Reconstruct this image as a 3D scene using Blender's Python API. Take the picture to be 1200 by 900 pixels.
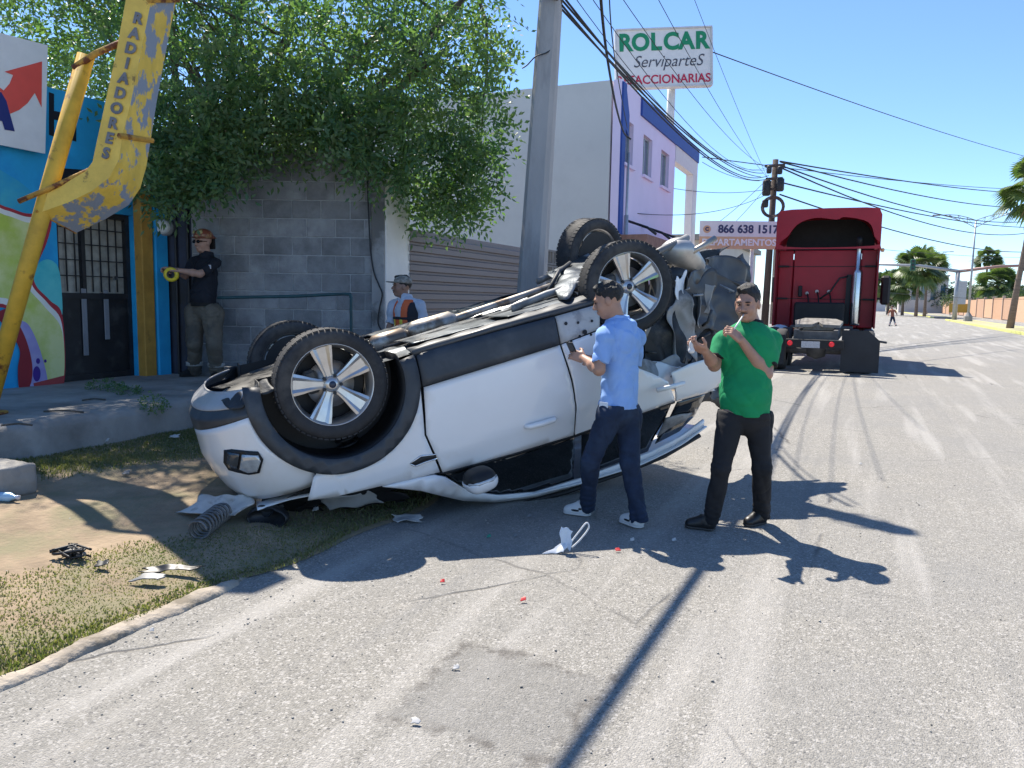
import bpy, bmesh, math, random
import numpy as np
from mathutils import Vector, Matrix, Euler
from mathutils.geometry import delaunay_2d_cdt
random.seed(7); RNG = np.random.default_rng(7)
for _o in list(bpy.data.objects): bpy.data.objects.remove(_o)
SC = bpy.context.scene; COL = SC.collection
RAD = math.radians

# ------------------------------------------------------------------ camera
CAM_H = 1.6; FPX = 900.0
_yaw, _pitch, _roll = RAD(24.5), RAD(6.3), RAD(1.0)
CF = np.array([-math.sin(_yaw)*math.cos(_pitch), math.cos(_yaw)*math.cos(_pitch), -math.sin(_pitch)])
_r0 = np.array([math.cos(_yaw), math.sin(_yaw), 0.0]); _u0 = np.cross(_r0, CF)
CR = _r0*math.cos(_roll) + _u0*math.sin(_roll); CU = np.cross(CR, CF)
CC = np.array([0.0, 0.0, CAM_H])
cam_data = bpy.data.cameras.new('camera'); cam = bpy.data.objects.new('camera', cam_data); COL.objects.link(cam)
cam_data.sensor_width = 36; cam_data.lens = FPX/1200*36; cam_data.clip_start = 0.05; cam_data.clip_end = 3000
cam.matrix_world = Matrix(((CR[0],CU[0],-CF[0],CC[0]),(CR[1],CU[1],-CF[1],CC[1]),(CR[2],CU[2],-CF[2],CC[2]),(0,0,0,1)))
SC.camera = cam

# ------------------------------------------------------------------ sky, sun, exposure
SUN_EL = RAD(56)
_sh = np.array([0.793, -0.606])                       # ground direction in which shadows fall
SUN_DIR = np.array([-_sh[0]*math.cos(SUN_EL), -_sh[1]*math.cos(SUN_EL), math.sin(SUN_EL)])   # towards the sun
world = bpy.data.worlds.new('World'); SC.world = world; world.use_nodes = True
_nt = world.node_tree; _bg = _nt.nodes['Background']
_sky = _nt.nodes.new('ShaderNodeTexSky'); _sky.sky_type = 'NISHITA'; _sky.sun_disc = False
_sky.sun_elevation = SUN_EL; _sky.sun_rotation = math.atan2(SUN_DIR[0], SUN_DIR[1])
_sky.air_density = 0.8; _sky.dust_density = 0.0; _sky.ozone_density = 7.0; _sky.altitude = 0
_nt.links.new(_sky.outputs[0], _bg.inputs[0]); _bg.inputs[1].default_value = 0.122
sun_d = bpy.data.lights.new('sun', 'SUN'); sun_d.energy = 4.6; sun_d.angle = RAD(0.53); sun_d.color = (1.0, 0.93, 0.82)
sun = bpy.data.objects.new('sun', sun_d); COL.objects.link(sun)
sun.rotation_euler = Vector(SUN_DIR).to_track_quat('Z', 'Y').to_euler(); sun.location = (-20, 20, 30)
SC.view_settings.view_transform = 'Standard'; SC.view_settings.look = 'None'
SC.view_settings.gamma = 1; SC.view_settings.use_curve_mapping = False
SC.view_settings.exposure = 0.95

# ------------------------------------------------------------------ pixels of the photograph to places
def ray(px, py): return CF + CR*(px-600)/FPX - CU*(py-450)/FPX
def gpt(px, py, z=0.0):
    r = ray(px, py); return CC + r*((z-CAM_H)/r[2])
def onx(px, py, x):
    r = ray(px, py); return CC + r*(x/r[0])
def dep(px, py, d): return CC + ray(px, py)*d

# ------------------------------------------------------------------ materials
def srgb(r, g, b):
    f = lambda c: c/12.92 if c <= 0.04045 else ((c+0.055)/1.055)**2.4
    return (f(r/255), f(g/255), f(b/255))
MATS = {}
def mat(name, col, rough=0.6, metal=0.0, var=0.12, vscale=6.0, bump=0.0, bscale=40.0, col2=None, c2scale=3.0, c2lo=0.5, c2hi=0.6,
        coat=0.0, trans=0.0, emit=None, world_co=False, stretch=None, ior=1.5, rvar=0.0, alpha=1.0):
    if name in MATS: return MATS[name]
    m = bpy.data.materials.new(name); m.use_nodes = True; nt = m.node_tree; N = nt.nodes; L = nt.links
    b = N['Principled BSDF']
    if world_co:
        src = N.new('ShaderNodeNewGeometry').outputs['Position']
    else:
        src = N.new('ShaderNodeTexCoord').outputs['Object']
    if stretch:
        mp = N.new('ShaderNodeMapping'); mp.inputs['Scale'].default_value = stretch; L.new(src, mp.inputs[0]); src = mp.outputs[0]
    n1 = N.new('ShaderNodeTexNoise'); n1.inputs['Scale'].default_value = vscale; n1.inputs['Detail'].default_value = 6; L.new(src, n1.inputs['Vector'])
    n1.inputs['Roughness'].default_value = 0.65
    cr = N.new('ShaderNodeMix'); cr.data_type = 'RGBA'
    lo = tuple(max(0, c*(1-var)) for c in col); hi = tuple(min(1, c*(1+var)) for c in col)
    cr.inputs[6].default_value = (*lo, 1); cr.inputs[7].default_value = (*hi, 1)
    rm = N.new('ShaderNodeMapRange'); rm.inputs[1].default_value = 0.3; rm.inputs[2].default_value = 0.7; L.new(n1.outputs[0], rm.inputs[0]); L.new(rm.outputs[0], cr.inputs[0])
    out = cr.outputs[2]
    if col2 is not None:
        n2 = N.new('ShaderNodeTexNoise'); n2.inputs['Scale'].default_value = c2scale; n2.inputs['Detail'].default_value = 7; n2.inputs['Roughness'].default_value = 0.62
        L.new(src, n2.inputs['Vector'])
        r2 = N.new('ShaderNodeMapRange'); r2.inputs[1].default_value = c2lo; r2.inputs[2].default_value = c2hi; L.new(n2.outputs[0], r2.inputs[0])
        mx = N.new('ShaderNodeMix'); mx.data_type = 'RGBA'; L.new(r2.outputs[0], mx.inputs[0]); L.new(out, mx.inputs[6]); mx.inputs[7].default_value = (*col2, 1)
        out = mx.outputs[2]
    L.new(out, b.inputs['Base Color'])
    b.inputs['Roughness'].default_value = rough; b.inputs['Metallic'].default_value = metal
    if rvar:
        rr = N.new('ShaderNodeMapRange'); rr.inputs[1].default_value = .3; rr.inputs[2].default_value = .7; rr.inputs[3].default_value = max(0, rough-rvar); rr.inputs[4].default_value = min(1, rough+rvar)
        L.new(n1.outputs[0], rr.inputs[0]); L.new(rr.outputs[0], b.inputs['Roughness'])
    b.inputs['Coat Weight'].default_value = coat; b.inputs['Coat Roughness'].default_value = 0.06; b.inputs['IOR'].default_value = ior
    b.inputs['Transmission Weight'].default_value = trans
    if alpha < 1: b.inputs['Alpha'].default_value = alpha
    if emit: b.inputs['Emission Color'].default_value = (*emit[:3], 1); b.inputs['Emission Strength'].default_value = emit[3]
    if bump:
        n3 = N.new('ShaderNodeTexNoise'); n3.inputs['Scale'].default_value = bscale; n3.inputs['Detail'].default_value = 5; L.new(src, n3.inputs['Vector'])
        bp = N.new('ShaderNodeBump'); bp.inputs['Strength'].default_value = bump; bp.inputs['Distance'].default_value = 0.02
        L.new(n3.outputs[0], bp.inputs['Height']); L.new(bp.outputs[0], b.inputs['Normal'])
    MATS[name] = m
    return m

# ------------------------------------------------------------------ objects
def tag(o, label=None, cat=None, group=None, kind=None):
    if label: o['label'] = label
    if cat: o['category'] = cat
    if group: o['group'] = group
    if kind: o['kind'] = kind
    return o
def empty(name, loc=(0, 0, 0), rz=0.0, label=None, cat=None, group=None):
    o = bpy.data.objects.new(name, None); COL.objects.link(o); o.location = Vector([float(v) for v in loc]); o.rotation_euler = (0, 0, rz)
    o.empty_display_size = 0.2
    return tag(o, label, cat, group)
def link(name, me, m=None, parent=None, smooth=False, mats=None):
    if mats:
        for x in mats: me.materials.append(x)
    elif m is not None: me.materials.append(m)
    if smooth:
        me.polygons.foreach_set('use_smooth', [True]*len(me.polygons))
    o = bpy.data.objects.new(name, me); COL.objects.link(o)
    if parent is not None: o.parent = parent
    return o
def copy_tree(o, parent=None):
    c = o.copy(); COL.objects.link(c); c.parent = parent
    for ch in list(o.children): copy_tree(ch, c)
    return c
def wlocal(parent, o):
    """object built in world coordinates, under a parent that has a plain translation/rotation"""
    bpy.context.view_layer.update()
    o.matrix_parent_inverse = parent.matrix_basis.inverted()
    return o

class MB:
    def __init__(s): s.v = []; s.f = []; s.mi = []; s.cur = 0
    def add(s, vs, fs):
        n = len(s.v); s.v += [tuple(float(c) for c in p) for p in vs]; s.f += [tuple(i+n for i in f) for f in fs]; s.mi += [s.cur]*len(fs); return s
    def box(s, c, sz, M=None, bev=0.0):
        x, y, z = [d/2 for d in sz]
        if bev <= 0:
            vs = [(-x,-y,-z),(x,-y,-z),(x,y,-z),(-x,y,-z),(-x,-y,z),(x,-y,z),(x,y,z),(-x,y,z)]
            fs = [(0,3,2,1),(4,5,6,7),(0,1,5,4),(1,2,6,5),(2,3,7,6),(3,0,4,7)]
        else:
            b = min(bev, x*.9, y*.9, z*.9); vs = []; idx = {}
            for sx in (-1,1):
                for sy in (-1,1):
                    for sz_ in (-1,1):
                        for k in range(3):
                            p = [sx*(x-b), sy*(y-b), sz_*(z-b)]; p[k] = (sx*x, sy*y, sz_*z)[k]
                            idx[(sx,sy,sz_,k)] = len(vs); vs.append(tuple(p))
            fs = []
            I = lambda a,b_,c_,k: idx[(a,b_,c_,k)]
            for sg in (-1,1):
                q = [I(sg,-1,-1,0),I(sg,1,-1,0),I(sg,1,1,0),I(sg,-1,1,0)]; fs.append(tuple(q if sg>0 else q[::-1]))
                q = [I(-1,sg,-1,1),I(-1,sg,1,1),I(1,sg,1,1),I(1,sg,-1,1)]; fs.append(tuple(q if sg>0 else q[::-1]))
                q = [I(-1,-1,sg,2),I(1,-1,sg,2),I(1,1,sg,2),I(-1,1,sg,2)]; fs.append(tuple(q if sg>0 else q[::-1]))
            for a in (-1,1):
                for b_ in (-1,1):
                    q = [I(a,b_,-1,0),I(a,b_,1,0),I(a,b_,1,1),I(a,b_,-1,1)]; fs.append(tuple(q if a*b_<0 else q[::-1]))
                    q = [I(a,-1,b_,0),I(a,1,b_,0),I(a,1,b_,2),I(a,-1,b_,2)]; fs.append(tuple(q if a*b_>0 else q[::-1]))
                    q = [I(-1,a,b_,1),I(1,a,b_,1),I(1,a,b_,2),I(-1,a,b_,2)]; fs.append(tuple(q if a*b_<0 else q[::-1]))
                    for c_ in (-1,1):
                        t = (I(a,b_,c_,0),I(a,b_,c_,1),I(a,b_,c_,2)); fs.append(t if a*b_*c_>0 else t[::-1])
        if M is not None: vs = [tuple(M @ Vector(p)) for p in vs]
        return s.add([(p[0]+c[0],p[1]+c[1],p[2]+c[2]) for p in vs], fs)
    def tube(s, pts, r, n=10, cap=True, r2=None):
        pts = [Vector([float(c) for c in p]) for p in pts]; k = len(pts)
        rs = r if isinstance(r, (list, tuple)) else ([r]*k if r2 is None else [r+(r2-r)*i/(k-1) for i in range(k)])
        t0 = (pts[1]-pts[0]).normalized(); up = Vector((0,0,1)) if abs(t0.z) < .9 else Vector((1,0,0))
        a = t0.cross(up).normalized(); vs = []; fs = []
        for i, p in enumerate(pts):
            t = (pts[min(i+1,k-1)]-pts[max(i-1,0)]).normalized()
            a = (a - t*a.dot(t)).normalized(); b = t.cross(a)
            for j in range(n):
                w = 2*math.pi*j/n; vs.append(tuple(p + (a*math.cos(w)+b*math.sin(w))*rs[i]))
        for i in range(k-1):
            for j in range(n):
                j2 = (j+1) % n; fs.append((i*n+j, i*n+j2, (i+1)*n+j2, (i+1)*n+j))
        if cap: fs.append(tuple(range(n))[::-1]); fs.append(tuple(range((k-1)*n, k*n)))
        return s.add(vs, fs)
    def lathe(s, prof, n=32, M=None, closed=False):
        """prof: (radius, height) pairs turned round local Z"""
        vs = []; fs = []; k = len(prof)
        for r, z in prof:
            for j in range(n):
                w = 2*math.pi*j/n; vs.append((r*math.cos(w), r*math.sin(w), z))
        for i in range(k if closed else k-1):
            i2 = (i+1) % k
            for j in range(n):
                j2 = (j+1) % n; fs.append((i*n+j, i*n+j2, i2*n+j2, i2*n+j))
        if M is not None: vs = [tuple(M @ Vector(p)) for p in vs]
        return s.add(vs, fs)
    def prism(s, poly, z0, z1, M=None):
        n = len(poly); vs = [(p[0],p[1],z0) for p in poly]+[(p[0],p[1],z1) for p in poly]
        fs = [tuple(range(n))[::-1], tuple(range(n, 2*n))]+[(i,(i+1)%n,n+(i+1)%n,n+i) for i in range(n)]
        if M is not None: vs = [tuple(M @ Vector(p)) for p in vs]
        return s.add(vs, fs)
    def grid(s, fn, nu, nv):
        vs = [fn(i/nu, j/nv) for i in range(nu+1) for j in range(nv+1)]
        fs = [(i*(nv+1)+j, (i+1)*(nv+1)+j, (i+1)*(nv+1)+j+1, i*(nv+1)+j+1) for i in range(nu) for j in range(nv)]
        return s.add(vs, fs)
    def mesh(s, name):
        me = bpy.data.meshes.new(name); me.from_pydata(s.v, [], s.f); me.update()
        if any(s.mi): me.polygons.foreach_set('material_index', s.mi)
        return me
    def build(s, name, m=None, parent=None, smooth=False, mats=None):
        return link(name, s.mesh(name), m, parent, smooth, mats)

def solidify(o, t, offset=0.0):
    md = o.modifiers.new('thick', 'SOLIDIFY'); md.thickness = t; md.offset = offset; return o
def autosmooth(o, ang=40):
    me = o.data; me.polygons.foreach_set('use_smooth', [True]*len(me.polygons))
    try: me.set_sharp_from_angle(angle=RAD(ang))
    except Exception: pass
    return o
def np_mesh(name, V, Fc, m=None, parent=None, smooth=False):
    """big mesh from numpy: V (n,3), Fc (k, 3|4)"""
    me = bpy.data.meshes.new(name); n = Fc.shape[1]
    me.vertices.add(len(V)); me.vertices.foreach_set('co', np.ascontiguousarray(V, dtype=np.float32).ravel())
    me.loops.add(Fc.size); me.loops.foreach_set('vertex_index', np.ascontiguousarray(Fc, dtype=np.int32).ravel())
    me.polygons.add(len(Fc)); me.polygons.foreach_set('loop_start', np.arange(0, Fc.size, n, dtype=np.int32))
    me.polygons.foreach_set('loop_total', np.full(len(Fc), n, dtype=np.int32))
    me.update(calc_edges=True)
    return link(name, me, m, parent, smooth)
def panel(outline, fn, step=0.05, holes=()):
    """fill a 2-D outline with triangles and lift them with fn(u,v)->(x,y,z); returns (verts, faces)"""
    def dense(poly):
        out = []
        for i, p in enumerate(poly):
            q = poly[(i+1) % len(poly)]; d = math.hypot(q[0]-p[0], q[1]-p[1]); k = max(1, int(d/step+.5))
            out += [(p[0]+(q[0]-p[0])*t/k, p[1]+(q[1]-p[1])*t/k) for t in range(k)]
        return out
    def inside(p, poly):
        c = False; n = len(poly); j = n-1
        for i in range(n):
            a, b = poly[i], poly[j]
            if (a[1] > p[1]) != (b[1] > p[1]) and p[0] < (b[0]-a[0])*(p[1]-a[1])/(b[1]-a[1])+a[0]: c = not c
            j = i
        return c
    loops = [dense(outline)]+[dense(h) for h in holes]
    pts = []; edges = []
    for lp in loops:
        n0 = len(pts); pts += lp; edges += [(n0+i, n0+(i+1) % len(lp)) for i in range(len(lp))]
    arr = np.array(pts); xs = [p[0] for p in outline]; ys = [p[1] for p in outline]
    for i in range(int((max(xs)-min(xs))/step)+1):
        for j in range(int((max(ys)-min(ys))/step)+1):
            p = (min(xs)+step*(i+.5*(j % 2)), min(ys)+step*j)
            if inside(p, outline) and not any(inside(p, h) for h in holes) and np.min((arr[:,0]-p[0])**2+(arr[:,1]-p[1])**2) > (step*.45)**2:
                pts.append(p)
    r = delaunay_2d_cdt([Vector(p) for p in pts], edges, [], 1 if not holes else 2, 1e-5)
    vs = [tuple(v) for v in r[0]]; fs = []
    for f in r[2]:
        c = (sum(vs[i][0] for i in f)/len(f), sum(vs[i][1] for i in f)/len(f))
        if inside(c, outline) and not any(inside(c, h) for h in holes): fs.append(tuple(f))
    return [tuple(fn(*v)) for v in vs], fs
def panel_obj(name, outline, fn, m, parent, step=0.05, holes=(), thick=0.0, smooth=True):
    vs, fs = panel(outline, fn, step, holes); mb = MB(); mb.add(vs, fs); o = mb.build(name, m, parent, smooth)
    if thick: solidify(o, thick)
    return o

_txtcache = {}
def text_obj(name, s, size, m, parent, M, extrude=0.004, bold=0.0, shear=0.0, align='CENTER', space=1.0, sx=1.0):
    """flat lettering (local XY plane) as a mesh placed with matrix M"""
    cu = bpy.data.curves.new('txt', 'FONT'); cu.body = s; cu.size = size; cu.extrude = extrude; cu.offset = bold; cu.shear = shear
    cu.align_x = align; cu.align_y = 'CENTER'; cu.space_character = space; cu.resolution_u = 4
    t = bpy.data.objects.new('txt', cu); COL.objects.link(t)
    dg = bpy.context.evaluated_depsgraph_get(); me = bpy.data.meshes.new_from_object(t.evaluated_get(dg))
    bpy.data.objects.remove(t); bpy.data.curves.remove(cu); me.name = name; me.materials.clear()
    me.transform(M @ Matrix.Diagonal((sx, 1, 1, 1)))
    return link(name, me, m, parent)
def frame(origin, ux, uy):
    """matrix whose local x runs along ux and local y along uy"""
    ux = Vector([float(c) for c in ux]).normalized(); uy = Vector([float(c) for c in uy]); uy = (uy - ux*uy.dot(ux)).normalized(); uz = ux.cross(uy)
    o = origin
    return Matrix(((ux.x,uy.x,uz.x,o[0]),(ux.y,uy.y,uz.y,o[1]),(ux.z,uy.z,uz.z,o[2]),(0,0,0,1)))

# ------------------------------------------------------------------ signed distance modelling
def vnoise(X, Y, Z, seed=0):
    """cheap smooth pseudo-noise in [-1,1] from warped sines"""
    r = np.random.default_rng(seed); o = 0
    for k in range(4):
        a = r.normal(size=3); a /= np.linalg.norm(a); ph = r.uniform(0, 6.28)
        b = r.normal(size=3); b /= np.linalg.norm(b)
        o = o + np.sin(a[0]*X+a[1]*Y+a[2]*Z+ph + 1.3*np.sin(.7*(b[0]*X+b[1]*Y+b[2]*Z)+ph*2))
    return o/4
class SDF:
    def __init__(s, lo, hi, h):
        s.h = h; s.lo = np.array(lo, float)-3*h; hi = np.array(hi, float)+3*h
        s.n = np.ceil((hi-s.lo)/h).astype(int)+1
        s.ax = [s.lo[i]+h*np.arange(s.n[i]) for i in range(3)]
        s.d = np.full(s.n, 0.5, np.float32)
    def _sl(s, lo, hi):
        a = np.clip(np.floor((np.array(lo)-s.lo)/s.h).astype(int), 0, s.n); b = np.clip(np.ceil((np.array(hi)-s.lo)/s.h).astype(int)+1, 0, s.n)
        return tuple(slice(a[i], b[i]) for i in range(3))
    def _put(s, lo, hi, fn, k, mode):
        sl = s._sl(np.array(lo)-k-2*s.h, np.array(hi)+k+2*s.h)
        X, Y, Z = np.meshgrid(s.ax[0][sl[0]], s.ax[1][sl[1]], s.ax[2][sl[2]], indexing='ij')
        if X.size == 0: return s
        b = fn(X, Y, Z); a = s.d[sl]
        if mode == 'add':
            h = np.clip(.5+.5*(a-b)/k, 0, 1); s.d[sl] = a+(b-a)*h-k*h*(1-h)
        elif mode == 'sub':
            h = np.clip(.5+.5*(a+b)/k, 0, 1); h = 1-h; s.d[sl] = a+(-b-a)*h+k*h*(1-h)
        elif mode == 'int':
            s.d[sl] = np.maximum(a, b)
        return s
    def cone(s, a, b, ra, rb, k=0.02, flat=None, fs=1.0, mode='add', capb=False, capa=False):
        a = np.array(a, float); b = np.array(b, float); R = max(ra, rb)*max(1, 1/fs); ab = b-a; L = ab@ab+1e-9
        def fn(X, Y, Z):
            x, y, z = X-a[0], Y-a[1], Z-a[2]; t = np.clip((x*ab[0]+y*ab[1]+z*ab[2])/L, 0, 1)
            x, y, z = x-t*ab[0], y-t*ab[1], z-t*ab[2]
            if flat is not None:
                q = (x*flat[0]+y*flat[1]+z*flat[2])*(fs-1); x, y, z = x+q*flat[0], y+q*flat[1], z+q*flat[2]
            d = np.sqrt(x*x+y*y+z*z)-(ra+(rb-ra)*t)
            if capb or capa:
                L1 = math.sqrt(L); w = ((X-a[0])*ab[0]+(Y-a[1])*ab[1]+(Z-a[2])*ab[2])/L1
                if capb: d = np.maximum(d, w-L1)
                if capa: d = np.maximum(d, -w)
            return d
        return s._put(np.minimum(a, b)-R, np.maximum(a, b)+R, fn, k, mode)
    def ell(s, c, r, M=None, k=0.02, mode='add'):
        c = np.array(c, float); r = np.array(r, float); M = np.eye(3) if M is None else np.array(M); R = r.max()
        def fn(X, Y, Z):
            x, y, z = X-c[0], Y-c[1], Z-c[2]
            u = [(M[0][i]*x+M[1][i]*y+M[2][i]*z)/r[i] for i in range(3)]      # columns of M are the axes
            k0 = np.sqrt(u[0]**2+u[1]**2+u[2]**2); k1 = np.sqrt((u[0]/r[0])**2+(u[1]/r[1])**2+(u[2]/r[2])**2)+1e-6
            return k0*(k0-1)/k1
        return s._put(c-R, c+R, fn, k, mode)
    def rbox(s, c, half, M=None, rad=0.005, k=0.005, mode='add'):
        c = np.array(c, float); half = np.array(half, float); M = np.eye(3) if M is None else np.array(M); R = np.linalg.norm(half)
        def fn(X, Y, Z):
            x, y, z = X-c[0], Y-c[1], Z-c[2]
            q = [np.abs(M[0][i]*x+M[1][i]*y+M[2][i]*z)-half[i]+rad for i in range(3)]
            o = np.sqrt(sum(np.maximum(t, 0)**2 for t in q)); return o+np.minimum(np.maximum(q[0], np.maximum(q[1], q[2])), 0)-rad
        return s._put(c-R, c+R, fn, k, mode)
    def cut(s, p, n, lo=None, hi=None):
        """remove everything on the side n points to"""
        n = np.array(n, float); n /= np.linalg.norm(n); p = np.array(p, float)
        return s._put(s.lo if lo is None else lo, s.lo+s.h*s.n if hi is None else hi, lambda X, Y, Z: (X-p[0])*n[0]+(Y-p[1])*n[1]+(Z-p[2])*n[2], 0.0, 'int')
    def disp(s, fn):
        m = np.abs(s.d) < .06
        idx = np.nonzero(m); s.d[m] += fn(s.ax[0][idx[0]], s.ax[1][idx[1]], s.ax[2][idx[2]]).astype(np.float32); return s
    def mesh(s, name, m, parent=None, smooth=True):
        d = s.d; ins = d < 0
        n = s.n
        c = np.zeros(n-1, np.int8)
        for i in (0,1):
            for j in (0,1):
                for k in (0,1): c += ins[i:n[0]-1+i, j:n[1]-1+j, k:n[2]-1+k]
        act = (c > 0) & (c < 8); I, J, K = np.nonzero(act); vid = np.full(n-1, -1, np.int64); vid[I,J,K] = np.arange(len(I))
        acc = np.zeros((len(I), 3)); cnt = np.zeros(len(I))
        for ax in range(3):
            o1, o2 = [a for a in range(3) if a != ax]
            for p in (0,1):
                for q in (0,1):
                    e = [0,0,0]; e[o1] = p; e[o2] = q; g = list(e); g[ax] = 1
                    da = d[I+e[0], J+e[1], K+e[2]]; db = d[I+g[0], J+g[1], K+g[2]]
                    mk = (da < 0) != (db < 0); t = np.where(mk, da/np.where(mk, da-db, 1), 0)
                    pt = np.tile(np.array(e, float), (len(I), 1)); pt[:, ax] = t
                    acc += pt*mk[:, None]; cnt += mk
        V = s.lo+s.h*(np.stack([I,J,K], 1)+acc/np.maximum(cnt, 1)[:, None])
        quads = []
        for ax in range(3):
            o1, o2 = [(1,2),(2,0),(0,1)][ax]
            sh = [slice(1, n[i]-1) for i in range(3)]; sh[ax] = slice(0, n[ax]-1); sh2 = list(sh); sh2[ax] = slice(1, n[ax])
            a = ins[tuple(sh)]; b = ins[tuple(sh2)]; X = np.nonzero(a != b); P = np.stack(X, 1).astype(int)
            for i in range(3):
                if i != ax: P[:, i] += 1
            flip = ~a[X]
            def cell(u, v):
                Q = P.copy(); Q[:, o1] -= u; Q[:, o2] -= v; return vid[Q[:,0], Q[:,1], Q[:,2]]
            qd = np.stack([cell(1,1), cell(0,1), cell(0,0), cell(1,0)], 1)
            qd[flip] = qd[flip][:, ::-1]; quads.append(qd)
        Fc = np.concatenate(quads); Fc = Fc[(Fc >= 0).all(1)]
        return np_mesh(name, V, Fc, m, parent, smooth)

def leaf_mat(name, c, c2, trans=.45):
    m = bpy.data.materials.new(name); m.use_nodes = True; nt = m.node_tree; N = nt.nodes; L = nt.links
    for n in list(N): N.remove(n)
    out = N.new('ShaderNodeOutputMaterial'); df = N.new('ShaderNodeBsdfPrincipled'); tr = N.new('ShaderNodeBsdfTranslucent'); mx = N.new('ShaderNodeMixShader'); mx.inputs[0].default_value = trans
    geo = N.new('ShaderNodeNewGeometry'); n1 = N.new('ShaderNodeTexNoise'); n1.inputs['Scale'].default_value = 1.7; n1.inputs['Detail'].default_value = 3; L.new(geo.outputs['Position'], n1.inputs['Vector'])
    add = N.new('ShaderNodeMath'); add.operation = 'ADD'; sc = N.new('ShaderNodeMath'); sc.operation = 'MULTIPLY'; sc.inputs[1].default_value = .5; L.new(geo.outputs['Random Per Island'], sc.inputs[0]); L.new(n1.outputs[0], add.inputs[0]); L.new(sc.outputs[0], add.inputs[1])
    rm = N.new('ShaderNodeMapRange'); rm.inputs[1].default_value = .45; rm.inputs[2].default_value = 1.1; L.new(add.outputs[0], rm.inputs[0])
    c_ = N.new('ShaderNodeMix'); c_.data_type = 'RGBA'; c_.inputs[6].default_value = (*c, 1); c_.inputs[7].default_value = (*c2, 1); L.new(rm.outputs[0], c_.inputs[0])
    L.new(c_.outputs[2], df.inputs['Base Color']); df.inputs['Roughness'].default_value = .45
    tc = N.new('ShaderNodeMix'); tc.data_type = 'RGBA'; tc.blend_type = 'MULTIPLY'; tc.inputs[0].default_value = 1; tc.inputs[7].default_value = (1.25, 1.5, .55, 1); L.new(c_.outputs[2], tc.inputs[6]); L.new(tc.outputs[2], tr.inputs[0])
    L.new(df.outputs[0], mx.inputs[1]); L.new(tr.outputs[0], mx.inputs[2]); L.new(mx.outputs[0], out.inputs[0])
    return m
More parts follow.
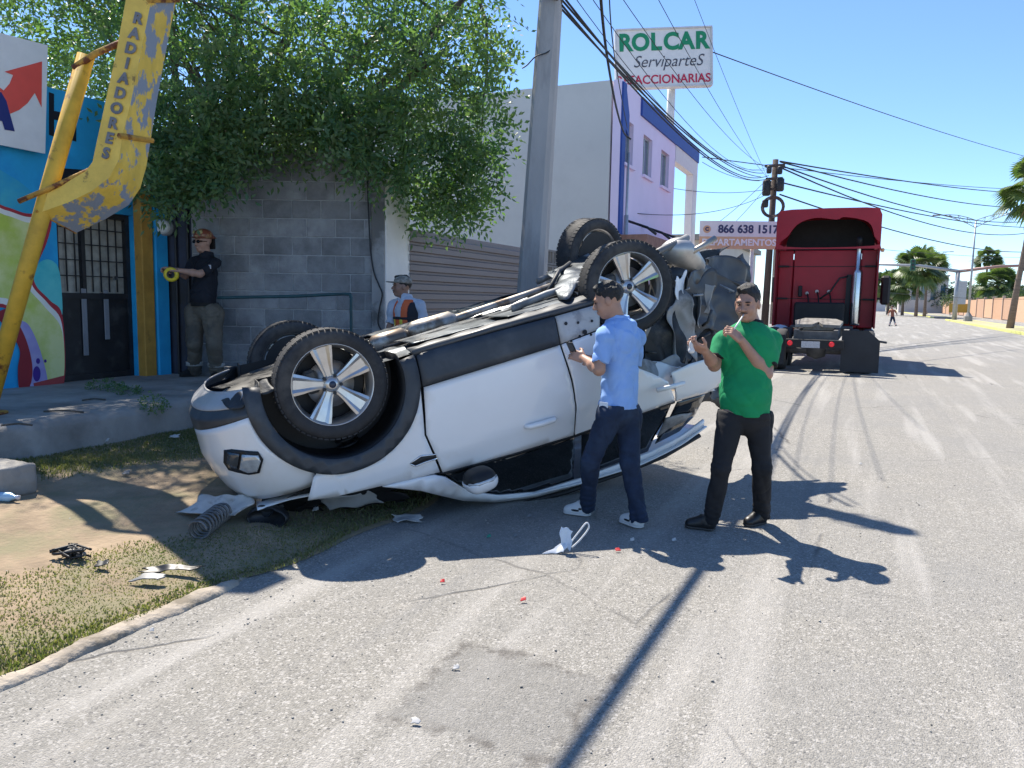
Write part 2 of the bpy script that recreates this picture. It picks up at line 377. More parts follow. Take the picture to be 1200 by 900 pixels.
# ================================================================== the setting
def V3(p): return Vector((float(p[0]), float(p[1]), float(p[2])))
def road_material():
    m = bpy.data.materials.new('worn_asphalt'); m.use_nodes = True; nt = m.node_tree; N = nt.nodes; L = nt.links; b = N['Principled BSDF']
    pos = N.new('ShaderNodeNewGeometry').outputs['Position']
    def noise(scale, detail=5, rough=.6, vec=pos):
        n = N.new('ShaderNodeTexNoise'); n.inputs['Scale'].default_value = scale; n.inputs['Detail'].default_value = detail; n.inputs['Roughness'].default_value = rough; L.new(vec, n.inputs['Vector']); return n.outputs[0]
    def ramp(s, a, b_, c=0.0, d=1.0):
        r = N.new('ShaderNodeMapRange'); r.inputs[1].default_value = a; r.inputs[2].default_value = b_; r.inputs[3].default_value = c; r.inputs[4].default_value = d; L.new(s, r.inputs[0]); return r.outputs[0]
    def mix(f, a, b_, blend='MIX'):
        x = N.new('ShaderNodeMix'); x.data_type = 'RGBA'; x.blend_type = blend
        if isinstance(f, float): x.inputs[0].default_value = f
        else: L.new(f, x.inputs[0])
        for k, c in ((6, a), (7, b_)):
            if isinstance(c, tuple): x.inputs[k].default_value = (*c, 1)
            else: L.new(c, x.inputs[k])
        return x.outputs[2]
    def mth(op, a, b_):
        x = N.new('ShaderNodeMath'); x.operation = op
        for k, c in ((0, a), (1, b_)):
            if isinstance(c, (int, float)): x.inputs[k].default_value = c
            else: L.new(c, x.inputs[k])
        return x.outputs[0]
    vor = N.new('ShaderNodeTexVoronoi'); vor.inputs['Scale'].default_value = 150; L.new(pos, vor.inputs['Vector'])
    vor2 = N.new('ShaderNodeTexVoronoi'); vor2.inputs['Scale'].default_value = 100; L.new(pos, vor2.inputs['Vector'])
    bw = N.new('ShaderNodeRGBToBW'); L.new(vor.outputs['Color'], bw.inputs[0]); bw2 = N.new('ShaderNodeRGBToBW'); L.new(vor2.outputs['Color'], bw2.inputs[0])
    base = mix(ramp(bw.outputs[0], .15, .85), (.205, .195, .175), (.335, .318, .285))
    base = mix(ramp(bw2.outputs[0], .74, .80), base, (.42, .40, .37))                       # pale chips of stone
    base = mix(ramp(bw2.outputs[0], .16, .10), base, (.13, .125, .12))
    base = mix(ramp(noise(.55, 6, .6), .42, .62, 0, .45), base, (.24, .235, .225))           # broad worn areas
    base = mix(ramp(noise(6, 6, .7), .55, .75, 0, .4), base, (.44, .41, .36))              # dust
    mp = N.new('ShaderNodeMapping'); mp.inputs['Scale'].default_value = (2.6, .16, 1); mp.inputs['Rotation'].default_value = (0, 0, RAD(-7)); L.new(pos, mp.inputs[0])
    base = mix(ramp(noise(1.0, 4, .55, mp.outputs[0]), .52, .66, 0, .5), base, (.45, .43, .40))   # pale wheel tracks along the road
    mp2 = N.new('ShaderNodeMapping'); mp2.inputs['Scale'].default_value = (1.9, .09, 1); mp2.inputs['Rotation'].default_value = (0, 0, RAD(14)); mp2.inputs['Location'].default_value = (3, 1, 0); L.new(pos, mp2.inputs[0])
    base = mix(ramp(noise(1.0, 5, .6, mp2.outputs[0]), .60, .70, 0, .55), base, (.20, .198, .195))   # dark tyre rubber
    # the sunken square patch near the photographer
    sep = N.new('ShaderNodeSeparateXYZ'); L.new(pos, sep.inputs[0])
    c = gpt(585, 815); wob = ramp(noise(5, 4), 0, 1, -.14, .14)
    dx = mth('ABSOLUTE', mth('ADD', mth('SUBTRACT', sep.outputs[0], float(c[0])), wob), 0); dy = mth('ABSOLUTE', mth('ADD', mth('SUBTRACT', sep.outputs[1], float(c[1])), wob), 0)
    dd = mth('MAXIMUM', dx, dy); inp = ramp(dd, .36, .30)
    base = mix(mth('MULTIPLY', inp, .5), base, (.19, .185, .175))
    edge = mth('MULTIPLY', ramp(dd, .28, .33), ramp(dd, .40, .34)); base = mix(mth('MULTIPLY', edge, ramp(noise(9), .45, .6, 0, .75)), base, (.11, .10, .09))
    # hairline cracks
    vc = N.new('ShaderNodeTexVoronoi'); vc.feature = 'DISTANCE_TO_EDGE'; vc.inputs['Scale'].default_value = .42
    wv = N.new('ShaderNodeMix'); wv.data_type = 'RGBA'; wv.inputs[0].default_value = .12; L.new(pos, wv.inputs[6]); nn = N.new('ShaderNodeTexNoise'); nn.inputs['Scale'].default_value = 2.5; nn.inputs['Detail'].default_value = 6; L.new(pos, nn.inputs['Vector']); L.new(nn.outputs[1], wv.inputs[7]); L.new(wv.outputs[2], vc.inputs['Vector'])
    crack = mth('MULTIPLY', ramp(vc.outputs[0], .006, .001), ramp(noise(.7, 3), .50, .60))
    base = mix(mth('MULTIPLY', crack, .75), base, (.10, .095, .09))
    L.new(base, b.inputs['Base Color']); b.inputs['Roughness'].default_value = .93; b.inputs['Specular IOR Level'].default_value = .25
    hgt = mth('ADD', mth('MULTIPLY', vor.outputs['Distance'], -.5), mth('ADD', mth('MULTIPLY', noise(130, 3), .5), mth('MULTIPLY', crack, -1.0)))
    bp = N.new('ShaderNodeBump'); bp.inputs['Strength'].default_value = .75; bp.inputs['Distance'].default_value = .012; L.new(hgt, bp.inputs['Height']); L.new(bp.outputs[0], b.inputs['Normal'])
    return m
M_ROAD = road_material()
M_DIRT = mat('verge_earth', (.30, .225, .15), .95, var=.3, vscale=3, col2=(.21, .185, .11), c2scale=2.6, c2lo=.42, c2hi=.6, bump=.6, bscale=30, world_co=True)
M_FAR = mat('far_ground', (.26, .245, .22), .95, var=.2, vscale=.3, bump=.2, bscale=6, world_co=True)
M_CONC = mat('old_concrete', (.30, .285, .26), .92, var=.22, vscale=2.5, col2=(.17, .16, .145), c2scale=1.3, c2lo=.5, c2hi=.68, bump=.35, bscale=22, world_co=True)
M_KERB = mat('kerb_concrete', (.36, .31, .25), .95, var=.25, vscale=7, col2=(.20, .17, .13), c2scale=5, bump=.7, bscale=30, world_co=True)
M_YELLOW_KERB = mat('kerb_yellow_paint', (.62, .60, .18), .85, var=.2, vscale=5, col2=(.40, .39, .34), c2scale=3, c2lo=.55, c2hi=.7, world_co=True)

# one sheet of ground to the horizon, the road laid on it
mb = MB(); mb.add([(-1500,-300,-.06),(1500,-300,-.06),(1500,2500,-.06),(-1500,2500,-.06)], [(0,1,2,3)]); tag(mb.build('ground', M_FAR), kind='structure')
mb = MB(); mb.add([(-3.9,-40,0),(8.6,-40,0),(8.6,900,0),(-3.9,900,0)], [(0,1,2,3)]); tag(mb.build('road', M_ROAD), kind='structure')
mb = MB(); mb.add([(11.2,-40,-.004),(16.4,-40,-.004),(16.4,900,-.004),(11.2,900,-.004)], [(0,1,2,3)]); tag(mb.build('far_road', M_ROAD), kind='structure')
mb = MB()
for y0, y1 in ((34, 104), (122, 420)):
    mb.box((9.9, (y0+y1)/2, .05), (2.2, y1-y0, .2))
tag(mb.build('median', M_CONC), kind='structure')
mb = MB()
for y0, y1 in ((34, 104), (122, 420)):
    for x in (8.72, 11.08): mb.box((x, (y0+y1)/2, .055), (.16, y1-y0, .23))
tag(mb.build('median_kerb', M_YELLOW_KERB), kind='structure')
mb = MB(); mb.add([(8.86,34,.155),(10.94,34,.155),(10.94,103,.155),(8.86,103,.155)], [(0,1,2,3)]); tag(mb.build('median_ground', mat('median_dry_grass', (.40, .36, .20), .95, var=.3, vscale=.8, world_co=True)), kind='structure')

def verge_edge(y): return -3.16 + (0.0 if y < 3.0 else .05*math.sin(y*4.1)+.07*math.sin(y*1.7+1)) + (0 if y < 3 else min(.16, (y-3)*.10))
def verge_z(x, y):
    t = max(0.0, -3.1-x); z = .088*t + .015*math.sin(x*2.3+y*1.1)*min(1, t) + .012*math.sin(x*5.1-y*3.7)*min(1, t)
    return z
mb = MB(); NX, NY = 46, 150
def vfn(u, v):
    y = -4+v*26; xe = verge_edge(y); x = -8.4+(xe+8.4)*u
    e = .004+.02*min(1, max(0, (xe-x))/.12)
    return (x, y, max(verge_z(x, y), 0)+e)
mb.grid(vfn, NX, NY); tag(mb.build('verge', M_DIRT, smooth=True), kind='structure')
mb = MB()                                   # the flush concrete edging strip, chipped and half buried
prev = None
def strip(y):
    j = .02*math.sin(y*7)+.012*math.sin(y*19+1)+.004*math.sin(y*47); w = .10+.015*math.sin(y*5.3)+.005*math.sin(y*31)+.004*math.sin(y*71)
    h = .024+.006*math.sin(y*9)+.002*math.sin(y*37+1)+.0015*math.sin(y*83)
    if y > 2.9: h -= (y-2.9)*.06; w -= (y-2.9)*.12
    return -3.10+j*.5, w, h
ys = [-2+i*.025 for i in range(212)]
vs = []; fs = []
for y in ys:
    x, w, h = strip(y); vs += [(x-w/2, y, -.02), (x-w/2, y, h), (x-w/2+.015, y, h+.008), (x+w/2-.02, y, h+.004), (x+w/2, y, h-.012), (x+w/2+.01, y, -.02)]
for i in range(len(ys)-1):
    for k in range(5): a = i*6+k; fs.append((a, a+1, a+7, a+6))
mb.add(vs, fs); tag(mb.build('kerb', M_KERB, smooth=True), kind='structure')
SW_Z = .55
mb = MB()                                   # raised pavement slab with a broken edge
def sw_edge(y):
    if y < 6.9: return -5.97-.045*max(0, y-3.5)+.035*math.sin(y*2.9)+.02*math.sin(y*8.3)
    if y < 8.2: return -6.12+(y-6.9)*1.03
    return -4.78
vs = []; fs = []; ys = [-4+i*.12 for i in range(200)]
for y in ys:
    x = sw_edge(y); j = .02*math.sin(y*13)
    vs += [(-9.6, y, SW_Z), (x-.10, y, SW_Z+.004*math.sin(y*3)), (x-.03, y, SW_Z-.02+.008*math.sin(y*6)), (x+j, y, SW_Z-.07), (x+.02+j, y, .0)]
for i in range(len(ys)-1):
    for k in range(4): a = i*5+k; fs.append((a, a+1, a+6, a+5))
mb.add(vs, fs); tag(mb.build('pavement', M_CONC, smooth=True), kind='structure')

# ------------------------------------------------------------------ grass on the verge
def grass():
    n = 260000; x = RNG.uniform(-6.3, -2.98, n); y = RNG.uniform(.5, 8, n)
    dens = .5+.5*vnoise(x*2.1, y*2.1, x*0, 3)+.35*vnoise(x*6, y*6, x*0, 4)
    for (px, py, r, w) in ((60, 630, .85, 1.1), (185, 592, .7, 1.0), (320, 560, .9, .7), (20, 665, .35, .8)):
        c = gpt(px, py, .12); dens -= w*np.exp(-((x-c[0])**2+(y-c[1])**2)/(r*r))
    for (px, py, r, w) in ((90, 730, .9, 1.0), (230, 660, .6, .8), (150, 530, .9, .7), (60, 570, .5, .5), (350, 625, .4, .8), (10, 720, .7, .7), (180, 700, .6, .7)):
        c = gpt(px, py, .1); dens += w*np.exp(-((x-c[0])**2+(y-c[1])**2)/(r*r))
    xe = np.array([verge_edge(v) for v in y]); dens[x > xe-.03] -= .9; dens[(x > xe+.03)] -= 5
    swe = np.array([sw_edge(v) for v in y]); dens[x < swe+.02] = -9
    k = dens > RNG.uniform(.05, .9, n); x, y = x[k], y[k]; n = len(x)
    z = np.array([max(verge_z(a, b), 0) for a, b in zip(x, y)])+.015
    h = RNG.uniform(.015, .048, n)*(.8+.5*vnoise(x*3, y*3, x*0, 9)); a = RNG.uniform(0, 6.283, n); w = RNG.uniform(.0025, .0055, n); lean = RNG.uniform(.1, .9, n)*h; b = RNG.uniform(0, 6.283, n)
    base = np.stack([x, y, z], 1); dx = np.stack([np.cos(a)*w, np.sin(a)*w, 0*a], 1); le = np.stack([np.cos(b)*lean, np.sin(b)*lean, h], 1)
    mid = base+le*np.array([.35, .35, .6]); V = np.stack([base-dx, base+dx, mid+dx*.8, mid-dx*.8, base+le], 1).reshape(-1, 3)
    i = np.arange(n)*5; F = np.concatenate([np.stack([i, i+1, i+2], 1), np.stack([i, i+2, i+3], 1), np.stack([i+3, i+2, i+4], 1)])
    m = leaf_mat('grass_blades', (.115, .145, .055), (.29, .25, .14), .4)
    tag(np_mesh('grass', V, F, m), 'short patchy grass growing on the roadside earth', 'grass', kind='stuff')
grass()
# small stones scattered over the road and the verge
def pebbles():
    n = 5200; t = RNG.random(n)
    x = np.where(t < .45, -3.05+RNG.exponential(.55, n), RNG.uniform(-3.0, 3.5, n)); y = RNG.uniform(.9, 9.5, n)**1.0
    vg = t > .86; x[vg] = RNG.uniform(-6.2, -3.1, vg.sum())
    k = (x > -6.25) & (x < 4); x, y = x[k], y[k]; n = len(x)
    z = np.array([max(verge_z(a, b), 0)+(.018 if a < -3.2 else .001) for a, b in zip(x, y)])
    r = np.minimum(.0026*np.exp(RNG.normal(0, .5, n)), .011)
    O = np.array([(1,0,0),(0,1,0),(-1,0,0),(0,-1,0),(0,0,1),(0,0,-.6)], float); FO = np.array([(0,1,4),(1,2,4),(2,3,4),(3,0,4),(1,0,5),(2,1,5),(3,2,5),(0,3,5)])
    jit = RNG.uniform(.55, 1.35, (n, 6, 1)); V = (O[None]*jit*r[:, None, None]*np.array([1, 1, .7])); ang = RNG.uniform(0, 6.28, n)
    c, s = np.cos(ang)[:, None], np.sin(ang)[:, None]; X = V[..., 0]*c-V[..., 1]*s; Y = V[..., 0]*s+V[..., 1]*c
    V = np.stack([X+x[:, None], Y+y[:, None], V[..., 2]+z[:, None]+r[:, None]*.3], 2).reshape(-1, 3)
    F = (FO[None]+np.arange(n)[:, None, None]*6).reshape(-1, 3)
    tag(np_mesh('gravel', V, F, mat('loose_stones', (.36, .34, .30), .9, var=.6, vscale=40, world_co=True)), 'loose grit and pebbles scattered along the road edge', 'gravel', kind='stuff')
pebbles()
# ================================================================== walls and buildings on the pavement side
GX = -8.35
# ---- painted workshop wall with the door
g = empty('painted_workshop', (GX, 5, SW_Z), 0, 'bright blue workshop front with airbrushed mural and black steel door', 'building')
def W(o): return wlocal(g, o)
M_BLUE = mat('mural_blue', srgb(38, 168, 222), .75, var=.12, vscale=2.5, col2=srgb(26, 140, 205), c2scale=1.2, c2lo=.5, c2hi=.7, bump=.12, bscale=25, world_co=True)
dy0, dy1, dz1 = 5.86, 6.86, 2.55                    # door opening
pylo = 6.74; PILY = 7.22
mb = MB()
def wallpanel(y0, y1, z0, z1): mb.box((GX-.11, (y0+y1)/2, (z0+z1)/2), (.22, y1-y0, z1-z0))
wallpanel(-3, dy0, .3, 3.84); wallpanel(dy1, PILY-.14, .3, 3.84)
mb.box((GX-.11, (dy0+dy1)/2, (dz1+3.84)/2), (.22, dy1-dy0, 3.84-dz1))
W(mb.build('wall', M_BLUE, g))
mb = MB(); mb.box((GX-.5, 2, 3.72), (.75, 9.9, .12)); W(mb.build('roof', M_CONC, g))
mb = MB(); mb.box((GX-2.6, 2.2, 1.9), (.15, 9.8, 3.4)); W(mb.build('back_wall', M_CONC, g))
mb = MB(); mb.box((GX-.02, PILY-.06, 1.9), (.34, .20, 3.2), bev=.015); W(mb.build('pilaster', M_BLUE, g))
mb = MB(); mb.box((GX+.06, PILY-.26, 1.82), (.14, .17, 2.9), bev=.01); W(mb.build('door_post', mat('mustard_paint', srgb(186, 140, 62), .8, var=.2, vscale=5, col2=srgb(120, 90, 45), c2scale=4, c2lo=.6, c2hi=.7, world_co=True), g))
# mural: flat paint laid on the wall
def paint(name, pix, col, lift, var=.12, col2=None):
    pts = [onx(p[0], p[1], GX) for p in pix]
    o2 = [(float(p[1]), float(p[2])) for p in pts]
    return W(panel_obj(name, o2, lambda a, b: (GX+lift, a, b), mat('paint_'+str(col)+str(col2), srgb(*col), .75, var=var, vscale=3, world_co=True, col2=None if col2 is None else srgb(*col2), c2scale=1.6, c2lo=.42, c2hi=.62), g, step=.12, smooth=False))
def smooth_poly(pts, n=6):
    out = []; k = len(pts)
    for i in range(k):
        p0, p1, p2, p3 = [np.array(pts[(i+d) % k], float) for d in (-1, 0, 1, 2)]
        for t in np.linspace(0, 1, n, endpoint=False):
            out.append(tuple(.5*((2*p1)+(-p0+p2)*t+(2*p0-5*p1+4*p2-p3)*t*t+(-p0+3*p1-3*p2+p3)*t**3)))
    return out
def ring(cx, cy, rx, ry, n=20): return [(cx+rx*math.cos(6.283*i/n), cy+ry*math.sin(6.283*i/n)) for i in range(n)]
paint('mural_cloud', smooth_poly([(-30,190),(10,205),(40,228),(52,250),(38,262),(5,250),(-30,255)]), (70, 180, 200), .004, col2=(40, 160, 205))
paint('mural_dome', smooth_poly([(36,330),(42,312),(54,304),(66,310),(71,330),(72,372),(58,360),(44,345)]), (62, 186, 196), .005, col2=(100, 205, 205))
paint('mural_outline', smooth_poly([(-30,236),(5,242),(30,250),(52,250),(60,258),(54,285),(40,318),(42,335),(58,352),(73,372),(74,452),(48,456),(26,450),(34,430),(24,392),(8,362),(-30,350)]), (176, 52, 62), .007)
paint('mural_white_edge', smooth_poly([(-30,240),(5,246),(30,254),(50,254),(55,260),(50,284),(36,318),(38,336),(56,356),(72,380),(73,448),(48,452),(30,446),(36,428),(26,390),(8,358),(-30,346)]), (236, 236, 228), .009)
paint('mural_lime', smooth_poly([(-30,246),(5,252),(28,260),(44,264),(44,284),(30,318),(33,338),(52,360),(72,388),(73,446),(52,446),(40,424),(30,388),(12,352),(-30,338)]), (186, 204, 84), .011, col2=(222, 226, 160))
paint('mural_lavender', smooth_poly([(22,378),(32,380),(44,404),(54,440),(52,452),(34,452),(36,424),(28,396)]), (178, 172, 214), .013, col2=(150, 140, 205))
paint('mural_red_band', smooth_poly([(-5,370),(8,362),(20,378),(31,402),(37,430),(34,452),(22,456),(20,432),(22,410),(10,388)]), (150, 44, 52), .015)
paint('mural_dot', ring(42, 438, 4.5, 9), (74, 44, 140), .016)
paint('mural_dot', ring(43.5, 423, 2.4, 3.4), (74, 44, 140), .016)
paint('mural_dot', ring(52, 423, 1.6, 2), (74, 44, 140), .016)
paint('mural_red_base', [(38,449),(74,440),(74,452),(40,459)], (168, 70, 70), .017)
paint('wall_letter', [(57,108),(63,110),(63,130),(78,133),(78,114),(89,117),(89,166),(78,163),(78,143),(63,140),(63,160),(57,158)], (14, 22, 34), .006)
paint('wall_letter', [(69,197),(100,199),(100,214),(69,213)], (14, 22, 34), .006)  # dark opening at the door top, its darkness painted flat on the wall
# steel door
M_BLK = mat('black_steel', (.012, .013, .016), .5, metal=.0, var=.5, vscale=5, col2=(.05, .05, .05), c2scale=4, c2lo=.55, c2hi=.75, world_co=True)
d = empty('door', (0, 0, 0)); d.parent = g; W(d)
mb = MB(); X = GX-.10
for y in (dy0+.03, dy1-.03, ): mb.box((X, y, (SW_Z+dz1)/2), (.07, .06, dz1-SW_Z))
for z in (SW_Z+.04, 1.55, dz1-.03): mb.box((X, (dy0+dy1)/2, z), (.066, dy1-dy0-.12, .07))
mb.box((X, dy0+.37, 2.05), (.06, .05, .93))
mb.build('door_frame', M_BLK, d)
mb = MB(); mb.box((X-.01, (dy0+dy1)/2, (SW_Z+1.55)/2), (.03, dy1-dy0-.1, 1.55-SW_Z)); mb.build('door_panel', M_BLK, d)
mb = MB(); mb.box((X-.03, (dy0+dy1)/2, 2.05), (.008, dy1-dy0-.1, .95)); mb.build('door_glass', mat('dusty_glass', (.34, .33, .29), .35, var=.3, vscale=8, world_co=True), d)
mb = MB()
for i in range(1, 8): 
    y = dy0+.06+i*(dy1-dy0-.12)/8; mb.box((X, y, 2.05), (.014, .012, .9))
for i in range(1, 5): mb.box((X, (dy0+dy1)/2, 1.6+i*.185), (.012, dy1-dy0-.14, .012))
mb.build('door_grille', M_BLK, d)
M_STRIP = mat('pale_tape', (.22, .23, .25), .6, world_co=True)
for (px, a, b) in ((99, 338, 417), (125, 340, 398)):
    p0 = onx(px, a, X+.04); p1 = onx(px, b, X+.04); mb = MB(); mb.box((X+.022, p0[1], (p0[2]+p1[2])/2), (.02, .065, p0[2]-p1[2]), bev=.006); mb.build('door_strip', M_STRIP, d)
mb = MB(); q = onx(135, 326, X+.05); mb.lathe([(.0,.03),(.025,.03),(.028,.0),(0,0)], 12, frame((X+.035, q[1], q[2]), (0,1,0), (0,0,1))); mb.build('door_handle', mat('chrome', (.7,.7,.7), .15, 1.0), d)

# ---- white sign board with red arrow above the mural
SX = GX+.12
s = empty('arrow_sign', (SX, 5, 3.4), 0, 'white sign board with rising red arrow and dark blue letter above the mural', 'sign')
a, b, c_, e = [onx(*p, SX) for p in ((-90,15), (56,53), (53,180), (-90,152))]
mb = MB(); vs = [(SX-.03, p[1], p[2]) for p in (a,b,c_,e)]+[(SX, p[1], p[2]) for p in (a,b,c_,e)]
mb.add(vs, [(0,1,2,3)[::1],(7,6,5,4),(0,4,5,1),(1,5,6,2),(2,6,7,3),(3,7,4,0)]); wlocal(s, mb.build('board', mat('sign_white', (.78,.78,.78), .5, var=.05, world_co=True), s))
def sgn(name, pix, col, lift):
    pts = [onx(p[0], p[1], SX) for p in pix]
    wlocal(s, panel_obj(name, [(float(p[1]), float(p[2])) for p in pts], lambda u, v: (SX+lift, u, v), mat('print_'+str(col), srgb(*col), .5, var=.05, world_co=True), s, step=.1, smooth=False))
sgn('arrow_mark', [(5,84),(49,72),(48.5,126),(40.5,109),(32,121),(22,129),(10,134),(2,112),(-4,100),(4,106),(11,98),(15,88)], (232, 84, 72), .004)
sgn('letter_mark', [(-8,108),(1,108),(7,118),(17,154),(5,152),(2,142),(-8,140)], (26, 40, 116), .006)
mb = MB(); 
for z in (3.2, 4.2): mb.tube([(GX+.0, 5.0, z), (SX-.02, 5.0, z)], .015, 6)
wlocal(s, mb.build('bracket', M_BLK, s))

# ---- dark recess beside the pilaster, with a bulkhead lamp
M_NAVY = mat('navy_sheet_metal', (.018, .028, .06), .55, var=.35, vscale=4, col2=(.008,.009,.011), c2scale=1.5, c2lo=.45, c2hi=.65, world_co=True)
pa = dep(180, 440, 10.1); pb = dep(231, 440, 10.1)
def wallbox(p, q, z0, z1, th, back=0.0):
    """box standing on the line p-q (world xy), with thickness th away from the camera"""
    p = Vector((p[0], p[1])); q = Vector((q[0], q[1])); t = (q-p).normalized(); n = Vector((-t.y, t.x))     # n points away from the camera when p is left of q
    P = [p+n*back, q+n*back, q+n*(back+th), p+n*(back+th)]
    vs = [(v.x, v.y, z0) for v in P]+[(v.x, v.y, z1) for v in P]
    return vs, [(3,2,1,0),(4,5,6,7),(0,1,5,4),(1,2,6,5),(2,3,7,6),(3,0,4,7)]
nv = empty('navy_gate', ((pa[0]+pb[0])/2, (pa[1]+pb[1])/2, SW_Z), 0, 'dark navy sheet metal gate beside the blue pilaster', 'gate')
mb = MB(); mb.add(*wallbox(pa, pb, SW_Z, 3.3, .04)); wlocal(nv, mb.build('sheet', M_NAVY, nv))
mb = MB()
for k in range(4): 
    p = np.array(pa)+(np.array(pb)-pa)*(.1+.27*k); mb.tube([(p[0]+.0, p[1]-.03, SW_Z), (p[0], p[1]-.03, 3.25)], .018, 6)
wlocal(nv, mb.build('upright', M_BLK, nv))
lp = dep(190, 266, 9.75)
bl = empty('bulkhead_lamp', lp, 0, 'small round white lamp on the wall behind the firefighter', 'lamp')
Mx = frame((0,0,0), (CR[0],CR[1],0), (0,0,1))
mb = MB(); mb.lathe([(0,.05),(.06,.045),(.088,.02),(.09,-.02)], 20, Mx); mb.build('glass_dome', mat('opal', (.75,.76,.74), .35, var=.05), bl, True)
mb = MB(); mb.lathe([(.09,-.02),(.105,-.02),(.105,-.2),(0,-.2)], 20, Mx); mb.build('base', mat('grey_plastic', (.25,.26,.27), .6), bl, True)

# ---- concrete block wall: every block its own piece, mortar recessed
BL = np.array(dep(228, 440, 10.0)); BR = np.array(dep(436, 440, 9.92)); BD = Vector((BR[0]-BL[0], BR[1]-BL[1], 0)); BLEN = BD.length; BD.normalize(); BN = Vector((BD.y, -BD.x, 0))   # BN towards the street
bw = empty('block_wall', (BL[0], BL[1], .3), 0, 'unpainted grey concrete block wall under the tree behind the overturned car', 'wall')
M_MORT = mat('mortar', (.42, .425, .43), .95, var=.2, vscale=9, bump=.4, bscale=60, world_co=True)
M_BLOCK = [mat('block_grey_%d' % i, (v, v*1.01, v*1.03), .95, var=.2, vscale=7, col2=(v*.62, v*.62, v*.64), c2scale=2.2, c2lo=.5, c2hi=.68, bump=.55, bscale=90, world_co=True) for i, v in enumerate((.26, .30, .34))]
mb = MB(); mb.add(*wallbox(BL, BR, .2, 3.40, .16, .028)); wlocal(bw, mb.build('mortar_core', M_MORT, bw))
PW, PH = .372, .230
blockmesh = []
for i in range(3):
    for wd in (PW, PW/2):
        m_ = MB(); m_.box((0, 0, 0), (wd-.012, .10, PH-.013), bev=.006); me = m_.mesh('brick'); me.materials.append(M_BLOCK[i]); blockmesh.append(me)
rows = range(-6, 7)
for r in rows:
    z = 1.65+PH*(r+.5)
    if z-PH/2 < .25: continue
    off = 0 if r % 2 else -PW/2
    k = 0; u = off
    while u < BLEN:
        a0 = max(u, 0); a1 = min(u+PW, BLEN); u += PW
        if a1-a0 < .06: continue
        wd = a1-a0; full = wd > PW*.9; half = not full
        o = bpy.data.objects.new('block', blockmesh[RNG.integers(0, 3)*2+(0 if full else 1)]); COL.objects.link(o); o.parent = bw
        p = Vector((BL[0], BL[1], 0))+BD*((a0+a1)/2)
        o.rotation_euler = (RNG.uniform(-.01, .01), 0, math.atan2(BD.y, BD.x)+RNG.uniform(-.006, .006))
        if half: o.scale = (wd/(PW/2), 1, 1)
        q = p - BN*.068 + BN*RNG.uniform(-.004, .005)
        o.location = (q.x-BL[0], q.y-BL[1], z-.3)
p0 = Vector((BL[0], BL[1], 0)); p1 = Vector((BR[0], BR[1], 0))
mb = MB(); mb.add(*wallbox(p0+BN*.004, p1+BN*.004, 1.65+PH*7+.0, 3.42, .2)); wlocal(bw, mb.build('top_beam', mat('grey_render', (.30,.30,.305), .95, var=.2, vscale=3, col2=(.22,.22,.225), c2scale=2, bump=.4, bscale=50, world_co=True), bw))
pc = Vector(dep(450.5, 440, 9.91)); pc.z = 0
mb = MB(); mb.add(*wallbox(p1+BN*.012, pc+BN*.012, .2, 3.30, .22)); wlocal(bw, mb.build('column', mat('column_render', (.36,.355,.35), .95, var=.15, vscale=3, col2=(.17,.165,.16), c2scale=2, bump=.3, bscale=50, world_co=True), bw))
# white return of the wall, along the street
wy0 = pc.y+.01; wy1 = onx(479, 300, pc.x)[1]
wp = empty('white_wall_end', (pc.x, wy0, .3), 0, 'white painted narrow wall end between block wall and ribbed gate', 'wall')
mb = MB(); mb.box((pc.x-.14, (wy0+wy1)/2+.01, 1.75), (.30, wy1-wy0, 3.1), bev=.01); wlocal(wp, mb.build('render', mat('white_render', (.78,.77,.75), .85, var=.08, vscale=3, col2=(.45,.43,.40), c2scale=1.3, c2lo=.58, c2hi=.75, world_co=True), wp))
# conduit cable on the wall
def wall_pts(pix, off=.03):
    out = []
    for px, py in pix:
        r = Vector(ray(px, py)); n = BN; t = ((Vector((BL[0], BL[1], CAM_H))+n*off)-Vector(CC)).dot(n)/r.dot(n); out.append(Vector(CC)+r*t)
    return out
def curve_pts(pts, n=6):
    pts = [Vector(p) for p in pts]; out = []
    for i in range(len(pts)-1):
        p0, p1, p2, p3 = pts[max(i-1,0)], pts[i], pts[i+1], pts[min(i+2,len(pts)-1)]
        for k in range(n):
            t = k/n; out.append(.5*((2*p1)+(p2-p0)*t+(2*p0-5*p1+4*p2-p3)*t*t+(3*p1-p0-3*p2+p3)*t**3))
    return out+[pts[-1]]
mb = MB(); mb.tube(curve_pts(wall_pts([(433,196),(431,215),(432,250),(434,290),(438,318),(444,334),(448,345),(445,360),(443,378),(448,388),(455,394),(462,398)], .04)), .009, 6)
tag(mb.build('wall_cable', M_BLK, smooth=True), 'thin black cable hanging down the end of the block wall', 'cable')
# teal pipe rail
rp = wall_pts([(255,349),(300,348),(350,347),(404,344.5),(411,348),(411.5,362),(412,460)], .55)
mb = MB(); mb.tube(curve_pts(rp, 4), .019, 8); 
tag(mb.build('pipe_rail', mat('teal_pipe', (.02,.075,.085), .45, var=.3), smooth=True), 'dark teal steel pipe rail in front of the block wall', 'rail')

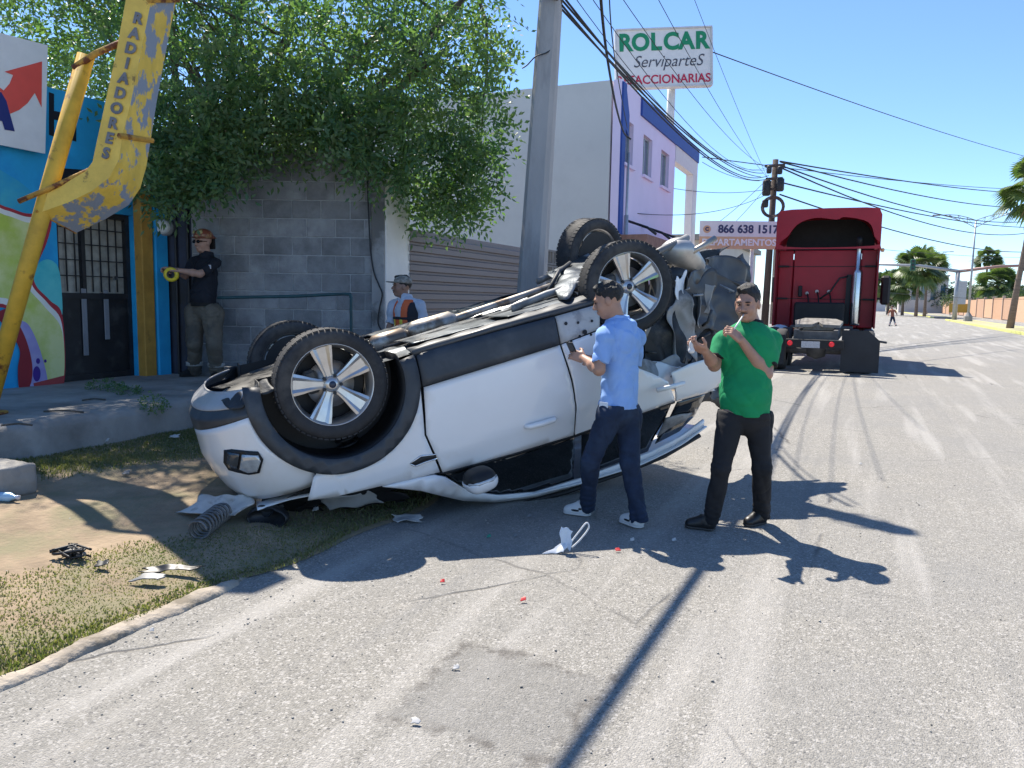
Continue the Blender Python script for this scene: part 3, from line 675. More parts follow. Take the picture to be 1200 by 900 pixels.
# ---- ribbed sheet gate
GTX = pc.x+.02
ga = onx(479, 300, GTX)[1]+.02; gb = 13.6
gt = empty('ribbed_gate', (GTX, ga, .3), 0, 'brown grey metal gate of horizontal ribs behind the car', 'gate')
M_RIB = mat('ribbed_sheet', (.21,.18,.175), .55, metal=.2, var=.12, vscale=2, col2=(.21,.18,.17), c2scale=1.2, stretch=(1,.3,3), world_co=True)
prof = [(0,0),(.035,.012),(.035,.085),(0,.10),(0,.128)]
z0 = .28; nrib = 17
m_ = MB(); L_ = gb-ga
vs = []
for y in (0, L_):
    for (dx, dz) in prof: vs.append((dx, y, dz))
    for (dx, dz) in prof[::-1]: vs.append((dx-.012, y, dz))
k = len(prof)*2
m_.add(vs, [tuple(range(k))[::-1], tuple(range(k, 2*k))]+[(i, (i+1) % k, k+(i+1) % k, k+i) for i in range(k)])
ribme = m_.mesh('rib'); ribme.materials.append(M_RIB)
for i in range(nrib):
    o = bpy.data.objects.new('rib', ribme); COL.objects.link(o); o.parent = gt; o.location = (-.02, 0, z0-.3+i*.1285)
mb = MB(); mb.box((GTX-.06, (ga+gb)/2, .28+nrib*.1285+.02), (.06, L_, .05)); 
for y in (ga+.04, (ga+gb)/2, gb-.04): mb.box((GTX-.075, y, 1.36), (.05, .06, 2.2))
wlocal(gt, mb.build('gate_frame', M_RIB, gt))
# ---- pierced concrete blocks beyond the gate
lw = empty('lattice_wall', (GTX, 13.7, .2), 0, 'short wall of pierced concrete screen blocks beyond the ribbed gate', 'wall')
m_ = MB(); S = .29
for (c, sz) in (((0,0,S/2-.02),(.12,S,.035)),((0,0,-S/2+.02),(.12,S,.035)),((0,S/2-.02,0),(.12,.035,S-.075)),((0,-S/2+.02,0),(.12,.035,S-.075)),((0,0,0),(.11,.03,S-.08))): m_.box(c, sz)
lm = m_.mesh('screen_block'); lm.materials.append(mat('screen_block', (.2,.19,.18), .9, var=.2, bump=.3))
for i in range(12):
    for j in range(8):
        o = bpy.data.objects.new('screen_block', lm); COL.objects.link(o); o.parent = lw; o.location = (-.06, .2+i*.295, .15+j*.295)
# ---- yellow square duct sign on a leaning pipe
M_YEL = mat('worn_yellow_paint', srgb(232, 192, 84), .6, var=.15, vscale=5, col2=srgb(150, 120, 60), c2scale=7, c2lo=.60, c2hi=.66, bump=.15, bscale=40, world_co=True)
M_YELW = mat('flaked_yellow_paint', srgb(228, 190, 80), .6, var=.15, vscale=5, col2=srgb(140, 148, 162), c2scale=4.5, c2lo=.50, c2hi=.54, bump=.2, bscale=30, world_co=True, stretch=(1.5,1.5,.9))
M_RUST = mat('rusty_yellow', srgb(190, 142, 58), .75, var=.25, vscale=14, col2=srgb(110, 62, 36), c2scale=9, c2lo=.52, c2hi=.6, bump=.3, bscale=60, world_co=True)
M_PIPE = mat('ochre_pipe', srgb(214, 168, 52), .6, var=.2, vscale=6, col2=srgb(118, 70, 38), c2scale=5, c2lo=.58, c2hi=.66, world_co=True)
DC = 6.5
yd = empty('duct_sign', gpt(-30, 505, SW_Z), 0, 'worn yellow square duct lettered RADIADORES leaning on a pipe', 'sign')
# edges of the duct in photo pixels: inner front edge, outer front edge, outer back edge (all on upright planes DC and DC+.30 away)
DL = [(176,-120),(149,0),(138,60),(125,120),(115,166),(110,190),(102,201),(86,211),(66,222),(50,232)]
DM = [(203,-120),(177,0),(165,60),(153,120),(143,160),(139,187),(128,208),(107,224),(80,237),(46,249)]
DO = [(232,-120),(205,0),(193,60),(182,120),(175,165),(170,195),(163,220),(150,239),(122,256),(88,272)]
A_ = [Vector(dep(*p, DC)) for p in DL]; B_ = [Vector(dep(*p, DC)) for p in DM]; C_ = [Vector(dep(*p, DC+.30)) for p in DO]; D_ = [C_[i]+(A_[i]-B_[i]) for i in range(10)]
def duct(name, i0, i1):
    mb = MB(); vs = []; fs = []; k = i1-i0
    for i in range(i0, i1): vs += [A_[i], B_[i], C_[i], D_[i]]
    for i in range(k-1):
        for j in range(4): j2 = (j+1) % 4; fs.append((i*4+j, i*4+j2, (i+1)*4+j2, (i+1)*4+j))
    mb.add(vs, fs); mb.mi = [0 if q % 4 == 0 else 1 for q in range(len(fs))]
    o = mb.build(name, parent=yd, mats=[M_YEL, M_YELW]); wlocal(yd, o); solidify(o, .01, -1)
duct('shaft', 0, 5); duct('elbow', 4, 10)
mb = MB(); mb.tube([(A_[4]+B_[4])/2-Vector((0,0,.0)), (C_[4]+D_[4])/2], .01, 4); 
M_IN = mat('duct_inside', (.20,.19,.17), .7, var=.4, vscale=6, world_co=True)
F_ = Vector((CF[0], CF[1], 0)).normalized()
def flange(i, ex=.025):
    c = (A_[i]+B_[i]+C_[i]+D_[i])/4; loop = [c+(v-c)*(1+ex/.2) for v in (A_[i],B_[i],C_[i],D_[i])]
    mb = MB()
    for q in ((1,) if ex > .01 else range(4)): mb.tube([loop[q]+(loop[q]-loop[(q+1) % 4])*.08, loop[(q+1) % 4]], .024 if ex > .01 else .012, 6)
    wlocal(yd, mb.build('flange', M_RUST, yd))
flange(1); flange(4); flange(9, .004)
# letters down the front face
for i, ch in enumerate('RADIADORES'):
    t = i/9; px = 161.5+(124-161.5)*t; py = 22+(180-22)*t
    p = Vector(dep(px, py, DC-.018)); dwn = (Vector(dep(124,180,DC))-Vector(dep(161.5,22,DC))).normalized()
    ux = Vector((CR[0],CR[1],CR[2])); ux = (ux-dwn*ux.dot(dwn)).normalized()
    wlocal(yd, text_obj('letter', ch, .125, mat('grey_lettering', srgb(120, 118, 120), .7, var=.3, world_co=True), yd, frame(p, ux, -dwn), extrude=.003, bold=.006))
# leaning pipe and its arms
a = Vector(dep(99, 72, DC+.05)); b = Vector(dep(3, 417, DC+.05)); dv = (b-a).normalized(); tt = (SW_Z-a.z)/dv.z; foot = a+dv*tt
mb = MB(); mb.tube([a-dv*.05, foot], .068, 14); wlocal(yd, mb.build('pipe', M_PIPE, yd, True))
mb = MB(); mb.tube([Vector(dep(86,80,DC)), Vector(dep(112,63,DC)), Vector(dep(146,48,DC+.05))], .028, 8); wlocal(yd, mb.build('arm', M_RUST, yd, True))
mb = MB(); mb.tube([Vector(dep(22,236,DC-.02)), Vector(dep(62,219,DC-.02)), Vector(dep(112,196,DC+.05))], .022, 8); wlocal(yd, mb.build('arm', M_RUST, yd, True))
mb = MB(); mb.lathe([(0,.0),(.16,.0),(.16,.02),(.075,.025),(.07,.09)], 16, Matrix.Translation(foot-Vector((0,0,.005)))); wlocal(yd, mb.build('base_plate', M_RUST, yd, True))

# ---- utility poles and cables
M_POLE = mat('pole_concrete', (.38,.365,.35), .9, var=.12, vscale=3, col2=(.30,.29,.28), c2scale=2, bump=.25, bscale=35, world_co=True, stretch=(1,1,.25))
PD = 9.0
pb0 = Vector(dep(612, 505, PD)); ptop = Vector(dep(660.5, -222, PD)); dirp = (ptop-pb0).normalized(); pb0 = pb0+dirp*((.1-pb0.z)/dirp.z)
up = empty('utility_pole', pb0, 0, 'tall grey square concrete utility pole rising behind the overturned car', 'utility pole')
mb = MB(); vs = []; fs = []
Rr = Vector((math.cos(RAD(10)), math.sin(RAD(10)), 0)); Rn = Vector((-Rr.y, Rr.x, 0))
for t in (-.06, 0, .25, .5, .75, 1):
    p = pb0.lerp(ptop, t); h = (.165+(.105-.165)*max(0, t)); c = h*.35
    for (u, v) in ((-h,-h+c),(-h+c,-h),(h-c,-h),(h,-h+c),(h,h-c),(h-c,h),(-h+c,h),(-h,h-c)): vs.append(p+Rr*u+Rn*v)
for i in range(5):
    for j in range(8): fs.append((i*8+j, i*8+(j+1) % 8, i*8+8+(j+1) % 8, i*8+8+j))
fs.append(tuple(range(40, 48)))
mb.add(vs, fs); wlocal(up, mb.build('shaft', M_POLE, up))
M_WIRE = mat('cable_black', (.02,.021,.025), .6, var=.2)
mb = MB(); mb.tube(curve_pts([Vector(dep(650,55,PD-.12)), Vector(dep(640,62,PD-.14)), Vector(dep(628,66,PD-.15)), Vector(dep(618,76,PD-.1)), Vector(dep(612,80,PD-.05))]), .008, 5); wlocal(up, mb.build('loose_wire', M_WIRE, up))
for t in (.93,):
    p = pb0.lerp(ptop, t); mb = MB(); mb.lathe([(.19,-.03),(.20,-.03),(.20,.03),(.19,.03)], 12, Matrix.Translation(p), closed=True); wlocal(up, mb.build('clamp_band', mat('galvanised', (.4,.41,.42), .5, .6), up))
pt = Vector(dep(909, 187, 30)); pbb = Vector((pt.x-.1, pt.y, -.1))
M_WOOD = mat('pole_wood', (.085,.065,.055), .9, var=.3, vscale=3, stretch=(3,3,.3), bump=.3)
u2 = empty('wooden_pole', pbb, 0, 'dark wooden utility pole with coiled cable behind the red truck', 'utility pole')
mb = MB(); mb.tube([pbb, pt], .15, 10, r2=.11); wlocal(u2, mb.build('shaft', M_WOOD, u2, True))
mb = MB()
for dz, l in ((-.25,.5),(-.75,.42),(-1.15,.36)):
    mb.box((pt.x, pt.y-.15, pt.z+dz), (l*1.5, .1, .09))
wlocal(u2, mb.build('cross_arm', M_WOOD, u2))
for (dx, dz, r, h) in ((.24,-1.0,.15,.5),(-.26,-1.1,.16,.6),(.2,-.45,.1,.3),(-.2,-.4,.1,.3),(-.28,-1.7,.12,.3)):
    mb = MB(); mb.lathe([(0,0),(r*.8,0),(r,.05),(r,h-.05),(r*.7,h),(0,h)], 12, Matrix.Translation((pt.x+dx, pt.y-.22, pt.z+dz-h/2))); wlocal(u2, mb.build('splice_case', M_WIRE, u2, True))
mb = MB()
for k in range(5):
    R_ = .34+.025*k; c = Vector((pt.x+.02, pt.y-.25-.02*k, pt.z-1.85)); ring_ = [c+Vector((math.cos(6.283*i/22)*R_, 0, math.sin(6.283*i/22)*R_*.95)) for i in range(23)]; mb.tube(ring_, .014, 5, cap=False)
wlocal(u2, mb.build('cable_coil', mat('coil_cable', (.10,.07,.06), .6), u2, True))
mb = MB(); mb.lathe([(.085,0),(.085,3.6)], 10, Matrix.Translation((pt.x+.2, pt.y-.12, .8))); wlocal(u2, mb.build('conduit', mat('tan_conduit', (.35,.28,.2), .7), u2))
NW = [0]
def wire(a, b, sag, r, label, group=None, n=24, name='overhead_wire'):
    a = Vector([float(c) for c in a]); b = Vector([float(c) for c in b]); mb = MB()
    mb.tube([a.lerp(b, i/n)-Vector((0,0,sag*4*(i/n)*(1-i/n))) for i in range(n+1)], r, 5)
    tag(mb.build(name, M_WIRE, smooth=True), label, 'cable', group)
S1 = Vector(dep(657, 2, PD)); S2 = Vector(dep(896, 207, 30)); B0 = Vector((-3.5, -19, 5.9))
for k in range(4):
    o = Vector(((k-1.5)*.028, 0, [0,.04,-.03,.01][k])); wire(S1+o*1.5, S2+o*3.5, .45+.10*k, .014, 'thick black telephone cable bundle running from concrete pole to wooden pole', 'telephone cables between the two poles', 30)
    wire(B0+o*.6, S1+o*.6, .55+.01*k, .015, 'thick black telephone cable passing over the photographer to the concrete pole', 'telephone cables above the near road')
G1 = 'thin wires fanning out above the street'
cb = onx(738, 163, GTX-.02)
mb = MB(); mb.tube(curve_pts([Vector(dep(700,-70,8.9)), Vector(dep(705,10,9.6)), Vector(dep(712,70,11.5)), Vector(dep(722,125,14.5)), Vector(dep(731,155,17.2)), Vector(dep(739,163,17.7))]), .02, 6); tag(mb.build('drop_cable', M_WIRE, smooth=True), 'black drop cable hanging loosely down to the lavender building corner', 'cable')
mb = MB(); mb.tube(curve_pts([Vector(dep(712,-60,8.9)), Vector(dep(716,30,10)), Vector(dep(724,90,13)), Vector(dep(735,150,17.4))]), .009, 5); tag(mb.build('drop_cable', M_WIRE, smooth=True), 'thinner slack wire beside the drop cable by the lavender building', 'cable')
for (a, da, b, db, sg) in (((668,-40),9,(905,196),30,.9),((690,-60),9,(908,200),30,.5),((740,-60),10,(906,215),30,.3),((620,-80),9,(911,190),30,1.2),((780,-90),14,(912,235),30,.2)):
    wire(dep(*a, da), dep(*b, db), sg, .006, 'thin dark wire slanting down across the sky to the wooden pole', G1)
G2 = 'wires leaving the wooden pole along the street'
for (a, b, db, sg) in (((915,190),(1260,236),95,1.2),((915,194),(1260,243),95,2.0),((916,197),(1260,250),95,2.6),((916,214),(1260,262),95,1.0),((914,228),(1260,285),95,1.6),((914,189),(1260,225),95,.6)):
    wire(dep(*a, 30), dep(*b, db), sg, .032, 'thin dark wire running right from the wooden pole over the road', G2)
for (a, da, b, db, sg) in (((760,215),24,(898,222),30,.2),((745,250),20,(898,228),30,.3),((822,275),27,(897,212),30,.1),((820,300),27,(896,222),30,.1),((823,190),27,(890,212),30,.15)):
    wire(dep(*a, da), dep(*b, db), sg, .01, 'thin service wire between lavender building and wooden pole', 'service wires at the building')
for (a, da, b, db) in (((832,60),24.3,(1260,196),70),((823,184),27.6,(1260,222),70),((1030,342),60,(1260,348),90),((1030,292),60,(1260,300),110)):
    wire(dep(*a, da), dep(*b, db), .4, .018, 'faint far wire crossing the open sky above the road', 'far wires over the road')

# ---- lavender two-storey shop
BX = GTX; BY0, BY1, BZ = 18.2, 27.3, 6.83; SOL = 23.95
lb = empty('lavender_shop', (BX, BY0, 0), 0, 'two storey shop with grey side wall, lavender front and blue edging', 'building')
M_GREYW = mat('grey_plaster', (.62,.61,.585), .9, var=.06, vscale=1.2, col2=(.55,.545,.525), c2scale=.6, c2lo=.5, c2hi=.75, bump=.1, bscale=14, world_co=True)
M_LAV = mat('lavender_paint', srgb(232, 216, 240), .8, var=.04, vscale=1, bump=.06, bscale=14, world_co=True)
M_BTRIM = mat('cobalt_trim', srgb(38, 72, 152), .6, var=.1, world_co=True)
mb = MB(); mb.box((BX-7.75, BY0+.11, BZ/2), (15, .22, BZ)); wlocal(lb, mb.build('side_wall', M_GREYW, lb))
mb = MB(); mb.box((BX-7.9, SOL-.1, BZ/2-.2), (15, .2, BZ-.4)); wlocal(lb, mb.build('rear_wall', M_GREYW, lb))
mb = MB(); mb.box((BX-7.9, (BY0+SOL)/2+.02, BZ-.6), (15, SOL-BY0-.5, .2)); wlocal(lb, mb.build('roof', M_CONC, lb))
wins = [(18.48,19.32,4.95,6.0),(20.28,21.2,4.93,5.97),(22.22,23.2,4.92,5.93)]
hol = [[(a,c),(b,c),(b,d),(a,d)] for a,b,c,d in wins]
o = wlocal(lb, panel_obj('front_wall', [(BY0,0),(SOL,0),(SOL,BZ-.02),(BY0,BZ)], lambda y, z: (BX-.1, y, z), M_LAV, lb, step=.9, holes=hol, thick=.2, smooth=False))
M_WGL = mat('shop_window_glass', (.05,.10,.15), .06, var=.2, ior=1.5, coat=.5, world_co=True)
M_ALU = mat('aluminium', (.5,.5,.5), .4, .6)
for (a,b,c,d) in wins:
    w = empty('window', (0,0,0)); w.parent = lb; wlocal(lb, w)
    mb = MB(); mb.box((BX-.13, (a+b)/2, (c+d)/2), (.012, b-a, d-c)); mb.build('pane', M_WGL, w)
    mb = MB()
    for y in (a+.03, (a+b)/2, b-.03): mb.box((BX-.115, y, (c+d)/2), (.04, .045, d-c-.01))
    for z in (c+.025, d-.025): mb.box((BX-.112, (a+b)/2, z), (.036, b-a-.1, .045))
    mb.build('frame', M_ALU, w)
    mb = MB(); mb.box((BX+.02, (a+b)/2, c-.035), (.12, b-a+.12, .07)); mb.build('sill', M_LAV, w)
mb = MB(); mb.box((BX+.025, BY0+.14, 5.0), (.05, .26, 3.55)); wlocal(lb, mb.build('corner_stripe', M_BTRIM, lb))
mb = MB(); mb.prism([(0,0),(.28,-.15),(.30,.35),(.0,.9)], 0, .045, frame((BX+.002, BY0+.27, 5.75), (0,1,0), (0,0,1))); wlocal(lb, mb.build('corner_bracket', M_BTRIM, lb))
mb = MB(); mb.box((BX+.02, (19.9+BY1)/2, BZ-.24), (.07, BY1-19.9, .46)); wlocal(lb, mb.build('parapet_band', M_BTRIM, lb))
mb = MB(); mb.box((BX-.1, (SOL+BY1)/2, BZ-.5), (.24, BY1-SOL-.01, .9)); mb.box((BX-.1, BY1-.35, (BZ-.95)/2), (.24, .7, BZ-.96)); mb.box((BX-.1, (SOL+BY1-.7)/2, 1.6), (.22, BY1-SOL-.72, 3.2)); wlocal(lb, mb.build('porch_frame', mat('porch_white', (.72,.70,.70), .8, var=.05, world_co=True), lb))
mb = MB(); mb.tube([(BX+.09, BY0+.42, 2.0), (BX+.09, BY0+.42, 5.2)], .035, 8); mb.tube([(BX+.09, BY0+.42, 2.0), (BX+.09, BY0+.42, 3.7)], .055, 8); wlocal(lb, mb.build('conduit', M_ALU, lb, True))
ca = onx(741, 268, BX+.1); cbp = onx(790, 285, BX+.1)
mb = MB(); mb.box((BX+.35, 20.4, 3.05), (.7, 4.1, .32)); wlocal(lb, mb.build('awning', mat('rust_awning', (.30,.16,.12), .8, var=.3, vscale=6, world_co=True), lb))
for k in range(3):
    mb = MB(); mb.tube([(BX+.02, 18.9+k*1.5, 3.6), (BX+.55, 18.9+k*1.5, 3.42), (BX+.78, 18.9+k*1.5, 3.25)], .035, 6); wlocal(lb, mb.build('lamp_arm', M_BLK, lb, True))
# ---- ROLCAR roof sign
rs = empty('shop_sign', dep(788, 135, 24), 0, 'white roof sign reading ROLCAR in green with red line below', 'sign')
SD = 24.0; c0 = Vector(dep(778, 67.5, SD)); ux = Vector(dep(833,66,SD))-Vector(dep(722,70,SD)); wd = ux.length; uy = Vector((0,0,1)); Mz = frame(c0, ux, uy)
mb = MB(); mb.box((0,0,-.12), (wd, 1.72, .24)); mb.v = [tuple(Mz @ Vector(v)) for v in mb.v]; wlocal(rs, mb.build('panel', mat('sign_face', (.74,.74,.72), .45, var=.05, world_co=True), rs))
mb = MB(); 
for (c, s_) in (((0,.87,-.1),(wd+.06,.05,.3)),((0,-.87,-.1),(wd+.06,.05,.3)),((wd/2+.015,0,-.1),(.05,1.69,.3)),((-wd/2-.015,0,-.1),(.05,1.69,.3))): mb.box(c, s_)
mb.v = [tuple(Mz @ Vector(v)) for v in mb.v]; wlocal(rs, mb.build('frame', mat('sign_edge', (.6,.6,.6), .5), rs))
M_GRN = mat('sign_green', srgb(12, 136, 92), .5, var=.05); M_RED = mat('sign_red', srgb(190, 30, 70), .5, var=.05); M_DGR = mat('sign_grey', srgb(70, 72, 84), .5, var=.05)
for k, ch in enumerate('ROLCAR'):
    wlocal(rs, text_obj('letter', ch, .70, M_GRN, rs, Mz @ Matrix.Translation((-1.20+k*.478, .46, .008)), bold=.028, sx=.98))
wlocal(rs, text_obj('script_line', 'ServiparteS', .50, M_DGR, rs, Mz @ Matrix.Translation((.12, -.12, .008)), shear=.3, bold=-.002, sx=.95))
wlocal(rs, text_obj('red_line', 'REFACCIONARIAS', .37, M_RED, rs, Mz @ Matrix.Translation((-.02, -.66, .008)), bold=.006, sx=.98))
mb = MB(); q = Vector(dep(787, 100, SD+.48)); mb.tube([(q.x, q.y, q.z+.3), (q.x, q.y, BZ-.9)], .13, 12); wlocal(rs, mb.build('post', mat('post_white', (.68,.67,.65), .6), rs, True))
# ---- apartment banner
bs = empty('apartment_banner', (0,0,0), 0, 'white and tan banner with phone number 866 638 1517 beside the red truck', 'sign')
BDp = 26.0; c0 = Vector(dep(868, 276, BDp)); ux = Vector(dep(916,276.5,BDp))-Vector(dep(820,275.5,BDp)); wd = ux.length; Mz = frame(c0, ux, (0,0,1)); bs.location = (c0.x, c0.y, 0)
mb = MB(); mb.box((0,.22,-.03), (wd,.52,.06)); mb.v = [tuple(Mz @ Vector(v)) for v in mb.v]; wlocal(bs, mb.build('number_panel', mat('banner_white', (.74,.74,.74), .6, var=.05), bs))
mb = MB(); mb.box((0,-.245,-.03), (wd,.41,.06)); mb.v = [tuple(Mz @ Vector(v)) for v in mb.v]; wlocal(bs, mb.build('word_panel', mat('banner_tan', srgb(216,178,140), .6, var=.06), bs))
for tx, xo in (('866',-.50),('638',.155),('1517',.90)): wlocal(bs, text_obj('digit_group', tx, .37, mat('banner_navy', srgb(52,58,96), .5), bs, Mz @ Matrix.Translation((xo,.2,.006)), bold=.012, sx=.98))
wlocal(bs, text_obj('word', 'DEPARTAMENTOS', .30, mat('banner_letter_white', (.85,.85,.85), .5), bs, Mz @ Matrix.Translation((-.05,-.24,.006)), bold=.009, sx=1.02))
mb = MB(); mb.lathe([(.0,.01),(.13,.01),(.13,0)], 18, Mz @ Matrix.Translation((-1.15,.2,0))); wlocal(bs, mb.build('phone_symbol', mat('symbol_tan', srgb(205,165,130), .5), bs))
wlocal(bs, text_obj('symbol_handset', 'C', .17, mat('banner_navy', (.1,.1,.2), .5), bs, Mz @ Matrix.Translation((-1.15,.2,.012)), bold=.01))
mb = MB()
for u in (-.9, .45): p = Mz @ Vector((u,-.3,-.14)); mb.tube([(p.x,p.y,0),(p.x,p.y,p.z+.5)], .06, 8)
wlocal(bs, mb.build('post', mat('post_white', (.7,.7,.7), .6), bs, True))
# ================================================================== the big tree over the block wall
def leaf_cloud(name, clumps, m, parent, per, leaf=.055, leaflets=9, seed=1, droop=.35, wid=.30):
    """compound leaves: every clump (x,y,z,rx,ry,rz) throws sprays of paired leaflets"""
    r = np.random.default_rng(seed); Vs = []
    for (cx, cy, cz, rx, ry, rz) in clumps:
        n = per
        d = r.normal(size=(n, 3)); d /= np.linalg.norm(d, axis=1)[:, None]; rad = r.uniform(.35, 1.0, n)**.6
        p = np.array([cx, cy, cz])+d*rad[:, None]*np.array([rx, ry, rz])
        ax = d+r.normal(0, .55, (n, 3)); ax[:, 2] -= droop; ax /= np.linalg.norm(ax, axis=1)[:, None]
        sd = np.cross(ax, r.normal(size=(n, 3))); sd /= np.linalg.norm(sd, axis=1)[:, None]; nm = np.cross(ax, sd)
        L = leaf*leaflets*.42*r.uniform(.7, 1.25, n)
        for k in range(leaflets):
            t = (k+1)/leaflets; side = 0 if k == leaflets-1 else (1 if k % 2 else -1)
            o = p+ax*(L*t)[:, None]-np.array([0, 0, 1])*(L*t*t*.35)[:, None]
            dr = (ax*.55+sd*side) if side else ax
            dr = dr/np.linalg.norm(dr, axis=1)[:, None]+r.normal(0, .12, (n, 3)); ln = leaf*r.uniform(.75, 1.2, n)*(1 if 0 < k < leaflets-2 else .8)
            w = np.cross(dr, nm+r.normal(0, .35, (n, 3))); w /= np.linalg.norm(w, axis=1)[:, None]
            tip = o+dr*ln[:, None]; mid = o+dr*(ln*.42)[:, None]; wd = w*(ln*wid)[:, None]
            Vs.append(np.stack([o, mid+wd, tip, mid-wd], 1))
    V = np.concatenate(Vs).reshape(-1, 3); F = np.arange(len(V)).reshape(-1, 4)
    return np_mesh(name, V, F, m, parent)
M_LEAF = leaf_mat('ash_leaves', (.065, .145, .072), (.18, .255, .115), .45)
M_BARK = mat('bark', (.10,.085,.07), .95, var=.4, vscale=6, stretch=(3,3,.6), bump=.8, bscale=25, world_co=True)
tb = Vector(dep(292, 440, 11.6)); tb.z = .35
tr = empty('roadside_tree', tb, 0, 'large leafy green tree spreading over block wall and mural wall', 'tree')
r_ = random.Random(5)
cl = []
def clump_px(px, py, d, r, sq=.7):
    p = dep(px, py, d); cl.append((p[0], p[1], p[2], r, r, r*sq))
# the lower hem and right edge follow the photograph; the rest fills the crown behind and above
hem = [(585,15,9.6,.55),(560,60,9.4,.6),(590,95,9.6,.32),(520,40,9.4,.8),(545,120,9.5,.55),(562,160,9.6,.36),(540,195,9.6,.45),(555,225,9.7,.26),(500,200,9.6,.45),(525,232,9.8,.30),(470,160,9.2,.55),(455,195,9.0,.34),(490,236,10.2,.25),
       (420,130,9.0,.6),(430,165,9.0,.42),(390,150,9.1,.5),(350,130,9.3,.55),(330,165,9.4,.36),(300,140,9.2,.5),(270,160,9.0,.45),(250,180,8.9,.36),(225,165,8.8,.45),(205,200,8.8,.34),(245,205,8.7,.22),(203,222,8.6,.18),(190,150,9.0,.5),(178,195,9.2,.26),
       (480,90,9.2,.8),(430,60,9.4,.9),(370,60,9.5,.9),(300,60,9.4,.9),(240,110,9.2,.7),(210,60,9.4,.8),(590,-40,9.8,.8),(520,-30,9.6,.9),(440,-40,9.8,1.0),(350,-40,10,1.1),(260,-40,10,1.1),(560,-100,10.2,1.0),(200,0,9.8,.9)]
for h in hem: clump_px(h[0], h[1]-(16 if h[0] < 460 and h[1] > 120 else 6), h[2], h[3]*(.85 if h[1] > 120 else 1))
for px, py, d, r in ((140,20,10.8,.6),(110,60,11.2,.5),(60,20,11.2,.7),(20,-10,11,.9),(90,-30,11,.9),(30,60,11.8,.6),(150,110,11,.5),(120,100,11.5,.4),(165,60,10.5,.6),(-40,20,11,1.0),(70,75,12,.4),(10,95,12,.4)): clump_px(px, py, d, r)
for i in range(18):   # upper crown
    a = r_.uniform(0, 6.28); q = r_.uniform(0, 1)**.5
    cl.append((tb.x+.9+math.cos(a)*4.0*q, tb.y-.4+math.sin(a)*3.2*q, r_.uniform(5.0, 7.6)-q*1.2, 1.0, 1.0, .7))
for i in range(14):
    a = r_.uniform(0, 6.28); cl.append((tb.x+math.cos(a)*3.6, tb.y+.8+math.sin(a)*2.8, r_.uniform(3.9, 5.2), .8, .8, .6))
for (x, y, z, r) in ((-9.0,6.35,5.9,.9),(-8.35,6.6,6.2,.9),(-7.6,6.95,6.3,.85),(-9.7,6.2,5.9,.9),(-10.5,6.0,6,1.0),(-9.5,6.9,6.6,1.0),(-8.7,7.4,6.7,1.0),(-8.0,7.7,6.5,1.0),(-7.2,7.6,6.4,.9),(-10.3,7.0,6.4,1.1),(-8.7,6.7,5.7,.7),(-9.3,6.6,6.2,.8),(-7.9,7.0,5.8,.7),(-8.9,7.9,6.0,1.0),(-9.8,8.0,6.2,1.0),(-8.4,6.9,6.9,.9),(-9.2,7.3,5.6,.8)): cl.append((x, y, z, r, r, r*.55))
def _lim(c):
    d = np.array(c[:3])-CC; z = d@CF
    if z < 1: return True
    px = 600+FPX*(d@CR)/z; py = 450-FPX*(d@CU)/z; rp = FPX*c[3]/z
    return px+rp*1.15 < (628 if py < 0 else 622)
    
def _front(c):
    d = np.array(c[:3])-CC; z = d@CF; px = 600+FPX*(d@CR)/z; py = 450-FPX*(d@CU)/z
    return not (px < 165 and py > -120 and c[2] < 5.15 and c[0]+c[3]*1.3 > GX-.35)
cl = [c for c in cl if _lim(c) and _front(c)]
crown = leaf_cloud('crown', cl, M_LEAF, tr, 84, leaf=.10, leaflets=9, seed=11, wid=.21); wlocal(tr, crown)
print('leaf quads', len(crown.data.polygons))
# flower/seed clusters: paler sprays
M_SEED = leaf_mat('pale_young_leaves', (.13,.21,.09), (.22,.30,.14))
sp = []
for px, py, d in ((206,212,8.6),(246,208,8.6),(286,132,8.8),(332,135,9.0),(410,176,8.8),(447,125,8.9),(470,60,8.7),(520,85,9.0),(375,90,9.0),(300,90,8.9),(352,28,9),(505,150,9.2),(430,40,9.0),(262,120,8.8),(545,35,9.2),(228,130,8.7),(190,110,8.9),(400,130,8.9),(480,120,9.0),(555,100,9.2),(320,70,9.0),(265,70,8.9),(455,150,8.9),(540,170,9.3),(500,30,9.1),(360,150,9.1),(240,165,8.7),(580,60,9.4),(395,20,9.2)):
    p = dep(px, py, d); sp.append((p[0], p[1], p[2], .10, .10, .12))
wlocal(tr, leaf_cloud('young_leaves', sp, M_SEED, tr, 30, leaf=.085, leaflets=7, seed=4, droop=.2))
def limb(mb, a, b, r0, r1, bend=.25, n=6):
    a, b = Vector(a), Vector(b); o = Vector((r_.uniform(-1,1), r_.uniform(-1,1), r_.uniform(0,.6)))*bend*(b-a).length*.4
    pts = [a.lerp(b, t/n)+o*math.sin(math.pi*t/n)+Vector((r_.uniform(-1,1), r_.uniform(-1,1), r_.uniform(-1,1)))*.03 for t in range(n+1)]; pts[0] = a
    mb.tube(pts, r0, 9, r2=r1); return pts
mb = MB(); fork = tb+Vector((.15,-.1,2.5)); mb.tube([tb-Vector((0,0,.2)), tb+Vector((.05,0,.5)), tb+Vector((.02,-.05,1.4)), fork], [.30,.24,.21,.19], 12); wlocal(tr, mb.build('trunk', M_BARK, tr, True))
M4 = [(290,-20,10.2),(340,40,10.0),(450,30,9.8),(240,40,10.3),(520,60,9.7),(180,20,10.8),(100,10,11.2),(410,110,9.4),(560,-20,9.8)]
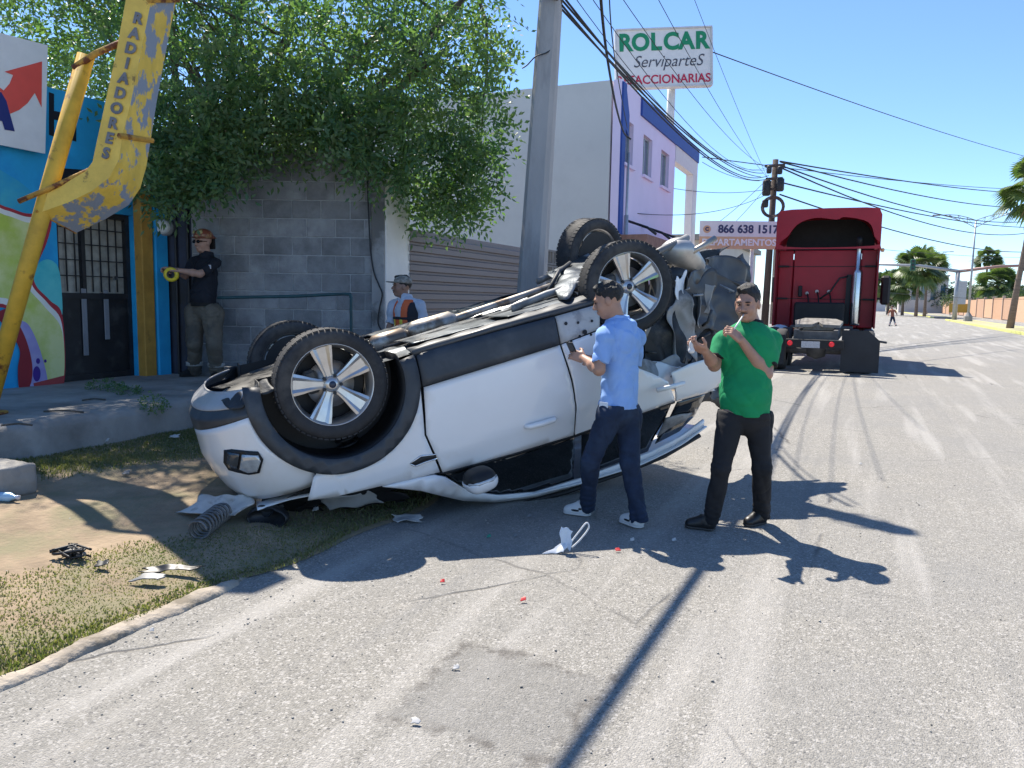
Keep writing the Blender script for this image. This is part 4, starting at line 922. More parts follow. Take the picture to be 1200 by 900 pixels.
for q in M4:
    e = Vector(dep(*q)); mb = MB(); pts = limb(mb, fork+Vector((r_.uniform(-.1,.1), r_.uniform(-.1,.1), -.15)), e, .10, .035)
    for k in range(9):
        s_ = pts[2+k % 5]; near = sorted(cl, key=lambda c: (Vector(c[:3])-s_).length)[r_.randrange(0, 12)]
        limb(mb, s_, near[:3], .028, .008)
    wlocal(tr, mb.build('limb', M_BARK, tr, True))
# ================================================================== red truck tractor
def truck():
    base = gpt(962, 428); base[0] = -1.02; base[1] = 20.0
    t = empty('red_truck_tractor', base, RAD(0), 'dark red truck tractor without trailer, parked with its rear towards the crash', 'truck')
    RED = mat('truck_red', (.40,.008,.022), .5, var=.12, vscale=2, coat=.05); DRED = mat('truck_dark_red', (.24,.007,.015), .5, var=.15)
    BLK = mat('truck_black', (.012,.012,.013), .6, var=.4); RUB = mat('truck_tyre', (.055,.052,.05), .85, var=.25, bump=.2); CHR = mat('truck_chrome', (.62,.61,.6), .2, .95); GREY = mat('truck_dusty_frame', (.12,.115,.11), .75, var=.4)
    y0 = 2.5                                   # back of the sleeper, forward of the rear axle
    # sleeper: back wall in three panels, sides, roof fairing
    for (x0, x1, nm) in ((-.83,.83,'back_panel'),(-1.22,-.85,'back_panel'),(.85,1.22,'back_panel')):
        mb = MB(); mb.box(((x0+x1)/2, y0+.03, 2.03), (x1-x0, .06, 2.05), bev=.02); mb.build(nm, RED, t)
    for z in (1.75, 2.62):
        mb = MB(); mb.box((0, y0-.004, z), (2.42, .02, .018)); mb.build('seam', BLK, t)
    for sx in (-1, 1):
        vs = [(sx*1.235, y0-.5, 1.0),(sx*1.235, y0+1.7, 1.0),(sx*1.235, y0+1.7, 3.7),(sx*1.235, y0-.5, 3.9)]
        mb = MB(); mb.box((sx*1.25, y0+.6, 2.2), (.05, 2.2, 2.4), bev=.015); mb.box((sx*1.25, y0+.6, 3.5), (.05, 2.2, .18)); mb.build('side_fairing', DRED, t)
        for z in (1.75, 2.62):
            mb = MB(); mb.box((sx*1.1, y0-.05, z), (.32, .05, .05)); mb.build('fairing_stay', BLK, t)
    # roof fairing: hollow shell, open to the rear
    def arch(f, z0, w, h, yy, n=20):
        out = []
        for i in range(n+1):
            u = -1+2*i/n; out.append((u*w, yy, z0+h*(1-abs(u)**6)))
        return out
    mb = MB(); prof = [arch(0, 3.05, 1.27, 1.02, y0-.55), arch(0, 3.05, 1.27, 1.04, y0+.3), arch(0, 3.0, 1.26, .95, y0+1.4), arch(0, 2.9, 1.2, .6, y0+2.2)]
    n = 21; vs = [p for pr in prof for p in pr]; fs = [(i*n+j, i*n+j+1, (i+1)*n+j+1, (i+1)*n+j) for i in range(3) for j in range(n-1)]
    mb.add(vs, fs); o = mb.build('roof_fairing', RED, t, True); solidify(o, .05)
    # rear lip with the scalloped opening
    outl = [(-1.27,3.05),(1.27,3.05),(1.27,3.9),(1.2,4.06),(.9,4.09),(0,4.10),(-.9,4.09),(-1.2,4.06),(-1.27,3.9)]
    hole = smooth_poly([(-1.05,3.12),(1.1,3.12),(1.12,3.35),(.95,3.72),(.4,3.86),(.2,3.80),(-.3,3.86),(-.72,3.72),(-.95,3.42)], 4)
    o = panel_obj('fairing_lip', outl, lambda x, z: (x, y0-.56, z), RED, t, .15, [hole], .03, False)
    mb = MB(); mb.box((0, y0+1.1, 3.5), (2.3, .03, .95)); mb.build('fairing_back', BLK, t)
    mb = MB(); mb.box((0, y0+2.2, 1.9), (2.3, 3.0, 1.9), bev=.08); mb.build('cab', RED, t)
    mb = MB(); mb.box((0, y0+4.3, 1.35), (1.9, 1.8, 1.0), bev=.15); mb.build('bonnet', RED, t)
    # exhaust stack
    mb = MB(); mb.lathe([(.0,0),(.12,0),(.125,.05),(.125,1.35),(.11,1.42),(.07,1.45),(.065,2.0),(.07,2.03),(0,2.03)], 18, Matrix.Translation((.78, y0-.3, 1.08))); mb.build('exhaust_stack', CHR, t, True)
    mb = MB(); mb.tube([(.78,y0-.3,3.08),(.78,y0-.34,3.2),(.78,y0-.5,3.32)], .065, 12); mb.build('exhaust_tip', BLK, t, True)
    mb = MB(); mb.box((.58, y0-.2, 1.75), (.12,.1,1.3)); mb.build('stack_bracket', BLK, t)
    # air lines and couplings
    for k, (x, z) in enumerate(((-.45,1.9),(-.2,1.95),(.1,1.95))):
        mb = MB(); mb.tube([(x,y0-.02,z),(x+.05,y0-.25,z-.12),(x+.1,y0-.35,z-.45),(x*.5,y0-.5,1.35)], .02, 7); mb.build('air_line', BLK, t, True)
        mb = MB(); mb.lathe([(0,.03),(.04,.03),(.05,0)], 10, frame((x,y0-.03,z), (1,0,0), (0,0,1))); mb.build('coupling', mat('coupling_pale', (.6,.55,.5), .5), t)
    mb = MB(); mb.tube([(.55,y0-.25,2.35),(.35,y0-.3,2.3),(.15,y0-.35,1.95),(-.1,y0-.4,1.75)], .025, 7); mb.build('air_line', BLK, t, True)
    mb = MB(); mb.box((-.1,y0-.3,1.35), (1.25,.5,.62), bev=.04); mb.build('tool_box', BLK, t)
    mb = MB(); mb.box((-.62,y0-.12,1.95), (.1,.14,.3), bev=.02); mb.build('work_lamp', BLK, t)
    mb = MB(); mb.box((1.34,y0+.1,3.05), (.09,.05,.1), bev=.02); mb.build('marker_lamp', mat('amber', (.8,.45,.2), .3), t)
    # frame, fifth wheel, crossmember, lamps, plate
    mb = MB()
    for sx in (-1,1): mb.box((sx*.43,2.4,.88), (.09,6.4,.26))
    for y in (-.75,.3,1.6,2.8): mb.box((0,y,.88), (.77,.12,.2))
    mb.build('frame_rails', GREY, t)
    mb = MB(); mb.prism([(-.5,-.5),(-.12,-.45),(0,-.05),(.12,-.45),(.5,-.5),(.55,.1),(.35,.5),(-.35,.5),(-.55,.1)], 0, .07, Matrix.Translation((0,.35,1.12)) @ Matrix.Rotation(RAD(8),4,'X')); mb.box((0,.35,1.05),(.7,.25,.14)); mb.build('fifth_wheel', mat('greasy_plate', (.30,.29,.27), .5, .4, var=.4), t)
    mb = MB(); mb.box((0,-.98,.70), (1.25,.08,.20), bev=.015); mb.build('light_bar', BLK, t)
    for sx in (-1,1):
        mb = MB(); mb.lathe([(0,.03),(.05,.025),(.06,0)], 14, frame((sx*.45-.08,-1.03,.70), (1,0,0), (0,0,1))); mb.build('tail_lamp', mat('tail_red', (.55,.02,.03), .25, emit=(.6,.02,.03,.25)), t)
    mb = MB(); mb.box((-.08,-1.03,.68), (.40,.01,.15)); mb.build('number_plate', mat('plate_grey', (.5,.5,.52), .5, var=.3, vscale=30), t)
    for y in (.0, 1.35):
        for sx in (-1,1):
            for k, xo in enumerate((.80,1.13)):
                w = empty('wheel', (sx*xo, y, .5)); w.parent = t; Mx = Matrix.Rotation(math.pi/2,4,'Y')
                mb = MB(); mb.lathe([(.28,-.13),(.44,-.135),(.485,-.11),(.5,-.06),(.5,.06),(.485,.11),(.44,.135),(.28,.13)], 36, Mx); mb.build('tyre', RUB, w, True)
                mb = MB(); mb.lathe([(.285,-.12),(.26,-.1),(.24,.0),(.12,.02),(.1,.05),(0,.05)], 24, Mx); mb.build('rim', CHR, w, True)
        mb = MB(); mb.tube([(-1.0,y,.5),(1.0,y,.5)], .09, 10); mb.lathe([(0,-.22),(.2,-.15),(.24,0),(.2,.15),(0,.22)], 16, Matrix.Translation((0,y,.5))); mb.build('axle', GREY, t, True)
    # front wheels
    for sx in (-1,1):
        w = empty('wheel', (sx*1.02, 6.9, .5)); w.parent = t; mb = MB(); mb.lathe([(.28,-.13),(.44,-.135),(.485,-.11),(.5,-.06),(.5,.06),(.485,.11),(.44,.135),(.28,.13)], 30, Matrix.Rotation(math.pi/2,4,'Y')); mb.build('tyre', RUB, w, True)
    # mudflaps
    for sx, ww in ((1,.80),(-1,.62)):
        mb = MB(); x0 = sx*.97; mb.prism([(-ww/2,.0),(ww/2,0),(ww/2,.72),(ww/2-.25,.95),(-ww/2,.95)] if sx > 0 else [(-ww/2,.1),(ww/2,.1),(ww/2,.8),(-ww/2,.8)], 0, .02, frame((x0,-.86,.08), (1,0,0), (.0,.05,1))); mb.build('mudflap', mat('mudflap', (.02,.021,.024), .6, var=.3, vscale=3), t)
    # mirrors
    mb = MB(); mb.box((1.52,y0+2.6,2.05), (.26,.16,.85), bev=.06); mb.build('mirror', BLK, t)
    mb = MB(); mb.tube([(1.2,y0+2.6,2.35),(1.45,y0+2.6,2.35)], .03, 8); mb.tube([(1.2,y0+2.6,1.8),(1.45,y0+2.6,1.8)], .03, 8); mb.build('mirror_arm', BLK, t)
    mb = MB(); mb.box((-1.52,y0+2.6,2.05), (.26,.16,.85), bev=.06); mb.tube([(-1.2,y0+2.6,2.35),(-1.45,y0+2.6,2.35)], .03, 8); mb.build('mirror', BLK, t)
    mb = MB(); mb.tube([(1.2,.9,.75),(1.55,.9,.7)], .03, 6); mb.build('side_bar', GREY, t); mb = MB(); mb.box((0,2.0,1.02),(1.5,1.1,.05)); mb.build('deck_plate', GREY, t)
    mb = MB(); mb.lathe([(.0,-.55),(.3,-.55),(.32,-.5),(.32,.5),(.3,.55),(0,.55)], 20, Matrix.Translation((-.98,y0-.6,.75)) @ Matrix.Rotation(math.pi/2,4,'X')); mb.build('fuel_tank', CHR, t, True); mb = MB(); mb.lathe([(.0,-.55),(.3,-.55),(.32,-.5),(.32,.5),(.3,.55),(0,.55)], 20, Matrix.Translation((.98,y0+1.2,.75)) @ Matrix.Rotation(math.pi/2,4,'X')); mb.build('fuel_tank', CHR, t, True)
truck()

# ================================================================== the far side of the road
M_PTR = mat('palm_trunk', (.20,.15,.115), .95, var=.3, vscale=2, stretch=(1,1,5), bump=.5)
M_FROND = leaf_mat('palm_fronds', (.06,.105,.04), (.16,.20,.08), .35)
M_DEAD = mat('dead_fronds', (.20,.15,.075), .9, var=.3)
def palm(px, py, d, top_py, r, label, seed, lean=0.0, group='palms along the road'):
    b = Vector(dep(px, py, d)); b.z = .1; ztop = CAM_H+(357-top_py)/FPX*d
    t = empty('palm_tree', b, 0, label, 'palm tree', group); rr = np.random.default_rng(seed)
    c = Vector((lean, 0, ztop-b.z-r*.55)); mb = MB(); mb.tube([(0,0,0),(lean*.3,0,c.z*.35),(lean*.7,0,c.z*.7),tuple(c)], [.26,.19,.17,.2], 9); mb.build('trunk', M_PTR, t, True)
    mb = MB(); n = 58
    for i in range(n):
        a = rr.uniform(0, 6.28); el = rr.uniform(-.9, 1.45); L = r*rr.uniform(.75, 1.1); st = L*.55
        dv = Vector((math.cos(a)*math.cos(el), math.sin(a)*math.cos(el), math.sin(el))); sd = Vector((-math.sin(a), math.cos(a), 0)); nv = dv.cross(sd); ro = rr.uniform(-1.0, 1.0); sd = sd*math.cos(ro)+nv*math.sin(ro); nv = dv.cross(sd)
        hub = c+dv*st-Vector((0,0,.05*L))
        mb.tube([c, c+dv*st*.5, hub], .025*r/1.6, 4, cap=False)
        for k in range(15):                        # fan of stiff segments
            w = -1.35+2.7*k/14; q = (dv*math.cos(w)+sd*math.sin(w)); l2 = L*.62*(1-.18*abs(w)); tip = hub+q*l2-Vector((0,0,.28*l2))
            m1 = hub+q*l2*.55; h = (q.cross(nv))*.045*L
            mb.add([hub, m1+h, tip, m1-h], [(0,1,2,3)])
    mb.build('crown', M_FROND, t)
    mb = MB()
    for i in range(26):
        a = rr.uniform(0, 6.28); L = r*rr.uniform(.5, .95); q = Vector((math.cos(a)*.42, math.sin(a)*.42, -1)).normalized(); sd = Vector((-math.sin(a), math.cos(a), 0))*.11*L
        o_ = c-Vector((0,0,.12)); mb.add([o_, o_+q*L*.5+sd, o_+q*L, o_+q*L*.5-sd], [(0,1,2,3)])
    mb.build('dead_skirt', M_DEAD, t)
palm(1184, 380, 55, 196, 2.6, 'tall fan palm on the median beside the white pickup', 1, lean=.85)
palm(1073, 372, 112, 296, 3.4, 'fan palm with a full round crown behind the signal mast', 2)
palm(1083, 372, 118, 300, 3.0, 'fan palm close behind the full crowned one on the median', 8)
palm(1057, 371, 125, 318, 3.2, 'pale shorter fan palm beside the full crowned palm', 3)
palm(1040, 370, 130, 322, 3.0, 'squat fan palm beyond the truck mirror', 4)
palm(1152, 371, 150, 292, 2.6, 'slim distant fan palm showing above the street lamp shaft', 5)
palm(1166, 373, 140, 316, 3.8, 'dark distant fan palm beside the far signal head', 6)
# street lamps
M_GAL = mat('lamp_galvanised', (.36,.37,.38), .5, .5, var=.15)
def lamp(x, y, h, label, s=1.0):
    t = empty('street_lamp', (x, y, .15), 0, label, 'street lamp', 'double arm street lamps on the median')
    mb = MB(); mb.tube([(0,0,0),(0,0,h)], .13*s, 10, r2=.07*s); mb.build('shaft', M_GAL, t, True)
    mb = MB(); mb.lathe([(.42,0),(.40,.5),(.2,.8),(.14,.9)], 8); mb.build('footing', M_CONC, t)
    for sx in (-1,1):
        mb = MB(); top = [(sx*u*3.3, 0, h-.15+1.35*math.sin(u*1.5)*.75) for u in (0,.25,.5,.75,1)]; bot = [(sx*u*3.0, 0, h-1.1+1.75*u) for u in (0,.25,.5,.75)]
        top = [(sx*u*3.3, 0, h+.62*u+.25*math.sin(u*3.14)) for u in (0,.25,.5,.75,1)]; bot = [(sx*u*2.9, 0, h-.75+1.35*u**.8) for u in (0,.25,.5,.75,1)]
        mb.tube(top, .045*s, 6); mb.tube(bot, .04*s, 6)
        for i in range(1,5): mb.tube([top[i], bot[i]], .025*s, 5)
        for i in range(4): mb.tube([bot[i], top[i+1]], .02*s, 5)
        mb.build('arm', M_GAL, t)
        mb = MB(); mb.box((sx*3.6,0,h+.62), (.75,.28,.13), bev=.04); mb.build('lantern', mat('lantern_grey', (.2,.2,.21), .5), t)
    return t
lamp(9.75, 92.5, 10.3, 'street lamp with double latticed arms nearest the palm on the median')
lamp(10.3, 165, 11.0, 'distant street lamp with double arms behind the full crowned palm')
# signal mast
def signal():
    t = empty('signal_mast', (9.3, 101, .12), 0, 'grey traffic signal mast with two long arms over the road', 'traffic light')
    H_ = 5.5; mb = MB(); mb.tube([(0,0,0),(0,0,H_+.1)], .26, 12, r2=.22); mb.build('post', M_GAL, t, True)
    mb = MB(); mb.tube([(0,0,H_),(-4,0,H_+.65),(-12.5,0,H_+.95)], [.2,.16,.1], 10); mb.build('arm', M_GAL, t, True)
    mb = MB(); mb.tube([(0,0,H_),(4,0,H_+.55),(13,0,H_+.9)], [.2,.16,.1], 10); mb.build('arm', mat('arm_rust', (.32,.2,.18), .6, .2), t, True)
    mb = MB(); mb.box((0,0,H_+.1),(1.6,.5,.12)); mb.build('cap_plate', M_GAL, t)
    mb = MB(); mb.box((.55,-.15,3.1), (.85,.06,2.6)); mb.build('sign_plate', mat('sign_back', (.42,.43,.44), .5), t)
    for (x, z, c, nm) in ((-4.6,H_+.72,(.02,.11,.07),'green backed signal head'),(-9.6,H_+.9,(.02,.12,.08),'green backed signal head'),(6.3,H_+.72,(.10,.02,.03),'red backed signal head')):
        h_ = empty('signal_head', (x,0,z)); h_.parent = t; h_['label'] = nm
        mb = MB(); mb.box((0,0,0), (.55,.35,1.35), bev=.05); mb.build('housing', mat('head_%s' % nm, c, .5), h_)
        for k in range(3):
            mb = MB(); mb.lathe([(0,.12),(.13,.1),(.15,0)], 12, frame((0,-.18,.42-.42*k), (1,0,0), (0,0,1))); mb.build('lens', mat('lens_dark', (.03,.03,.03), .3), h_)
signal()
# white pickup on the far carriageway
def pickup():
    t = empty('white_pickup', (14.0, 69.5, 0), RAD(4), 'white and black pickup truck passing behind the tall median palm', 'pickup')
    WH = mat('pickup_white', (.7,.71,.72), .3, var=.04, coat=.4); BK = mat('pickup_black', (.015,.015,.017), .35, var=.3); GL = mat('pickup_glass', (.02,.025,.03), .05)
    prof = [(-2.7,.55),(-2.72,.95),(-1.5,1.12),(-1.42,1.12),(-.75,1.78),(.75,1.80),(1.0,1.18),(2.6,1.18),(2.65,.6),(2.3,.5),(-2.4,.45)]
    mb = MB(); mb.prism([(p[0],p[1]) for p in prof], -.95, .95, frame((0,0,0), (0,1,0), (0,0,1))); o = mb.build('body', WH, t); md = o.modifiers.new('b','BEVEL'); md.width = .05; md.segments = 2
    mb = MB(); mb.prism([(-.72,1.72),(-1.28,1.2),(.85,1.22),(.66,1.72)], -.96, .96, frame((0,0,0), (0,1,0), (0,0,1))); mb.build('side_window', GL, t)
    mb = MB(); mb.prism([(-1.40,1.2),(-.80,1.72),(-.84,1.74),(-1.46,1.2)], -.8, .8, frame((0,0,0), (0,1,0), (0,0,1))); mb.build('windscreen', GL, t)
    mb = MB(); mb.box((0,1.8,1.45), (1.85,1.7,.55), bev=.05); mb.build('bed_load', BK, t)
    mb = MB(); mb.box((0,-2.74,.75), (1.4,.06,.32), bev=.02); mb.build('grille', BK, t)
    mb = MB(); mb.box((0,-2.78,.5), (1.85,.14,.2), bev=.03); mb.build('bumper', BK, t)
    for sx in (-1,1):
        mb = MB(); mb.box((sx*.8,-2.71,.86), (.28,.07,.2), bev=.03); mb.build('headlight', mat('headlight', (.8,.8,.8), .1), t)
        mb = MB(); mb.box((sx*1.08,-1.05,1.25), (.22,.12,.2), bev=.04); mb.build('mirror', BK, t)
        for y in (-1.75,1.75):
            w = empty('wheel', (sx*.88,y,.4)); w.parent = t; mb = MB(); mb.lathe([(.22,-.12),(.37,-.12),(.4,-.08),(.4,.08),(.37,.12),(.22,.12)], 26, Matrix.Rotation(math.pi/2,4,'Y')); mb.build('tyre', mat('rubber', (.02,.02,.021), .8), w, True)
            mb = MB(); mb.lathe([(0,sx*.1),(.2,sx*.09),(.23,sx*.11)], 18, Matrix.Rotation(math.pi/2,4,'Y')); mb.build('rim', mat('rim_grey', (.4,.4,.4), .3, .8), w, True)
pickup()
# orange perimeter wall, far buildings, trees
ow = empty('orange_wall', (25, 110, 0), 0, 'long low orange perimeter wall across the far carriageway', 'wall')
mb = MB()
x_ = 17.0
for k in range(36):
    y = 100+k*9; mb = MB(); mb.box((x_, y, 1.45), (.2, 8.6, 2.8+.2*(k % 2))); wlocal(ow, mb.build('panel', mat('orange_wall_%d' % (k % 3), [(.56,.33,.20),(.60,.37,.23),(.50,.30,.19)][k % 3], .85, var=.12, world_co=True), ow))
    mb = MB(); mb.box((x_-.05, y+4.45, 1.6), (.35, .3, 3.2)); wlocal(ow, mb.build('pier', mat('pier_tan', (.5,.38,.3), .85), ow))
p = onx(1129, 360, 16.0); ys_ = empty('yellow_board', (16.0, p[1], 0), 0, 'low mustard yellow board standing before the orange wall', 'sign')
mb = MB(); mb.box((0,0,1.4), (4.5,.1,1.6), bev=.02); mb.build('board', mat('mustard_board', (.42,.29,.05), .7), ys_)
mb = MB(); 
for x in (-2.0,2.0): mb.tube([(x,.08,0),(x,.08,2.1)], .06, 6)
mb.build('post', M_GAL, ys_)
def block(name, label, x0, x1, y0, y1, h, col, nwin=3, cat='building'):
    t = empty(name, ((x0+x1)/2, y0, 0), 0, label, cat)
    w_, d_ = x1-x0, y1-y0; mb = MB(); mb.box((0, d_/2, h/2), (w_, d_, h)); mb.build('wall', mat('wall_'+name+str(col), col, .85, var=.1, vscale=.5, world_co=True), t)
    mb = MB(); mb.box((0, d_/2, h+.12), (w_+.5, d_+.5, .24)); mb.build('roof', M_CONC, t)
    for k in range(nwin):
        x = -w_/2+w_*(k+.5)/nwin; q = MB(); q.box((x, -.03, h*.55), (w_/nwin*.5, .08, h*.4)); q.build('window', M_WGL, t)
block('white_shop', 'small white building with flat roof at the end of the street', -2, 5, 235, 250, 7, (.62,.62,.62), 4)
block('canopy_shop', 'pale building with dark openings beyond the median palms', 7.5, 18, 215, 225, 9, (.55,.50,.46), 5)
block('pale_store', 'low cream building standing behind the orange wall', 22, 40, 190, 205, 6, (.55,.52,.46), 5)
block('left_store', 'pale cream store partly hidden behind the apartment banner', -13, -5.6, 33, 44, 4.2, (.55,.52,.47), 3)
mb = MB()
gf = empty('white_fence', (-5.2, 29, 0), 0, 'white steel fence below the apartment banner', 'fence')
for k in range(12):
    mb = MB(); mb.tube([(0,k*.3,0),(0,k*.3,2.2)], .035, 6); mb.build('bar', mat('fence_white', (.7,.7,.7), .5), gf)
mb = MB(); mb.box((0,1.65,2.1),(.06,3.5,.08)); mb.box((0,1.65,.3),(.06,3.5,.08)); mb.build('rail', mat('fence_white', (.7,.7,.7), .5), gf)
M_BGLEAF = leaf_mat('far_leaves', (.045,.075,.04), (.09,.125,.06), .3)
def bgtree(x, y, h, w, label, seed, group='trees beyond the far road'):
    t = empty('background_tree', (x, y, 0), 0, label, 'tree', group); rr = np.random.default_rng(seed)
    mb = MB(); mb.tube([(0,0,0),(.1,0,h*.3),(0,.1,h*.55)], [.3,.22,.12], 8); mb.build('trunk', M_BARK, t, True)
    cls = []
    for i in range(16):
        a = rr.uniform(0, 6.28); q = rr.uniform(0,1)**.5; cls.append((math.cos(a)*w*.5*q, math.sin(a)*w*.4*q, h*rr.uniform(.38,.88)-q*h*.12, w*.20, w*.20, h*.13))
    leaf_cloud('crown', cls, M_BGLEAF, t, 75, leaf=.32*LS, leaflets=5, seed=seed, wid=.38)
names = ['dark rounded tree behind the orange wall','broad low tree behind the orange wall','pale olive tree behind the orange wall','tall dark tree behind the yellow board','wide tree beside the far signal arm','bushy tree near the white pickup','shady tree at the end of the street','round tree behind the end of the street shop','leafy tree above the canopy building','dense tree left of the median palms','dense hedge like tree by the distant crossing','small tree at the far right of the orange wall']
for i, (px, d, tp, wpx) in enumerate(((1118,190,322,60),(1140,165,328,60),(1160,150,324,50),(1096,240,335,50),(1180,135,336,50),(1198,128,334,40),(1035,350,334,36),(1050,340,338,36),(1065,330,336,40),(1078,300,330,44),(1012,380,336,40),(1215,125,325,50))):
    b = dep(px, 372, d); LS = d/150; h = 1.6+(358-tp)/FPX*d; bgtree(b[0], b[1], h, wpx/FPX*d, names[i], 20+i)
# ================================================================== the overturned car
CAR_T = Vector((-3.8822, 4.653, 1.318)); CAR_E = Euler((RAD(180), RAD(-15.5), RAD(49)))
car = empty('overturned_car', CAR_T, 0, 'white compact SUV lying upside down on its roof with crushed rear', 'car'); car.rotation_euler = CAR_E
CM = np.array(CAR_E.to_matrix())
def cpx(px, py, y):
    """photo pixel -> car coordinates on the car's own plane y = const (x rearwards, y to its right, z up when upright)"""
    o = CM.T @ (CC-np.array(CAR_T)); d = CM.T @ ray(px, py); t = (y-o[1])/d[1]; return o+d*t
C_WHITE = mat('car_pearl_white', (.83,.82,.81), .3, var=.02, vscale=3, coat=.7, col2=(.74,.70,.64), c2scale=1.6, c2lo=.56, c2hi=.74)
C_CLAD = mat('car_grey_cladding', (.036,.042,.05), .5, var=.2, vscale=5, col2=(.07,.075,.08), c2scale=3, c2lo=.5, c2hi=.7, bump=.06, bscale=200)
C_BLACK = mat('car_black_plastic', (.009,.009,.010), .55, var=.4)
C_DARK = mat('car_dark_metal', (.03,.033,.037), .6, .2, var=.5, vscale=6, col2=(.09,.085,.075), c2scale=5, c2lo=.56, c2hi=.66, bump=.2)
C_GLASS = mat('car_dark_cabin_glass', (.006,.007,.008), .04, var=.2, coat=.6)  # near-black and opaque: the dark cabin behind is put into the colour
C_RUB = mat('car_tyre_rubber', (.028,.028,.03), .8, var=.3, vscale=14, col2=(.07,.065,.06), c2scale=4, c2lo=.52, c2hi=.66, bump=.08, bscale=120)
C_ALLOY = mat('car_alloy', (.58,.57,.56), .28, .85, var=.08, vscale=12)
C_GREYP = mat('car_grey_panel', (.30,.30,.295), .55, .1, var=.15, vscale=5, col2=(.16,.16,.16), c2scale=4)
C_FLOOR = mat('car_underbody', (.085,.098,.112), .38, .55, var=.35, vscale=4, col2=(.16,.165,.165), c2scale=2.6, c2lo=.5, c2hi=.68, bump=.15, bscale=30, rvar=.12)
C_EXH = mat('car_exhaust', (.42,.38,.33), .45, .7, var=.25, vscale=8, col2=(.20,.15,.11), c2scale=5)
C_CHROME = mat('car_chrome', (.75,.75,.76), .12, 1.0, var=.03)
C_LAMP = mat('car_lamp_glass', (.55,.57,.58), .06, .3, var=.2, vscale=20, coat=1)
C_SILVER = mat('car_silver_grey_plastic', (.055,.058,.062), .42, .0, var=.25, vscale=4, col2=(.11,.112,.115), c2scale=3, c2lo=.55, c2hi=.7)
def interp(x, tab):
    return float(np.interp(x, [t[0] for t in tab], [t[1] for t in tab]))
WZ = [(.15,.78),(.25,.85),(.35,.885),(.5,.905),(.7,.915),(.9,.91),(1.05,.888),(1.15,.865),(1.25,.835),(1.45,.71),(1.6,.60),(1.8,.50)]
def halfw(x, z):
    w = interp(z, WZ)
    if x < -.15: w -= .10*((-.15-x)/.6)**2
    if x > 2.6: w -= .05*((x-2.6)/.6)**2
    return w
def sidefn(sg, off=0.0, dent=0.0, seed=0):
    def fn(x, z):
        y = halfw(x, z)+off+.008*math.exp(-((z-.99-.03*(x-.5))/.03)**2)          # character line
        if dent: y += dent*float(vnoise(x*9, z*9, 0*x+seed, seed))+dent*.6*abs(float(vnoise(x*15, z*22, seed, seed+3)))
        return (x, sg*y, z)
    return fn
ARC = (-.02, .33)
def arc(r, a0, a1, n=18, c=ARC): return [(c[0]+r*math.cos(RAD(a0+(a1-a0)*i/n)), c[1]+r*math.sin(RAD(a0+(a1-a0)*i/n))) for i in range(n+1)]
fend = arc(.565, 16, 118)+[(-.325,.86),(-.40,1.0),(-.2,1.04),(.1,1.08),(.4,1.12),(.525,1.135),(.475,.83),(.535,.505)]
fdoor = [(.560,.505),(.490,.83),(.545,1.145),(.8,1.175),(1.1,1.205),(1.4,1.225),(1.635,1.24),(1.675,1.0),(1.68,.8),(1.655,.515)]
fclad = [(.575,.285),(.63,.272),(1.2,.285),(1.675,.300),(1.650,.508),(1.1,.505),(.552,.497)]
fendclad = [(.565,.28),(.540,.497)]+arc(.56, 17, -6, 6)
rdoor = [(1.672,.515),(1.695,.8),(1.69,1.0),(1.650,1.245),(2.1,1.262),(2.62,1.275),(2.55,1.08),(2.40,.96),(2.28,.88),(2.16,.78),(2.06,.62),(2.03,.5)]
rlow = [(1.69,.305),(2.03,.31),(2.05,.40),(2.02,.49),(1.67,.508)]
quarter = [(2.64,1.285),(2.99,1.325),(3.22,1.30),(3.20,1.12),(3.02,1.02),(2.78,1.00),(2.60,1.02)]
